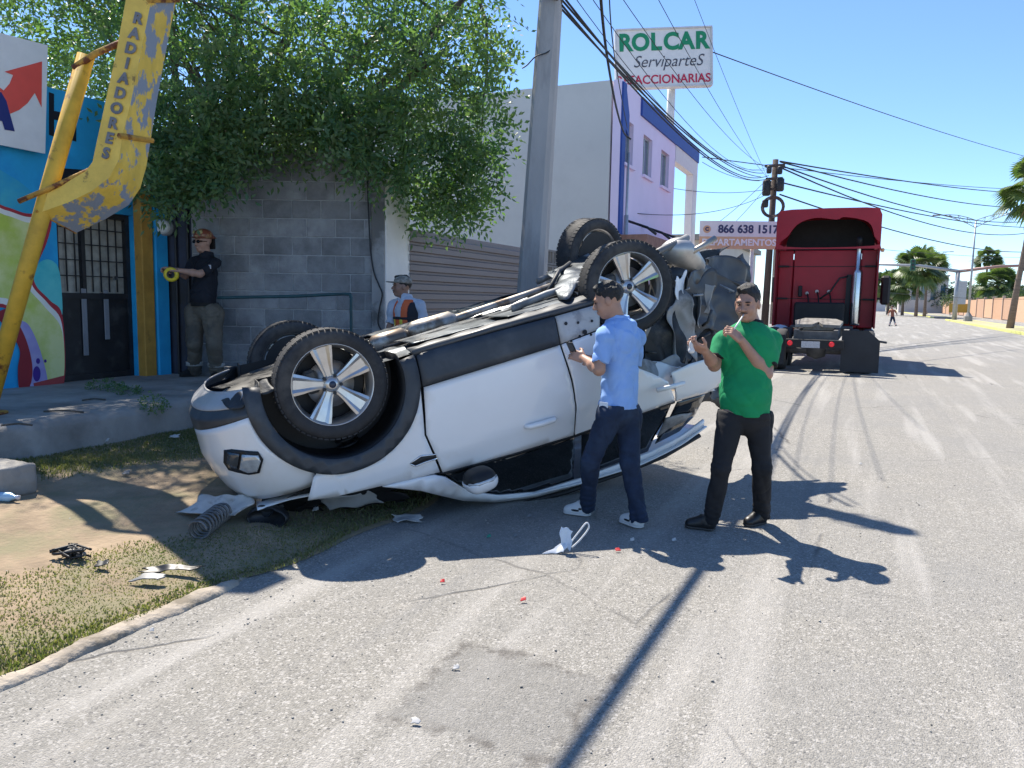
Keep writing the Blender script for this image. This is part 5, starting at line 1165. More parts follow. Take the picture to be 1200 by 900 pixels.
for sg in (1, -1):
    near = sg == 1
    panel_obj('front_fender', fend, sidefn(sg), C_WHITE, car, .05, thick=.012)
    dr = panel_obj('front_door', fdoor, sidefn(sg), C_WHITE, car, .05, thick=.014)
    panel_obj('door_cladding', fclad, sidefn(sg, .014), C_CLAD, dr, .06, thick=.014)
    mb = MB(); 
    hx, hz = 1.36, 1.035
    mb.tube([(hx-.13,sg*(halfw(hx-.1,hz)+.012),hz-.012),(hx-.10,sg*(halfw(hx,hz)+.045),hz-.008),(hx,sg*(halfw(hx,hz)+.05),hz),(hx+.10,sg*(halfw(hx,hz)+.045),hz+.004),(hx+.13,sg*(halfw(hx,hz)+.012),hz+.006)], [.016,.021,.023,.021,.016], 10); mb.build('door_handle', C_WHITE, dr, True)
    panel_obj('fender_cladding', fendclad, sidefn(sg, .012), C_CLAD, car, .05, thick=.014)
    rd = panel_obj('rear_door', rdoor, sidefn(sg, -.004, .012 if near else 0, 3), C_WHITE, car, .035, thick=.014)
    panel_obj('bare_door_edge', rlow, sidefn(sg, -.006, .004, 5), mat('car_bare_panel', (.52,.50,.47), .5, var=.1, vscale=8, col2=(.33,.32,.31), c2scale=6), rd, .05, thick=.012)
    if near:
        for (px, py, r) in ((662,379,.014),(676,378,.011),(692,376,.011),(683,389,.020),(667,400,.010),(690,392,.010),(677,394,.012),(700,393,.010)):
            q = cpx(px, py, .885); mb = MB(); mb.lathe([(0,.003),(r,.003),(r,0)], 10, frame((q[0], halfw(q[0],q[2])+.012, q[2]), (1,0,0), (0,0,1)) @ Matrix.Rotation(math.pi,4,'X')); mb.build('clip_hole', C_BLACK, rd)
        rh = cpx(783, 460, .9); mb = MB(); mb.tube([(2.40,.935,1.10),(2.5,.95,1.105),(2.66,.94,1.12)], .02, 8); mb.build('rear_door_handle', C_WHITE, rd, True)
    panel_obj('rear_quarter', quarter, sidefn(sg, -.01, .03, 8), C_WHITE, car, .03, thick=.012)
    # arch cladding and wheel-well liner
    ring_ = arc(.575, -6, 196, 40)+arc(.470, 196, -6, 40)
    panel_obj('arch_cladding', ring_, sidefn(sg, .022), C_CLAD, car, .05, thick=.02)
    mb = MB(); a = arc(.475, -12, 200, 30); n = len(a)
    vs = [(p[0], sg*(halfw(*p)+.01), p[1]) for p in a]+[(p[0], sg*.56, p[1]) for p in a]; mb.add(vs, [(i,i+1,n+i+1,n+i) for i in range(n-1)]); o = mb.build('wheel_liner', C_BLACK, car, True); solidify(o, .008)
    mb = MB(); mb.add([(p[0], sg*.57, p[1]) for p in arc(.47, -12, 200, 30)], [tuple(range(31))]); mb.build('wheel_liner', C_BLACK, car)
    # side glass, pillars
    panel_obj('side_window', [(.56,1.168),(1.1,1.218),(1.655,1.252),(1.70,1.70),(1.33,1.665),(1.0,1.555),(.74,1.39)], sidefn(sg, -.012), C_GLASS, car, .045, thick=.006)
    panel_obj('side_window', [(1.72,1.255),(2.60,1.285),(2.56,1.45),(2.45,1.72),(1.77,1.70)], sidefn(sg, -.012), C_GLASS, car, .045, thick=.006)
    panel_obj('window_trim', [(.50,1.14),(.8,1.172),(1.1,1.20),(1.64,1.238),(2.62,1.275),(2.62,1.293),(1.64,1.258),(1.1,1.224),(.8,1.195),(.60,1.176)], sidefn(sg, .004), C_BLACK, car, .06, thick=.012)
    panel_obj('roof_rail', [(.10,1.085),(.36,1.118),(.48,1.140),(.56,1.19),(.74,1.40),(1.0,1.558),(1.32,1.668),(1.75,1.712),(2.45,1.73),(2.80,1.69),(3.05,1.62),(3.06,1.70),(2.5,1.795),(1.9,1.785),(1.35,1.725),(.96,1.605),(.68,1.455),(.36,1.22)], sidefn(sg, .006), C_WHITE, car, .06, thick=.02)
    panel_obj('rear_pillar_glass', [(2.66,1.30),(2.98,1.34),(2.92,1.54),(2.78,1.64),(2.52,1.67),(2.60,1.48)], sidefn(sg, -.01), C_GLASS, car, .07, thick=.006)
    panel_obj('rear_pillar_trim', [(2.56,1.42),(2.72,1.44),(2.86,1.48),(2.80,1.535),(2.62,1.55),(2.52,1.60)], sidefn(sg, .004, .01, 2), C_GREYP, car, .05, thick=.01)
    mb = MB(); pts = [(1.2,1.70),(1.6,1.76),(2.2,1.80),(2.6,1.80),(3.0,1.74)]; mb.tube([(p[0], sg*(halfw(p[0],p[1])+.03), p[1]+.02) for p in pts], .02, 8); mb.build('roof_bar', C_BLACK, car, True)
    # rocker flange
    mb = MB(); mb.tube([(.56,sg*.845,.265),(1.2,sg*.85,.262),(1.75,sg*.85,.275),(2.15,sg*.83,.29)], .026, 8); mb.build('sill_edge', C_SILVER, car, True)
    mb = MB(); mb.grid(lambda u, v: (.56+u*1.6, sg*(.845-.10*v), .262-.025*v+.006*math.sin(u*40)), 20, 3); o = mb.build('sill', C_CLAD, car, True); solidify(o, .01)
# mirror
def mirror(sg):
    mq = cpx(562, 561, 1.03); h = empty('door_mirror', (mq[0], sg*1.03, mq[2])); h.parent = car
    s = SDF((-.16,-.14,-.13), (.16,.14,.13), .008); s.ell((0,0,0), (.112,.12,.078), k=.01); s.rbox((.0,0,.0), (.095,.10,.062), rad=.05, k=.04)
    s.mesh('housing', C_BLACK, h)
    s = SDF((-.17,-.15,-.13), (.17,.15,.13), .008); s.ell((0,0,.004), (.121,.129,.088), k=.01); s.rbox((.0,0,.004), (.103,.108,.070), rad=.05, k=.04); s.cut((0,0,.0), (0,0,-1)); s.mesh('cap', C_WHITE, h)
    mb = MB(); mb.tube([(-.105,sg*.06,-.004),(-.05,sg*.118,-.004),(.05,sg*.122,-.004),(.10,sg*.07,-.004)], .013, 6); mb.build('turn_lamp', C_LAMP, h, True)
    mb = MB(); mb.tube([(0,-sg*.08,0),(0,-sg*.20,-.03)], .03, 8); mb.build('stalk', C_BLACK, h, True)
mirror(1)
# fender vent
v = empty('fender_vent', (0,0,0)); v.parent = car
q = [cpx(*p, .9) for p in ((480,543),(492,534),(510,532),(512,537),(498,541),(486,546))]
panel_obj('slot', [(p[0], p[2]) for p in q], sidefn(1, .012), C_BLACK, v, .03, thick=.006)
mb = MB(); qq = q+[q[0]]; mb.tube([(p[0], halfw(p[0],p[2])+.018, p[2]) for p in qq], .0055, 6); mb.build('chrome_frame', C_CHROME, v, True)

# nose: bumper skin, lower valance, hood, screen, roof
PLAN = [(-.335,.905),(-.50,.885),(-.66,.80),(-.79,.66),(-.875,.46),(-.915,.22),(-.925,0)]
PLAN = PLAN+[(x, -y) for x, y in PLAN[::-1][1:]]
def plan(t):
    k = t*(len(PLAN)-1); i = min(int(k), len(PLAN)-2); f = k-i
    p = [Vector((*PLAN[max(0,min(len(PLAN)-1,i+d))], 0)) for d in (-1,0,1,2)]
    v = .5*((2*p[1])+(p[2]-p[0])*f+(2*p[0]-5*p[1]+4*p[2]-p[3])*f*f+(3*p[1]-p[0]-3*p[2]+p[3])*f**3); return v
def nose(t, z, inset):
    p = plan(t); n = Vector((-(p.x+.2)*.0-1, 0, 0)); c = Vector((0.1, 0, 0)); d = (c-p); d.normalize(); p = p+d*inset; return (p.x, p.y, z)
def ztop(t): e = abs(2*t-1); return .93+.05*(1-e)
INS = [(.20,.16),(.26,.06),(.34,.0),(.5,.0),(.62,-.008),(.75,.02),(.88,.07),(.98,.14)]
def zone(z0, z1, t0, t1, name, m, off=0.0, dent=0.0):
    def fn(u, v):
        t = t0+(t1-t0)*u; a = z0(t) if callable(z0) else z0; b = z1(t) if callable(z1) else z1; z = a+(b-a)*v
        if t0 == 0:
            e = tedge(z); t = e+(1-2*e)*u
        x, y, z = nose(t, z, interp(z, INS)-off)
        if dent: k = dent*float(vnoise(x*8, y*8, z*8, 4)); x += k; z += k*.5
        return (x, y, z)
    mb = MB(); mb.grid(fn, 48, 12); o = mb.build(name, m, car, True); solidify(o, .012); return o
_tab = [(plan(i/400).x, i/400) for i in range(0, 201)]
def tedge(z):
    xe = -.335 if z > .84 else ARC[0]-math.sqrt(max(0, .568**2-(z-ARC[1])**2)); xe = min(xe, -.335)
    return min(_tab, key=lambda q: abs(q[0]-xe))[1]
zw = lambda t: .36+.08*(1-abs(2*t-1))**1.0*1.2
zone(zw, ztop, 0, 1, 'front_bumper', C_WHITE, 0, .010)
zone(.27, lambda t: zw(t)-.006, 0, 1, 'lower_bumper', C_CLAD, .004)
zone(.19, .285, .16, .84, 'skid_lip', mat('car_pale_grey', (.42,.42,.42), .4, .2, var=.1), .012)
# fog lamp
fx = [cpx(*p, .76) for p in ((264,530),(272,527),(300,526),(306,535),(303,552),(292,556),(270,555),(264,546))]
def lampfn(off):
    def fn(x, z):
        best = min((abs(nose(t/400, z, interp(z, INS))[0]-x), t/400) for t in range(0, 160)); p = nose(best[1], z, interp(z, INS)-off); return (x, p[1]+off*.8, z)
    return fn
fl = empty('fog_lamp', (0,0,0)); fl.parent = car
panel_obj('bezel', [(p[0],p[2]) for p in fx], lampfn(.012), C_BLACK, fl, .03, thick=.01)
fx2 = [cpx(*p, .76) for p in ((283,531),(300,530),(303,537),(300,550),(290,553),(281,550))]
panel_obj('lens', [(p[0],p[2]) for p in fx2], lampfn(.024), C_LAMP, fl, .03, thick=.01)
fx3 = [cpx(*p, .76) for p in ((268,531),(280,531),(278,550),(270,551),(267,545))]
panel_obj('reflector', [(p[0],p[2]) for p in fx3], lampfn(.022), mat('lamp_grey', (.12,.13,.14), .2, .5), fl, .03, thick=.01)
def sheet(name, c, m, nu=16, nv=16, amp=.03, seed=1, parent=None, thick=.006, freq=9, fold=0.0, jit=.22):
    """a crumpled sheet spanned by four corners"""
    c = [np.array(p, float) for p in c]; n = np.cross(c[1]-c[0], c[3]-c[0]); n /= np.linalg.norm(n)+1e-9
    def fn(u, v):
        p = c[0]*(1-u)*(1-v)+c[1]*u*(1-v)+c[2]*u*v+c[3]*(1-u)*v
        e1, e2 = abs(2*u-1)**5, abs(2*v-1)**5
        p = p+(c[1]-c[0])*e1*jit*float(vnoise(v*9, seed*1.7, 0, seed+1))+(c[3]-c[0])*e2*jit*float(vnoise(u*9, seed*2.3, 1, seed+2))
        k = amp*float(vnoise(p[0]*freq, p[1]*freq, p[2]*freq, seed))+amp*.7*abs(float(vnoise(p[0]*freq*1.9, p[1]*freq*1.9, p[2]*freq*1.9, seed+7)))+fold*math.sin(u*math.pi)
        return tuple(p+n*k)
    mb = MB(); mb.grid(fn, nu, nv); o = mb.build(name, m, parent if parent is not None else car, True); autosmooth(o, 35); solidify(o, thick); return o
sheet('hood', [(-.72,.72,.98),(-.72,-.72,.98),(.12,-.76,1.09),(.12,.76,1.09)], C_WHITE, 30, 26, .035, 21, freq=6, jit=.05)
mb = MB(); mb.grid(lambda u, v: (.14+u*.72, (-.78+1.56*v)*(1-.22*u), 1.09+u*.46+.02*math.sin(v*3.14)+.015*float(vnoise(u*9, v*14, 0, 3))), 20, 24); mb.build('windscreen', C_GLASS, car)
mb = MB(); mb.grid(lambda u, v: (.84+u*2.24, (-.62+1.24*v)*(1-.10*u), interp(.84+u*2.24, [(.84,1.535),(1.2,1.655),(1.7,1.74),(2.3,1.79),(2.8,1.765),(3.1,1.70)])+.03*math.sin(v*3.14)+.012*float(vnoise(u*12, v*9, 1, 5))), 28, 18); o = mb.build('roof', C_WHITE, car, True); solidify(o, .012)
# black hull added inside to close the body and block light
hull = [(-.60,.30),(-.66,.55),(-.60,.93),(.1,1.04),(.5,1.09),(1.0,1.14),(1.7,1.18),(2.7,1.22),(2.75,.9),(2.5,.45),(2.2,.32),(.5,.30)]
mb = MB(); mb.prism([(p[0],p[1]) for p in hull], -.545, .545, frame((0,0,0), (1,0,0), (0,0,1))); mb.build('light_block_hull', C_BLACK, car)
for sg in (1,-1):
    mb = MB(); mb.prism([(.52,.30),(.50,.8),(.56,1.12),(1.64,1.2),(2.5,1.23),(2.25,.9),(2.0,.6),(1.98,.32)], 0, .27, frame((0,sg*.56 if sg < 0 else .83,0), (1,0,0), (0,0,1))); mb.build('light_block_hull', C_BLACK, car)
# ---- underside
def under(u, v):
    x = .30+u*2.15; y = -.80+1.6*v; z = .268+.018*(x-.3)*.3
    z += .075*math.exp(-(y/.16)**4)                                                # tunnel
    z -= .022*(math.exp(-((abs(y)-.47)/.06)**4))                                      # rails
    z += .010*math.sin(x*19)*math.exp(-((abs(y)-.66)/.12)**4)+.008*math.sin(x*31)*math.exp(-((abs(y)-.30)/.10)**4)
    z += .012*float(vnoise(x*5, y*5, 0, 12))
    return (x, y, z)
mb = MB(); mb.grid(under, 90, 64); mb.build('floor_pan', C_FLOOR, car, True)
for (x0, x1, y0, y1, z, sd) in ((.62,1.30,.20,.70,.225,1),(1.36,1.98,.24,.74,.228,2),(.62,1.20,-.70,-.22,.225,3),(1.28,1.95,-.72,-.24,.228,4)):
    sheet('belly_shield', [(x0,y0,z),(x1,y0,z+.01),(x1,y1,z+.008),(x0,y1,z)], C_FLOOR, 26, 14, .012, sd, thick=.004, freq=7, jit=.04)
for (px, py, qx, qy) in ((520,383,566,364),(452,412,506,392),(600,348,640,336)):           # gaps between the shields
    a = cpx(px, py, .12); b = cpx(qx, qy, .12)
pe = [(.55,.06,.24),(.9,.05,.222),(1.15,.04,.22),(1.5,-.02,.215),(1.9,-.06,.205),(2.2,-.05,.19)]
mb = MB(); mb.tube(pe, .034, 12); mb.build('exhaust_pipe', C_EXH, car, True)
mb = MB(); mb.lathe([(0,-.22),(.05,-.21),(.085,-.16),(.085,.16),(.05,.21),(0,.22)], 18, Matrix.Translation((1.0,.05,.225)) @ Matrix.Rotation(math.pi/2,4,'Y')); mb.build('resonator', C_EXH, car, True)
mb = MB(); mb.lathe([(0,-.17),(.04,-.16),(.075,-.12),(.075,.12),(.04,.16),(0,.17)], 18, Matrix.Translation((.62,.06,.235)) @ Matrix.Rotation(math.pi/2,4,'Y')); mb.build('catalyst', C_EXH, car, True)
mb = MB(); mb.tube([(.3,-.1,.25),(1.2,-.12,.245),(2.3,-.1,.22)], .03, 10); mb.build('driveshaft', C_DARK, car, True)
for (y, a, b) in ((.36,.5,2.2),(.32,.5,2.0),(-.38,.5,2.2)):
    mb = MB(); mb.tube([(a,y,.235),(1.0,y+.01,.23),(1.5,y-.01,.236),(b,y,.225)], .007, 6); mb.build('brake_line', C_DARK, car, True)
sheet('heat_shield', [(1.32,-.16,.235),(1.95,-.2,.225),(1.95,.16,.225),(1.32,.16,.235)], mat('car_heat_shield', (.5,.5,.49), .35, .8, var=.1, bump=.6, bscale=60), 24, 12, .016, 9, thick=.003, freq=14)
# front subframe, arms, struts
mb = MB(); mb.tube([(.30,.5,.27),(.18,.3,.25),(.16,0,.25),(.18,-.3,.25),(.30,-.5,.27)], .05, 10); mb.tube([(-.42,.42,.27),(-.2,.42,.26),(.3,.45,.27)], .045, 10); mb.tube([(-.42,-.42,.27),(-.2,-.42,.26),(.3,-.45,.27)], .045, 10); mb.build('front_subframe', C_DARK, car, True)
sheet('engine_shield', [(-.70,.50,.255),(.16,.48,.235),(.16,-.48,.235),(-.70,-.50,.255)], C_BLACK, 26, 22, .03, 31, thick=.006, freq=8)
sheet('torn_valance', [(-.70,.78,.27),(-.40,.86,.22),(-.34,.52,.20),(-.66,.5,.25)], C_DARK, 18, 14, .05, 33, thick=.006, freq=12)
for sg in (1,-1):
    mb = MB(); mb.tube([(.12,sg*.4,.27),(.05,sg*.55,.26),(-.02,sg*.70,.27)], .032, 8); mb.tube([(-.25,sg*.4,.27),(-.1,sg*.56,.26),(-.02,sg*.70,.27)], .03, 8); mb.build('control_arm', C_DARK, car, True)
    mb = MB(); mb.tube([(-.02,sg*.66,.36),(-.01,sg*.62,.62),(0,sg*.60,.85)], .035, 10); 
    hel = [(.0+.075*math.cos(w*.6), sg*.62+.075*math.sin(w*.6), .55+.0042*w) for w in range(0, 66)]; mb.tube(hel, .011, 6); mb.build('strut', C_BLACK, car, True)
# ---- wheels
def wheel(loc, sg, R, toe=0.0, camb=0.0, full=True):
    w = empty('wheel', loc); w.parent = car; w.rotation_euler = (camb, 0, toe)
    Mx = Matrix.Rotation(-math.pi/2*sg, 4, 'X')                # local z of the lathe points outwards (to sg*y)
    RR = R*.735; H = .112
    mb = MB(); mb.lathe([(RR*.985,-H+.01),(RR+.02,-H-.004),(R*.90,-H-.006),(R*.965,-H+.012),(R*.992,-H+.035),(R,-.05),(R*1.002,0),(R,.05),(R*.992,H-.035),(R*.965,H-.012),(R*.90,H+.006),(RR+.02,H+.004),(RR*.985,H-.01)], 64, Mx)
    ty = mb.build('tyre', C_RUB, w, True)
    mb = MB()                                                   # tread blocks
    nb = 58
    for i in range(nb):
        a = 2*math.pi*i/nb
        for (z0, wd, sk) in ((-.078,.042,.02),(-.026,.036,0),(.026,.036,0),(.078,.042,-.02)):
            M_ = Mx @ Matrix.Rotation(a+sk+(.04 if abs(z0) < .05 else 0), 4, 'Z') @ Matrix.Translation((R-.0045,0,z0)); mb.box((0,0,0), (.010, 2*math.pi*R/nb*.74, wd), None); 
            n8 = len(mb.v)-8; mb.v[n8:] = [tuple(M_ @ Vector(p)) for p in mb.v[n8:]]
    o = mb.build('tread_blocks', C_RUB, ty); o['kind'] = 'stuff'
    mb = MB(); mb.lathe([(RR*.985,-H+.01),(RR*.93,-H+.02),(RR*.90,-.02),(RR*.91,H-.05),(RR*.965,H-.028),(RR*.985,H-.008),(RR*1.0,H-.006),(RR*1.0,H-.02)], 56, Mx); rim = mb.build('rim', C_ALLOY, w, True)
    for i in range(5):
        a = 2*math.pi*i/5+.35; mb = MB(); vs = []; prof = [(.045,.032,H-.052),(.09,.036,H-.050),(.14,.046,H-.042),(.19,.060,H-.034),(RR*.955,.076,H-.026)]
        for (r, hw, z) in prof: vs += [(r,-hw,z-.04),(r,-hw,z-.004),(r,-hw*.72,z),(r,-hw*.42,z-.012),(r,hw*.42,z-.012),(r,hw*.72,z),(r,hw,z-.004),(r,hw,z-.04)]
        fs = []
        for k in range(4):
            for j in range(7): fs.append((k*8+j, k*8+j+1, k*8+j+9, k*8+j+8))
        M_ = Mx @ Matrix.Rotation(a, 4, 'Z'); mb.add([tuple(M_ @ Vector(p)) for p in vs], fs); o = mb.build('spoke', C_ALLOY, rim); autosmooth(o, 30)
        mb = MB(); M_ = Mx @ Matrix.Rotation(a+.63, 4, 'Z') @ Matrix.Translation((.062,0,H-.055)); mb.lathe([(0,.012),(.011,.012),(.012,-.01)], 6, M_); mb.build('wheel_nut', C_DARK, rim)
    mb = MB(); mb.lathe([(0,H-.030),(.026,H-.031),(.034,H-.036),(.052,H-.046),(.058,H-.08)], 24, Mx); mb.build('hub', C_ALLOY, rim, True)
    mb = MB(); mb.lathe([(0,H-.0275),(.023,H-.0285),(.024,H-.031)], 20, Mx); mb.build('hub_badge', mat('badge_dark_blue', (.02,.03,.06), .3, var=.1), rim, True)
    mb = MB(); mb.lathe([(0,-.005),(.16,-.005),(.16,.008),(0,.008)], 32, Mx); mb.build('brake_disc', mat('brake_disc', (.30,.28,.26), .4, .8, var=.2), w, True)
    mb = MB(); q = Mx @ Vector((-.12,.05,.01)); mb.box(q, (.09,.08,.16), bev=.02); mb.build('caliper', C_DARK, w)
    mb = MB(); mb.lathe([(.0,-.09),(RR*.9,-.09)], 32, Mx); mb.build('brake_shield', C_BLACK, w)
    return w
wheel((-.03,.80,.305), 1, .372)
wheel((-.03,-.80,.305), -1, .372)
rw = cpx(733, 336, .80); wheel(tuple(rw), 1, .362, toe=RAD(10), camb=RAD(-3))
rf = cpx(692, 300, -.62); wheel(tuple(rf), -1, .362, toe=RAD(-12), camb=RAD(8))
print('rear wheels', rw, rf)
# ---- crushed rear end, laid out on the car's own planes
def cp(px, py, y): return tuple(cpx(px, py, y))
CR_ = [('rear_subframe', [(640,352,.1),(672,330,.1),(700,318,0),(760,300,-.2)], .035, C_EXH),('trailing_arm', [(600,362,.45),(640,345,.45),(690,330,.5)], .03, C_GREYP),('trailing_arm', [(630,330,-.4),(670,312,-.45),(690,300,-.5)], .03, C_GREYP),
       ('cross_link', [(640,345,.3),(655,318,0),(668,308,-.3)], .018, C_DARK),('cross_link', [(700,330,.5),(740,318,.2),(770,300,-.2)], .028, C_DARK),('rear_axle', [(735,335,.70),(715,318,0),(697,302,-.5)], .05, C_DARK),
       ('bumper_beam', [(752,306,.3),(775,293,.3),(806,278,.3)], .030, C_GREYP),('bumper_beam', [(802,300,.35),(822,289,.35),(838,279,.35)], .026, C_EXH),('hanging_strut', [(738,385,.75),(755,395,.75),(772,355,.72)], .022, C_GREYP),('hanging_strut', [(700,380,.78),(722,372,.78),(772,360,.78)], .028, C_EXH)]
for (nm, pts, r, m_) in CR_:
    mb = MB(); mb.tube([cp(*p) for p in pts], r, 9); mb.build(nm, m_, car, True)
hel = []; a0 = np.array(cp(650,352,.35)); a1 = np.array(cp(668,318,.30))
mb = MB(); mb.lathe([(0,-.30),(.06,-.29),(.115,-.22),(.12,0),(.115,.22),(.06,.29),(0,.30)], 22, Matrix.Translation(cp(800,303,.15)) @ Matrix.Rotation(RAD(-40),4,'Z') @ Matrix.Rotation(RAD(60),4,'Y') @ Matrix.Diagonal((1.0,1.35,1,1))); mb.build('muffler', mat('car_muffler', (.50,.48,.45), .4, .6, var=.12), car, True)
mb = MB(); mb.tube([cp(700,322,.2), cp(735,308,.18), cp(770,300,.16), cp(790,302,.15)], .032, 10); mb.build('tail_pipe', C_EXH, car, True)
sh = [('torn_bumper', [(812,318,.25),(876,318,.05),(868,384,.1),(805,388,.35)], C_SILVER, .05, 41), ('torn_bumper', [(800,330,.45),(838,322,.30),(832,392,.35),(792,420,.5)], C_SILVER, .05, 42),
      ('bumper_skin', [(832,298,.1),(872,306,-.1),(876,345,-.1),(828,330,.1)], C_SILVER, .05, 43),('rear_panel', [(775,300,.0),(860,300,-.25),(850,420,.0),(770,440,.25)], C_BLACK, .07, 44),
      ('wheel_house', [(690,345,.45),(800,330,.35),(790,455,.45),(700,440,.5)], C_BLACK, .06, 45),('inner_fender', [(755,335,.55),(800,345,.5),(800,432,.6),(752,440,.62)], C_DARK, .06, 46),
      ('crumpled_quarter', [(738,436,.80),(800,425,.70),(842,452,.62),(742,470,.86)], C_WHITE, .05, 47),('torn_edge', [(742,425,.82),(790,418,.74),(822,436,.70),(760,447,.84)], C_GREYP, .06, 48),
      ('tailgate', [(800,425,.30),(845,420,.05),(845,478,.05),(800,480,.45)], C_BLACK, .05, 49),('light_shard', [(790,330,.48),(803,318,.46),(800,345,.47),(794,352,.48)], C_WHITE, .02, 50),
      ('spare_tub', [(770,300,-.3),(850,292,-.5),(852,330,-.4),(772,330,-.2)], C_DARK, .06, 51),('tail_lamp_shell', [(836,430,.45),(850,440,.4),(846,470,.45),(832,466,.5)], C_SILVER, .03, 52),
      ('hanging_liner', [(785,362,.56),(812,350,.5),(815,420,.5),(790,430,.58)], C_GREYP, .05, 53),('boot_floor', [(650,345,.5),(700,330,.5),(690,300,-.5),(640,318,-.5)], C_FLOOR, .03, 54),
      ('deflector', [(822,345,.38),(838,330,.33),(836,362,.35),(820,385,.40)], mat('car_tan_grey', (.36,.345,.32), .5, var=.1), .03, 55)]
for i_, (nm, c, m_, am, sd) in enumerate(sh): sheet(nm, [cp(*p) for p in c], m_, 26, 26, am, sd, thick=.006, freq=11, fold=[.10,.08,.09,0,-.06,.05,.03,.03,.04,.02,.05,.04,.07,.02,.08][i_], jit=.30)
for k in range(16):
    px = 745+RNG.uniform(0, 100); py = 300+RNG.uniform(0, 130); yy = RNG.uniform(.1, .55); p = Vector(cp(px, py, yy)); q = p+Vector((RNG.uniform(-.15,.15), RNG.uniform(-.12,.12), RNG.uniform(-.15,.15))); r = (p+q)/2+Vector((RNG.uniform(-.08,.08), RNG.uniform(-.08,.08), RNG.uniform(-.08,.08)))
    mb = MB(); mb.tube([p, r, q], RNG.uniform(.006,.018), 6); mb.build('torn_bracket', [C_DARK,C_BLACK,C_GREYP,C_BLACK][k % 4], car, True)
# ---- broken front corner near the ground
for (nm, c, m_, am, sd) in [('torn_liner', [(345,578,.72),(470,574,.82),(470,590,.62),(350,600,.55)], C_BLACK, .05, 61),('headlamp_shell', [(375,582,.74),(440,580,.78),(445,592,.70),(380,597,.66)], C_GREYP, .03, 62),('torn_liner', [(300,580,.6),(372,575,.7),(378,602,.5),(315,598,.45)], C_BLACK, .05, 63)]:
    sheet(nm, [cp(*p) for p in c], m_, 20, 12, am, sd, thick=.005, freq=13)
# ================================================================== people
def A(v): return np.array(v, float)
def unit(v): v = A(v); return v/np.linalg.norm(v)
HR = unit([CR[0], CR[1], 0]); HF = unit([CF[0], CF[1], 0]); UPV = A([0,0,1])
def cdir(x, d, z=0.0): return unit(HR*x+HF*d+UPV*z)              # right, away, up as the photographer sees them
SKIN = lambda n, c: mat('skin_'+n, c, .5, var=.10, vscale=14, bump=.04, bscale=160, world_co=True)
def add_hand(s, wr, d, back, thumb, curl=.5, spread=.12, sc=1.0, thumb_in=.4):
    """palm + five jointed fingers; d = direction of the hand, back = out of the back of the hand, thumb = towards the thumb side"""
    d = unit(d); thumb = unit(thumb-d*np.dot(thumb, d)); back = unit(np.cross(d, thumb)) if np.dot(np.cross(d, thumb), back) > 0 else -unit(np.cross(d, thumb))
    pc = wr+d*.050*sc
    M = np.stack([thumb, d, back], 1); s.rbox(pc, (.040*sc, .048*sc, .014*sc), M, rad=.013*sc, k=.014)
    for i, (o, L) in enumerate(((.030,.070),(.010,.078),(-.011,.072),(-.031,.056))):
        p = wr+(d*.094+thumb*o)*sc; q = unit(d+thumb*spread*(o/.03)); a = 0.0; r = .0092*sc
        for k, f in enumerate((.45,.32,.26)):
            a += curl*(.75+.35*k); dv = q*math.cos(a)-back*math.sin(a); e = p+dv*L*f*sc; s.cone(p, e, r, r*.93, k=.004); p = e; r *= .93
    p = wr+(d*.028+thumb*.034)*sc; q = unit(d*.75+thumb*.75-back*thumb_in); e = p+q*.036*sc; s.cone(p, e, .0125*sc, .011*sc, k=.012)
    q2 = unit(d*.95+thumb*.15-back*(thumb_in+.25)); s.cone(e, e+q2*.034*sc, .0108*sc, .009*sc, k=.004)
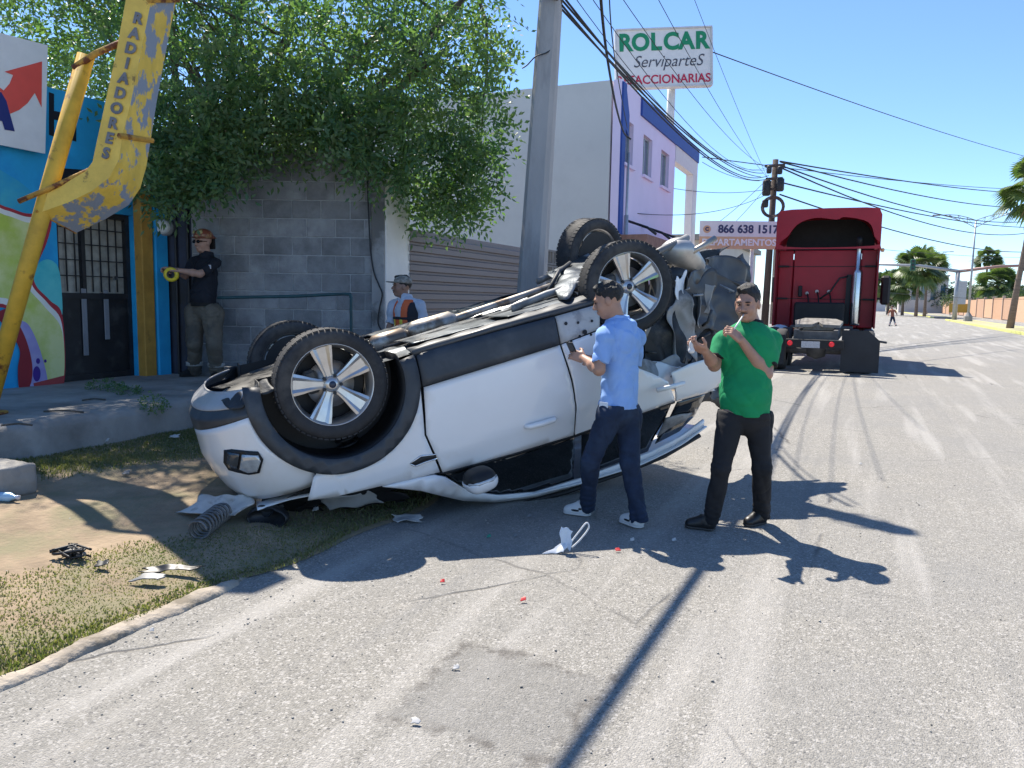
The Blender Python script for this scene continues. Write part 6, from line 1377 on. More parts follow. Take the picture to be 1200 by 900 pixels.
def person(name_label, group, D, zg, J, feet, fwd, hfwd, spec):
    """J: joint -> (px, py, depth offset); feet: side -> (heel px, toe px) on the ground"""
    P = {k: A(dep(v[0], v[1], D+(v[2] if len(v) > 2 else 0))) for k, v in J.items()}
    h = spec.get('h', .006); f = unit(fwd); rt = unit(np.cross(f, UPV)); sc = spec.get('sc', 1.0)
    for sd in 'LR':
        hp, tp = [A(gpt(*q, zg)) for q in feet[sd]]; dv = tp-hp; dv[2] = 0; L = np.linalg.norm(dv); dv = dv/L; c = (hp+tp)/2
        P['heel'+sd] = c-dv*.095*sc; P['toe'+sd] = c+dv*.105*sc; P['an'+sd] = c-dv*.075*sc+UPV*.085*sc
        kn = P['kn'+sd]
    base = (P['heelL']+P['heelR'])/2; base[2] = zg
    root = empty('person', base, 0, name_label, 'person', group)
    ad = lambda o: wlocal(root, o)
    allp = np.array(list(P.values())); lo = allp.min(0)-.16; hi = allp.max(0)+.20
    # ---------------- body
    s = SDF(lo, hi, h); k = .02
    hf = unit(hfwd); hr = unit(np.cross(hf, UPV)); hu = np.cross(hr, hf); HM = np.stack([hr, hf, hu], 1); hc = P['head']
    loc = lambda x, y, z: hc+(hr*x+hf*y+hu*z)*sc
    E = lambda c, r, k=.015, mode='add': s.ell(loc(*c), A(r)*sc, HM, k, mode)
    E((0,-.012,.035), (.077,.097,.088)); E((0,.022,-.028), (.066,.075,.088), .03); E((0,.052,-.095), (.036,.034,.024), .03)
    E((.034,.062,-.035), (.028,.026,.03), .02); E((-.034,.062,-.035), (.028,.026,.03), .02)
    E((0,.082,.026), (.052,.018,.013), .016); s.cone(loc(0,.092,.010), loc(0,.114,-.030), .009*sc, .0135*sc, .014); E((.013,.106,-.034), (.010,.011,.009), .008); E((-.013,.106,-.034), (.010,.011,.009), .008)
    for sx in (1,-1):
        E((sx*.031,.106,.004), (.019,.016,.012), .010, 'sub'); E((sx*.079,-.004,-.008), (.011,.021,.033), .006)
    E((0,.092,-.062), (.025,.012,.0075), .008); E((0,.092,-.075), (.022,.011,.0075), .008)
    s.cone(loc(0,-.018,-.07), P['neck'], .057*sc, .062*sc, .03)
    s.cone(P['neck'], P['chest'], .055*sc, .12*sc, .03, f, 1.35); s.cone(P['chest'], P['pelvis'], .125*sc, .112*sc, .05, f, 1.3)
    for sd in 'LR':
        s.cone(P['neck']-UPV*.04, P['sh'+sd]-UPV*.02, .035*sc, .035*sc, .02)
        s.cone(P['sh'+sd]-UPV*.02, P['el'+sd], .026*sc, .043*sc, .02); mid = P['el'+sd]*.65+P['wr'+sd]*.35
        s.cone(P['el'+sd], mid, .040*sc, .042*sc, .02); s.cone(mid, P['wr'+sd], .042*sc, .027*sc, .02)
        s.cone(P['pelvis']-UPV*.03, P['hip'+sd], .082*sc, .078*sc, .03); s.cone(P['hip'+sd], P['kn'+sd], .08*sc, .05*sc, .03); s.cone(P['kn'+sd], P['an'+sd], .05*sc, .034*sc, .03); s.cone(P['an'+sd], P['an'+sd]*.45+(P['toe'+sd]+UPV*.04*sc)*.55, .030*sc, .018*sc, .02)
        if 'hand'+sd in spec:
            q = spec['hand'+sd]; add_hand(s, P['wr'+sd], q['d'], q['back'], q['thumb'], q.get('curl', .5), q.get('spread', .1), sc, q.get('tin', .4))
    ad(s.mesh('body', SKIN(spec['id'], spec['skin']), root))
    # ---------------- face details
    def blob(nm, parts, m_, disp=None, hh=None):
        hh = hh or min(h, .005); pts = np.array([loc(*c) for c, r in parts]); R = max(max(r) for c, r in parts)*sc+.02
        q = SDF(pts.min(0)-R, pts.max(0)+R, hh)
        for c, r in parts: q.ell(loc(*c), A(r)*sc, HM, .008)
        if disp: q.disp(disp)
        return q
    if spec.get('face', True):
        ad(blob('eyebrow', [((.031,.100,.023),(.022,.008,.005))], None).mesh('eyebrow', M_HAIR, root)); ad(blob('eyebrow', [((-.031,.100,.023),(.022,.008,.005))], None).mesh('eyebrow', M_HAIR, root))
        for sx in (1,-1): ad(blob('eye', [((sx*.031,.0925,.003),(.0135,.008,.0058))], None).mesh('eye', M_EYE, root))
    if spec.get('moustache'): ad(blob('moustache', [((.016,.103,-.053),(.020,.008,.0042)),((-.016,.103,-.053),(.020,.008,.0042))], None).mesh('moustache', mat('moustache_hair', (.12,.08,.06), .7, var=.4, vscale=200), root))
    if 'hair' in spec:
        q = SDF(hc-.16, hc+.17, min(h, .006)); q.ell(loc(0,-.016,.046), A((.083,.103,.090))*sc, HM, .01)
        for (c, r) in (((.01,.045,.105),(.05,.045,.026)),((0,-.02,.112),(.055,.06,.026))): q.ell(loc(*c), A(r)*sc, HM, .02)
        n_ = hr*0+hf*.86-hu*.51; q.cut(loc(0,.070,.072), n_); q.cut(loc(0,0,-.055), -hu+hf*.35)
        q.disp(lambda X, Y, Z: .006*vnoise(X*110, Y*110, Z*110, 5)+.003*vnoise(X*300, Y*300, Z*300, 6)); ad(q.mesh('hair', spec['hair'], root))
    # ---------------- shirt
    hem = spec['hem']; hemc = P['pelvis']+UPV*hem; hv = spec.get('hv', h)
    q = SDF(lo, hi, hv); b = spec.get('bulk', 1.0)
    ch = P['chest']
    q.cone(ch+UPV*.06, hemc-UPV*.05, .150*b, .152*b, .04, f, 1.22)
    q.ell(ch+f*.005+UPV*.03, (.175*b, .122*b, .20), np.stack([rt, f, UPV], 1), .05)
    if spec.get('belly'): q.ell((ch*.35+hemc*.65)+f*.045, (.15*b, .12*b, .16), np.stack([rt, f, UPV], 1), .06)
    q.cone(P['shL']*.75+P['neck']*.25-UPV*.01, P['shR']*.75+P['neck']*.25-UPV*.01, .062, .062, .04); q.cone(P['neck']-UPV*.01, P['shL']-UPV*.004, .05, .05, .03); q.cone(P['neck']-UPV*.01, P['shR']-UPV*.004, .05, .05, .03)
    q.cone(P['neck']+UPV*.0, ch, .076, .12, .03, f, 1.15, capa=True)
    for sd in 'LR':
        e = P['sh'+sd]+(P['el'+sd]-P['sh'+sd])*spec.get('sleeve', .72); q.cone(P['sh'+sd]-UPV*.006, e, .060, .062, .03, capb=True)
    wv = spec.get('wr', .0085)
    def wrinkle(X, Y, Z):
        a = vnoise(X*26, Y*26, Z*34, spec['seed'])*wv+np.abs(vnoise(X*14, Y*14, Z*30, spec['seed']+9))*wv*1.3
        r1 = np.clip(1-np.abs(vnoise(X*20+Z*9, Y*20-Z*7, Z*17, spec['seed']+20))*2.6, 0, 1); r2 = np.clip(1-np.abs(vnoise(X*34-Z*12, Y*34+Z*8, Z*22, spec['seed']+27))*2.8, 0, 1)
        return a+.002*vnoise(X*80, Y*80, Z*60, spec['seed']+4)+(r1**2*.011+r2**2*.006)*wv/.0085-.006
    q.disp(wrinkle); q.cut(hemc, -UPV); ad(q.mesh('shirt', spec['shirt'], root))
    if 'cuff' in spec:
        for sd in 'LR':
            u = unit(P['el'+sd]-P['sh'+sd]); e = P['sh'+sd]+(P['el'+sd]-P['sh'+sd])*spec.get('sleeve', .72); c = SDF(e-.12, e+.12, hv); c.cone(e-u*.012, e+u*.006, .0655, .0650, .003, capb=True, capa=True); ad(c.mesh('cuff', spec['cuff'], root))
    if 'collar' in spec:
        c = SDF(P['neck']-.16, P['neck']+.16, min(hv, .006)); c.cone(P['neck']+UPV*(.014 if spec.get('crew') else .0)-f*.002, P['neck']+UPV*(.040 if spec.get('crew') else .066)-f*.012, .080 if spec.get('crew') else .096, .072, .004, capb=True, capa=bool(spec.get('crew')))
        if not spec.get('crew'): c.cone(P['neck']+f*.10+UPV*.05, P['neck']+f*.06-UPV*.06, .035, .004, .006, mode='sub')
        ad(c.mesh('collar', spec['collar'], root))
    # ---------------- trousers
    q = SDF(lo, A([hi[0], hi[1], hemc[2]+.12]), hv); t = spec.get('loose', 1.0)
    q.ell(P['pelvis']-UPV*.03, (.165*b, .125*b, .13), np.stack([rt, f, UPV], 1), .03); q.cone(P['pelvis']+UPV*.05, P['pelvis']-UPV*.05, .135*b, .14*b, .03, f, 1.25)
    for sd in 'LR':
        an = P['an'+sd]-UPV*(.035 if not spec.get('tuck') else -.02); q.cone(P['hip'+sd], P['kn'+sd], .098*t, .070*t, .03); q.cone(P['kn'+sd], an, .070*t, .058*t, .025, capb=True)
    q.cut(hemc+UPV*.03, UPV)
    def wrk(X, Y, Z):
        z = Z-zg; low = np.exp(-((z-.10)/.10)**2)+.55*np.exp(-((z-.48)/.09)**2)+.4*np.exp(-((z-.80)/.08)**2)
        return -.011*low*np.abs(np.sin(Z*70+4.5*vnoise(X*16, Y*16, Z*5, spec['seed']+2)))*(.4+.6*np.abs(vnoise(X*9, Y*9, Z*7, spec['seed']+6)))+.007*vnoise(X*18, Y*18, Z*12, spec['seed']+3)-.006*np.abs(vnoise(X*10, Y*10, Z*20, spec['seed']+11))+.0015*vnoise(X*90, Y*90, Z*70, 3)+.010*np.clip(1-np.abs(vnoise(X*15, Y*15, Z*9+X*6, spec['seed']+31))*2.6, 0, 1)**2+.006*np.clip(1-np.abs(vnoise(X*24, Y*24, Z*26, spec['seed']+37))*2.8, 0, 1)**2
    q.disp(wrk); ad(q.mesh('trousers', spec['pants'], root))
    # ---------------- shoes
    for sd in 'LR':
        hp, tp = P['heel'+sd], P['toe'+sd]; dv = unit(tp-hp); q = SDF(np.minimum(hp, tp)-.09, np.maximum(hp, tp)+A((.09,.09,.17)), min(h, .006))
        q.cone(hp+dv*.035+UPV*.045, tp-dv*.035+UPV*.030, .045*sc, .040*sc, .02); q.cone(hp+dv*.04+UPV*.05, hp+dv*.05+UPV*(.11 if not spec.get('boots') else .2), .046*sc, .044*sc, .02, capb=True); q.cone(hp+dv*.08+UPV*.07, tp-dv*.06+UPV*.04, .04, .036, .02)
        q.cut(A([0,0,zg+.018]), -UPV); so = ad(q.mesh('shoe', spec['shoe'], root))
        q = SDF(np.minimum(hp, tp)-.09, np.maximum(hp, tp)+A((.09,.09,.09)), min(h, .006)); M_ = np.stack([dv, np.cross(UPV, dv), UPV], 1)
        q.cone(hp+dv*.036+UPV*.014, tp-dv*.036+UPV*.014, .046*sc, .044*sc, .004, UPV, 3.3); ad(q.mesh('sole', spec['sole'], root))
    return root, P, loc, HM
M_HAIR = mat('black_hair', (.012,.011,.011), .55, var=.5, vscale=60, bump=.5, bscale=250, world_co=True)
M_GHAIR = mat('dark_hair', (.02,.018,.016), .55, var=.6, vscale=60, bump=.5, bscale=250, world_co=True)
M_EYE = mat('eye_dark', (.05,.04,.035), .25, var=.3, vscale=200)
def cloth(n, c, var=.07, b=.12, rough=.85, **kw): return mat('cloth_'+n, c, rough, var=var, vscale=9, bump=b, bscale=300, world_co=True, **kw)
C_SKINB = (.42,.235,.16)
# ---- man in the light blue shirt, looking at his phone
LBLUE = cloth('light_blue', srgb(140,176,228)); JEAN = cloth('dark_jeans', (.009,.020,.048), .35, col2=(.018,.036,.075), c2scale=5, c2lo=.5, c2hi=.65)
blue_J = dict(head=(713,352,.0), neck=(724,379,.03), chest=(727,408,.03), pelvis=(725,474,.02), shL=(708,394,-.13), elL=(702,433,-.15), wrL=(684,420,.03), shR=(747,395,.14), elR=(740,436,.24), wrR=(702,425,.24),
    hipL=(714,488,-.05), hipR=(737,487,.07), knL=(692,540,.0), knR=(738,543,-.03))
blue, BP, BL_, _ = person('man in light blue polo shirt and dark jeans looking down at his phone', None, 5.50, 0.0, blue_J, dict(L=((697,606),(657,601)), R=((755,621),(726,611))), cdir(-.75,.66), cdir(-.93,.22,-.30),
    dict(id='blue', skin=C_SKINB, hair=M_HAIR, hem=-.02, shirt=LBLUE, pants=JEAN, shoe=cloth('white_canvas', (.66,.66,.65), .05), sole=cloth('white_rubber', (.58,.57,.55), .08), seed=3, collar=LBLUE, bulk=1.03, sleeve=.80, wr=.010,
         handL=dict(d=cdir(-.75,.55,.25), back=cdir(-.35,-.75,-.45), thumb=cdir(.1,.3,.9), curl=.55, tin=.5), handR=dict(d=cdir(-.85,-.2,.2), back=cdir(-.3,.9,-.2), thumb=cdir(.0,-.2,.9), curl=.6)))
hp = BP['wrL']+cdir(-.75,.55,.25)*.10+UPV*.03; mb = MB(); Mp = frame(hp, cdir(-.62,.78,.1), cdir(-.45,-.30,.75)); mb.box((0,0,0), (.075,.145,.009), Mp.to_3x3(), bev=.004); mb.v = [tuple(Vector(v)+Vector(hp)) for v in mb.v]
ph = empty('phone', hp, 0, 'black smartphone held up in the hand of the man in light blue', 'phone'); wlocal(ph, mb.build('case', mat('phone_black', (.01,.01,.012), .2), ph))
mb = MB(); mb.box((0,0,.0055), (.068,.135,.002), None); mb.v = [tuple(Mp @ Vector(v)) for v in mb.v]; wlocal(ph, mb.build('screen', mat('phone_screen', (.02,.025,.03), .05), ph))
mb = MB(); a_, b_ = BP['pelvis']+cdir(-.5,-.75)*.14-UPV*.02, BP['pelvis']+cdir(-.75,-.45)*.17-UPV*.30
mb.tube(curve_pts([Vector(a_), Vector(a_)+Vector(cdir(-.7,-.3))*.05-Vector((0,0,.1)), Vector(b_)]), .006, 6); wlocal(blue, mb.build('lanyard', cloth('pale_strap', (.6,.68,.75)), blue, True))
tagp = Vector(BP['pelvis'])+Vector(cdir(-.62,-.6))*.17+Vector((0,0,-.02)); mb = MB(); mb.box((0,0,0), (.07,.10,.006), frame((0,0,0), cdir(.75,-.66), (0,0,1)).to_3x3()); mb.v = [tuple(Vector(v)+tagp) for v in mb.v]; wlocal(blue, mb.build('badge', mat('badge_white', (.7,.75,.8), .4), blue))
for sd in 'LR':
    hp_, tp_ = BP['heel'+sd], BP['toe'+sd]; dv = unit(tp_-hp_); sn = unit(np.cross(dv, UPV)); sn = sn if sn@HF < 0 else -sn
    q = SDF(np.minimum(hp_, tp_)-.1, np.maximum(hp_, tp_)+.16, .005); q.ell(hp_+dv*.10+sn*.038+UPV*.045, (.04,.012,.010), np.stack([dv, sn, UPV], 1), .004); q.ell(hp_+dv*.06+sn*.040+UPV*.060, (.022,.010,.012), np.stack([dv, sn, UPV], 1), .006); wlocal(blue, q.mesh('shoe_mark', cloth('mark_black', (.012,.012,.014)), blue))
# ---- man in the green shirt
GREEN = cloth('green', srgb(2,138,84)); BLKC = cloth('black_denim', (.012,.012,.014), .3); TRIM = cloth('black_trim', (.010,.010,.012))
green_J = dict(head=(876,356,-.04), neck=(882,384,.0), chest=(876,416,.0), pelvis=(873,478,.02), shR=(847,398,.03), elR=(837,428,-.04), wrR=(826,411,-.24), shL=(906,398,.0), elL=(898,438,-.08), wrL=(868,398,-.20),
    hipR=(857,490,.0), hipL=(889,490,.03), knR=(845,549,-.08), knL=(892,549,-.0))
green, GP, GL_, GHM = person('man in green ringer t-shirt and black trousers holding a stick to his mouth', None, 5.38, 0.0, green_J, dict(R=((845,623),(797,617)), L=((903,611),(866,619))), cdir(-.38,-.92), cdir(-.52,-.80,-.12),
    dict(id='green', skin=(.41,.225,.155), hair=M_GHAIR, hem=-.05, shirt=GREEN, pants=BLKC, shoe=cloth('black_leather', (.013,.012,.012), .3, .05, .4), sole=cloth('grey_sole', (.06,.055,.05)), seed=8, collar=TRIM, crew=True, cuff=TRIM, belly=True, bulk=1.08, moustache=True, sleeve=.74, wr=.0055,
         handL=dict(d=cdir(-.75,-.15,.60), back=cdir(.5,-.75,.35), thumb=cdir(-.35,.3,.85), curl=.95, tin=.6), handR=dict(d=cdir(-.80,-.35,.35), back=cdir(-.1,-.5,-.85), thumb=cdir(.2,-.8,.5), curl=.75, tin=.5)))
p0 = GP['wrL']+cdir(-.75,-.15,.60)*.085-HF*.01; p1 = GL_(-.004,.112,-.066)
st = empty('stick', p0, 0, 'thin white stick held to the mouth by the man in green', 'stick'); mb = MB(); mb.tube([Vector(p0), Vector(A(p1)+(A(p1)-p0)*.05)], .0052, 8); wlocal(st, mb.build('shaft', mat('stick_white', (.75,.74,.70), .5), st, True))
wq = GP['wrR']+cdir(-.80,-.35,.35)*.085; q = SDF(wq-.12, wq+.12, .006); q.ell(wq+cdir(-.6,0,.0)*.03, (.018,.02,.035), None, .01); q.ell(wq+cdir(-.6,0,-.6)*.04, (.022,.02,.02), None, .01); q.disp(lambda X, Y, Z: .010*vnoise(X*70, Y*70, Z*70, 2))
tag(q.mesh('crumpled_napkin', mat('napkin', (.72,.70,.67), .9)), 'crumpled white napkin in the hand of the man in green', 'napkin')
# watch on the left wrist
u = unit(GP['wrL']-GP['elL']); mb = MB(); mb.lathe([(.031,-.012),(.036,-.012),(.036,.012),(.031,.012)], 20, frame(GP['wrL']-u*.03, np.cross(u, UPV), np.cross(np.cross(u, UPV), u)) @ Matrix.Identity(4), closed=True)
# ---- firefighter
NAVY = cloth('navy_polo', (.010,.012,.020), .2); KHAKI = cloth('bunker_khaki', (.145,.125,.095), .2, .3, col2=(.09,.08,.065), c2scale=4)
fire_J = dict(head=(238,284,-.02), neck=(242,301,.02), chest=(241,322,.03), pelvis=(240,358,.03), shL=(254,308,-.10), elL=(234,321,-.24), wrL=(211,317,-.26), shR=(228,306,.14), elR=(217,323,.06), wrR=(203,316,-.08),
    hipL=(249,367,-.03), hipR=(230,366,.08), knL=(251,404,-.05), knR=(228,403,.06))
fire, FP, FL_, FHM = person('firefighter in dark polo and khaki bunker trousers wearing a worn red helmet', None, 9.50, SW_Z, fire_J, dict(L=((258,441),(248,446)), R=((229,441),(213,442))), cdir(-.80,-.60), cdir(-.45,-.88,-.03),
    dict(id='fire', sc=1.03, h=.008, skin=(.45,.26,.19), hem=-.0, shirt=NAVY, pants=KHAKI, shoe=cloth('black_boot', (.012,.012,.012)), sole=cloth('boot_sole', (.03,.028,.025)), seed=5, collar=NAVY, bulk=1.10, belly=True, loose=1.38, sleeve=.80, boots=True, wr=.010,
         handL=dict(d=cdir(-.95,-.1,.1), back=cdir(0,-.5,.85), thumb=cdir(.1,.8,.4), curl=.8), handR=dict(d=cdir(-.95,-.2,.1), back=cdir(0,.5,.85), thumb=cdir(.1,-.8,.4), curl=.8)))
RED_H = mat('helmet_red', (.26,.075,.045), .4, var=.3, vscale=30, col2=(.42,.26,.12), c2scale=18, c2lo=.5, c2hi=.6, world_co=True)
hm = empty('helmet', FP['head'], 0, 'worn red fire helmet with brim on the head of the firefighter', 'helmet')
q = SDF(FP['head']-.24, FP['head']+.25, .007); q.ell(FL_(0,-.01,.075), (.100,.125,.092), FHM, .01); q.cone(FL_(0,.10,.072), FL_(0,-.14,.066), .03, .03, .02, FHM[:,2], 1); q.cut(FL_(0,0,.050), -FHM[:,2]); wlocal(hm, q.mesh('shell', RED_H, hm))
q = SDF(FP['head']-.24, FP['head']+.25, .007); q.ell(FL_(0,-.02,.055), (.125,.168,.016), FHM, .01); wlocal(hm, q.mesh('brim', RED_H, hm))
q = SDF(FP['head']-.26, FP['head']+.25, .008); q.rbox(FL_(0,-.105,-.01), (.085,.012,.07), FHM, .01); wlocal(hm, q.mesh('neck_flap', cloth('flap_black', (.012,.012,.013)), hm))
for sx in (-.05,.05):
    q = SDF(FL_(sx,.06,.11)-.06, FL_(sx,.06,.11)+.06, .006); q.ell(FL_(sx,.075,.115), (.026,.022,.026), FHM, .01); wlocal(hm, q.mesh('reflective_tab', mat('helmet_reflector', (.62,.50,.22), .35), hm))
q = SDF(FP['head']-.15, FP['head']+.15, .005); 
for sx in (1,-1): q.ell(FL_(sx*.034,.103,.004), (.030,.012,.018), FHM, .004)
q.cone(FL_(-.07,.08,.010), FL_(.07,.08,.010), .008, .008, .006); q.cone(FL_(.07,.08,.010), FL_(.08,.0,.008), .005, .005, .004); q.cone(FL_(-.07,.08,.010), FL_(-.08,.0,.008), .005, .005, .004); wlocal(fire, q.mesh('sunglasses', mat('sunglass_black', (.008,.008,.009), .1), fire))
mb = MB(); c = Vector(FP['pelvis'])+Vector((0,0,.015)); f_ = Vector(cdir(-.80,-.60)); rt_ = f_.cross(Vector((0,0,1)))
n = 36; pr = [(rt_*math.cos(6.283*i/n)*.192+f_*math.sin(6.283*i/n)*.158) for i in range(n)]; vs = [tuple(c+p+Vector((0,0,z))) for z in (-.022,.022) for p in pr]; mb.add(vs, [(i,(i+1)%n,n+(i+1)%n,n+i) for i in range(n)]); o = mb.build('belt', cloth('belt_black', (.01,.01,.01)), fire); solidify(o, .008); wlocal(fire, o)
for sd in 'LR':
    for dz, m_ in ((.17, mat('reflective_band', (.42,.42,.40), .4)),):
        an, kn = FP['an'+sd], FP['kn'+sd]; t = (SW_Z+dz-an[2])/(kn[2]-an[2]); c = an+(kn-an)*t; mb = MB(); mb.lathe([(.094,-.028),(.102,-.026),(.102,.026),(.094,.028)], 22, Matrix.Translation(c)); wlocal(fire, mb.build('reflective_band', m_, fire, True))
bp = FP['shL']*.62+FP['elL']*.38+cdir(.15,-.98)*.066; mb = MB(); mb.box((0,0,0), (.05,.006,.045), frame((0,0,0), cdir(.9,-.1), cdir(0,.95,.1)).to_3x3()); mb.v = [tuple(Vector(v)+Vector(bp)) for v in mb.v]; wlocal(fire, mb.build('sleeve_patch', mat('patch_pale', (.6,.6,.65), .7, var=.3, vscale=60), fire))
tc = Vector(FP['wrL']+cdir(-.95,-.1,.0)*.10-UPV*.05); tp_ = empty('tape_roll', tc, 0, 'yellow barrier tape roll in the hands of the firefighter', 'tape')
mb = MB(); Mt = frame((0,0,0), cdir(1,.1), (0,0,1)); mb.lathe([(.045,-.03),(.085,-.03),(.085,.03),(.045,.03)], 26, Mt, closed=True); mb.build('roll', mat('tape_yellow', (.70,.55,.03), .4, var=.15, vscale=30), tp_, True)
mb = MB(); mb.lathe([(.030,-.033),(.046,-.033),(.046,.033),(.030,.033)], 20, Mt, closed=True); mb.build('core', mat('tape_core', (.05,.045,.04), .7), tp_, True)
# ---- worker in the safety vest
WSH = cloth('white_work_shirt', (.50,.54,.62)); wz = .17
work_J = dict(head=(471,336,.0), neck=(475,351,.02), chest=(477,371,.02), pelvis=(478,410,.02), shR=(461,357,.09), elR=(457,384,.09), wrR=(457,408,.02), shL=(492,357,-.07), elL=(499,385,-.06), wrL=(499,410,-.14),
    hipL=(486,418,-.02), hipR=(471,418,.05), knL=(487,459,-.03), knR=(470,459,.03))
fy = lambda px, d: 348+(CAM_H-wz)*FPX/d
work, WP, WL_, WHM = person('roadside worker in cap and orange safety vest standing behind the car', None, 9.0, wz, work_J, dict(L=((488,492),(480,496)), R=((474,489),(465,491))), cdir(-.72,-.69), cdir(-.92,-.38,.06),
    dict(id='work', h=.008, skin=(.32,.175,.12), hair=M_GHAIR, hem=.0, shirt=WSH, pants=cloth('work_trousers', (.03,.035,.05)), shoe=cloth('black_boot', (.012,.012,.012)), sole=cloth('boot_sole', (.03,.028,.025)), seed=15, collar=WSH, bulk=.98, moustache=True, sleeve=.8,
         handL=dict(d=cdir(-.1,-.1,-1), back=cdir(.9,-.3,0), thumb=cdir(-.5,-.8,0), curl=.35), handR=dict(d=cdir(-.1,-.1,-1), back=cdir(-.9,.3,0), thumb=cdir(-.5,-.8,0), curl=.35)))
q = SDF(WP['head']-.2, WP['head']+.2, .007); q.ell(WL_(0,-.012,.062), (.090,.110,.078), WHM, .01); q.cut(WL_(0,0,.040), -WHM[:,2]); CAPM = mat('camo_cap', (.20,.185,.16), .85, var=.3, vscale=40, col2=(.34,.32,.28), c2scale=22, c2lo=.48, c2hi=.55, world_co=True)
cp_ = empty('cap', WP['head'], 0, 'mottled grey peaked cap on the head of the vest worker', 'cap'); wlocal(cp_, q.mesh('crown', CAPM, cp_))
q = SDF(WP['head']-.2, WP['head']+.26, .007); q.ell(WL_(0,.115,.044), (.070,.085,.009), WHM, .005); wlocal(cp_, q.mesh('peak', CAPM, cp_))
# vest: an outer shell with stripes
f_ = cdir(-.72,-.69); rt_ = unit(np.cross(f_, UPV)); TM = np.stack([rt_, f_, UPV], 1)
vs_ = empty('safety_vest', WP['pelvis'], 0, 'orange safety vest with yellow stripes and dark edging worn by the roadside worker', 'vest')
def shell(nm, m_, grow, cuts, hh=.008):
    q = SDF(WP['chest']-.32, WP['chest']+.34, hh); ch = WP['chest']; hc_ = WP['pelvis']
    q.cone(ch+UPV*.06, hc_-UPV*.03, .150*.98+grow, .152*.98+grow, .04, f_, 1.22); q.ell(ch+f_*.005+UPV*.03, (.172+grow, .120+grow, .197+grow), TM, .05)
    for p, n in cuts: q.cut(p, n)
    wlocal(vs_, q.mesh(nm, m_, vs_))
ch = WP['chest']; ORG = mat('vest_orange', (.72,.13,.035), .6, var=.1, world_co=True); YLW = mat('vest_yellow', (.75,.62,.06), .5, var=.1, world_co=True); DK = cloth('vest_dark', (.02,.022,.03))
shell('vest_body', ORG, .012, [(ch-UPV*.02, UPV), (WP['pelvis']-UPV*.02, -UPV)])
shell('vest_side', DK, .016, [(ch+UPV*.17, UPV), (WP['pelvis']-UPV*.02, -UPV), (ch+rt_*.135, -rt_)])
shell('vest_side', DK, .016, [(ch+UPV*.17, UPV), (WP['pelvis']-UPV*.02, -UPV), (ch-rt_*.135, rt_)])
for sx in (-1,1):
    shell('vest_strap', ORG, .015, [(ch+UPV*.20, UPV), (ch-UPV*.03, -UPV), (ch+rt_*(sx*.135), rt_*sx), (ch+rt_*(sx*.06), -rt_*sx), (ch, -f_)])
    shell('vest_stripe', YLW, .019, [(ch-UPV*.03, UPV), (WP['pelvis']-UPV*.02, -UPV), (ch+rt_*(sx*.085), rt_*sx), (ch+rt_*(sx*.045), -rt_*sx), (ch, -f_)])
shell('vest_band', DK, .018, [(ch+UPV*.0, UPV), (ch-UPV*.035, -UPV)])
# ---- pedestrian crossing far up the road
ped_J = dict(head=(1045.5,359.5), neck=(1045.7,362.5), chest=(1045.8,365.5), pelvis=(1046,371), shR=(1042.8,364), elR=(1041.2,367.5,.1), wrR=(1040.6,370.5,-.1), shL=(1048.8,364), elL=(1050.6,367.2,.1), wrL=(1051.4,370,-.1), hipR=(1045,372), hipL=(1047,372), knR=(1043.6,377), knL=(1048.4,377))
person('distant pedestrian in rust coloured shirt and blue jeans crossing the road', None, 63.5, 0.0, ped_J, dict(R=((1042.6,382.0),(1041.2,382.6)), L=((1050.4,381.8),(1049.0,382.4))), cdir(-.6,.7), cdir(-.6,.7),
    dict(id='ped', h=.022, hv=.022, face=False, skin=C_SKINB, hair=M_HAIR, hem=-.02, shirt=cloth('rust', (.28,.09,.05)), pants=JEAN, shoe=cloth('black_leather', (.01,.01,.01)), sole=cloth('grey_sole', (.06,.055,.05)), seed=2))
# ================================================================== wreckage on the ground
def gz(x, y): return max(verge_z(x, y), 0)+.02 if x < verge_edge(y) else 0.0
def at(px, py):
    z = .1
    for _ in range(6): p = gpt(px, py, z); z = gz(p[0], p[1])
    return Vector((p[0], p[1], z))
G = 'wreckage scattered round the car'
# coil spring
a = at(232, 634); b = at(268, 605); ax = (b-a).normalized(); L = .40; c0 = a+Vector((0,0,.065)); up_ = Vector((0,0,1)); sd = ax.cross(up_).normalized(); vp = sd.cross(ax)
hel = [c0+ax*(L*i/170)+(sd*math.cos(i*.30*1.05)+vp*math.sin(i*.30*1.05))*(.062 if 6 < i < 164 else .055) for i in range(171)]
mb = MB(); mb.tube(hel, .0085, 7); tag(mb.build('coil_spring', mat('spring_steel', (.16,.155,.15), .5, .5, var=.3, vscale=20), smooth=True), 'grey coil spring from the suspension lying on the grass', 'spring', G)
def bit(name, px, py, pts, m_, label, cat, amp=.01, sd_=1, nu=14, nv=10, thick=.005, freq=18, z=.01, fold=0.0):
    """crumpled flake: pts are four (right, away, up) offsets in metres"""
    p = at(px, py); rz = empty(name, p, 0, label, cat, G)
    c = [Vector(HR)*q[0]+Vector(HF)*q[1]+Vector((0,0,q[2]+z)) for q in pts]
    sheet('flake', c, m_, nu+6, nv+6, amp*1.5, sd_, rz, thick, freq, fold, jit=.16); return rz
PW_ = mat('broken_white_plastic', (.55,.53,.50), .5, var=.12, vscale=10, col2=(.35,.33,.30), c2scale=8); PB_ = mat('broken_black_plastic', (.015,.015,.016), .45, var=.5, vscale=20); PG_ = mat('broken_grey_plastic', (.16,.165,.17), .5, var=.3, vscale=12)
bit('bumper_fragment', 255, 606, [(-.28,-.06,.0),(.18,-.10,.02),(.22,.10,.10),(-.15,.12,.06)], PW_, 'torn white bumper fragment behind the coil spring', 'wreckage', .02, 3, 22, 14, .006, 11, .02, .03)
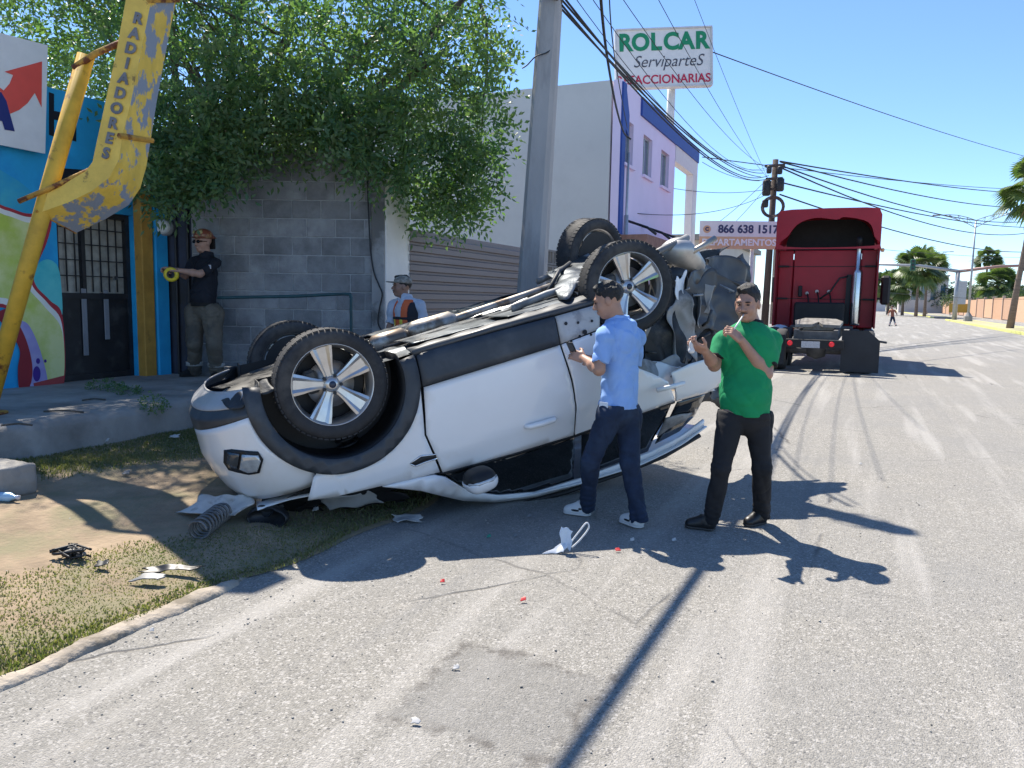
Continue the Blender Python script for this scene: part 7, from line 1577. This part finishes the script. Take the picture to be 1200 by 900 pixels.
bit('plastic_flake', 480, 611, [(-.10,-.05,0),(.08,-.06,.0),(.10,.04,.02),(-.12,.06,.03)], PW_, 'pale plastic flake lying on the shaded road beside the car', 'wreckage', .015, 4, z=.012)
bit('plastic_strip', 202, 674, [(-.15,-.03,.0),(.14,-.01,.01),(.14,.03,.015),(-.14,.02,.02)], PB_, 'flat black plastic strip on the sunny grass', 'wreckage', .012, 5, z=.03)
bit('trim_piece', 172, 685, [(-.07,-.03,0),(.08,-.02,.0),(.09,.03,.01),(-.02,.03,.02)], PG_, 'small grey trim piece beside the black strip on the grass', 'wreckage', .012, 6, z=.03)
# headlamp shell: open black bowl
p = at(316, 613); hs = empty('headlamp_shell', p, 0, 'broken black headlamp housing lying open below the bumper', 'headlamp', G)
q = SDF((-.22,-.16,-.05), (.22,.16,.16), .008); q.ell((0,0,.055), (.15,.10,.075), None, .01); q.ell((.01,-.045,.07), (.13,.09,.06), None, .01, 'sub'); q.disp(lambda X, Y, Z: .004*vnoise(X*50, Y*50, Z*50, 2)); o = q.mesh('housing', PB_, hs); o.rotation_euler = (RAD(25), 0, RAD(15))
mb = MB(); mb.lathe([(0,0),(.04,.01),(.05,.03)], 16, frame((.0,.01,.075), (1,0,0), (0,.6,.8))); mb.build('reflector', mat('lamp_reflector', (.10,.11,.12), .15, .6), hs, True)
# small loose bits under the bumper
rr = random.Random(3)
kinds = [('white plastic shard', PW_, 'plastic_shard'), ('black plastic shard', PB_, 'plastic_shard'), ('grey metal clip', PG_, 'metal_clip'), ('clear lamp shard', C_LAMP, 'lamp_shard')]
spots = [(370,603,0,'beside the broken headlamp'),(387,598,3,'under the crushed front corner'),(404,590,0,'touching the car nose'),(352,600,1,'just behind the headlamp housing'),(340,590,1,'under the white bumper'),(420,588,1,'under the car beside the fender'),(330,600,2,'leaning on the headlamp housing'),(470,592,1,'beneath the car near the windscreen'),(295,596,0,'beside the white bumper fragment'),
         (125,518,0,'on the shaded grass by the pavement'),(205,515,0,'on the bare earth below the pavement'),(148,558,2,'on the trampled shaded earth'),(120,668,1,'on the dry sunny earth')]
for i, (px, py, k, where) in enumerate(spots):
    r = rr.uniform(.018, .042); bit(kinds[k][2], px, py, [(-r,-r*.6,0),(r,-r*.4,.01),(r*.7,r*.6,.03),(-r*.8,r*.7,.02)], kinds[k][1], kinds[k][0]+' '+where, 'wreckage', .008, 70+i, 7, 6, .004, 30, .025)
# tangled wiring
p = at(84, 656); tw = empty('wiring_tangle', p, 0, 'black tangle of broken wiring and clips on the dry earth', 'wreckage', G)
for k in range(9):
    pts = [Vector((rr.uniform(-.10,.10), rr.uniform(-.07,.07), rr.uniform(.01,.07))) for _ in range(4)]; mb = MB(); mb.tube(curve_pts(pts, 5), rr.uniform(.005,.011), 6); mb.build('wire', PB_, tw, True)
mb = MB(); mb.box((-.02,.0,.03), (.07,.05,.03), bev=.006); mb.build('connector', PB_, tw); mb = MB(); mb.box((.05,.02,.035), (.05,.04,.025), bev=.006); mb.build('connector', PG_, tw)
# crumpled paper mask on the road
p = at(661, 648); cm = empty('face_mask', p, 0, 'crumpled pale blue face mask with loop lying on the sunlit road', 'mask', None)
sheet('fabric', [Vector(HR)*a_+Vector(HF)*b_+Vector((0,0,c_)) for a_, b_, c_ in ((-.02,.02,.03),(.045,.0,.02),(.05,.02,.15),(-.02,.03,.17))], mat('mask_blue', (.52,.62,.74), .85, var=.08, vscale=20), 20, 20, .022, 5, cm, .002, 26, jit=.15)
sheet('fold', [Vector(HR)*a_+Vector(HF)*b_+Vector((0,0,c_)) for a_, b_, c_ in ((-.13,-.03,.004),(.0,-.03,.01),(.03,.03,.07),(-.03,.02,.05))], mat('mask_white', (.68,.70,.72), .85, var=.06, vscale=20), 18, 18, .018, 6, cm, .002, 26, jit=.15)
mb = MB(); mb.tube(curve_pts([Vector(HR)*a_+Vector(HF)*b_+Vector((0,0,c_)) for a_, b_, c_ in ((.04,.02,.06),(.09,.02,.13),(.14,.03,.19),(.155,.03,.155),(.10,.02,.08),(.05,.02,.03))]), .0055, 6); mb.build('ear_loop', mat('mask_white', (.68,.70,.72), .85), cm, True)
# road crumbs
for i, (px, py, c, lab) in enumerate(((519,684,'red','small red plastic chip on the road ahead of the pale flake'),(613,706,'red','tiny red plastic chip on the bare road'),(724,647,'red','red lamp chip beside the face mask'),(573,631,'green','green plastic cap at the edge of the car shadow'),(604,630,'grey','grey crumpled scrap beside the green cap'),(741,635,'white','white scrap in the shadow by the white trainers'),(790,635,'white','white paper scrap in the shadow between the two men'),(487,849,'white','dry white scrap in the rough road patch'),(534,785,'white','pale chip at the edge of the rough road patch'),(1008,545,'white','pale pebble like scrap on the open road'),(112,756,'red','red shard beside the roadside edging strip'),(178,741,'white','pale stone chip on the road beside the edging strip'),(620,607,'grey','flat black rubber strip in the shadow by the car window'))):
    m_ = {'red': mat('chip_red', (.55,.03,.03), .35), 'green': mat('chip_green', (.03,.25,.16), .5), 'grey': PG_, 'white': PW_}[c]; r = rr.uniform(.010, .022)
    bit('road_scrap', px, py, [(-r,-r*.5,0),(r,-r*.6,.004),(r*.8,r*.5,.018),(-r*.7,r*.6,.012)], m_, lab, 'scrap', .005, 90+i, 6, 5, .004, 35, .006)
# broken kerb block and blue bottle at the left edge
p = at(2, 572); kb = SDF((-.25,-.2,-.05), (.25,.2,.25), .014); kb.rbox((0,0,.09), (.19,.13,.11), None, .02); kb.disp(lambda X, Y, Z: .015*vnoise(X*22, Y*22, Z*22, 3)+.006*vnoise(X*60, Y*60, Z*60, 5)); o = kb.mesh('concrete_lump', M_CONC); o.location = p; tag(o, 'broken lump of concrete on the grass below the pavement', 'concrete')
p = at(4, 588); bt = empty('blue_bottle', p, RAD(20), 'small pale blue plastic bottle lying by the concrete lump', 'bottle'); mb = MB(); mb.lathe([(0,-.10),(.03,-.098),(.032,-.08),(.032,.05),(.012,.085),(.012,.10)], 16, Matrix.Translation((0,0,.035)) @ Matrix.Rotation(math.pi/2,4,'Y')); mb.build('bottle_body', mat('bottle_blue', (.35,.55,.72), .2), bt, True); mb = MB(); mb.lathe([(.015,.098),(.015,.115),(0,.115)], 12, Matrix.Translation((0,0,.035)) @ Matrix.Rotation(math.pi/2,4,'Y')); mb.build('bottle_cap', mat('bottle_cap', (.6,.6,.65), .4), bt, True)
# fallen twigs on the pavement
for i, (px, py, w) in enumerate(((75,484,.35),(20,500,.22),(110,470,.2))):
    p = gpt(px, py, SW_Z); mb = MB(); mb.tube([Vector((-w/2,0,.012)), Vector((0,.03,.02)), Vector((w/2,-.01,.012))], .008, 6); o = mb.build('fallen_twig', M_BARK, smooth=True); o.location = Vector((p[0], p[1], SW_Z)); o.rotation_euler = (0,0,_yaw+.2*i); tag(o, ['long dark twig lying on the pavement','short twig near the mural wall foot','small twig lying before the black door'][i], 'twig', 'twigs on the pavement')
# weeds at the pavement
wl = []
for (px, py, r) in ((120,455,.16),(135,458,.14),(150,462,.10),(180,475,.12)):
    p = gpt(px, py, SW_Z); wl.append((p[0], p[1], SW_Z+.03, r, r, .05))
w_ = empty('weed_patch', (wl[0][0], wl[0][1], SW_Z), 0, 'low green weeds growing along the pavement before the black door', 'weeds'); wlocal(w_, leaf_cloud('leaves', wl, M_LEAF, w_, 60, leaf=.03, leaflets=5, seed=8))
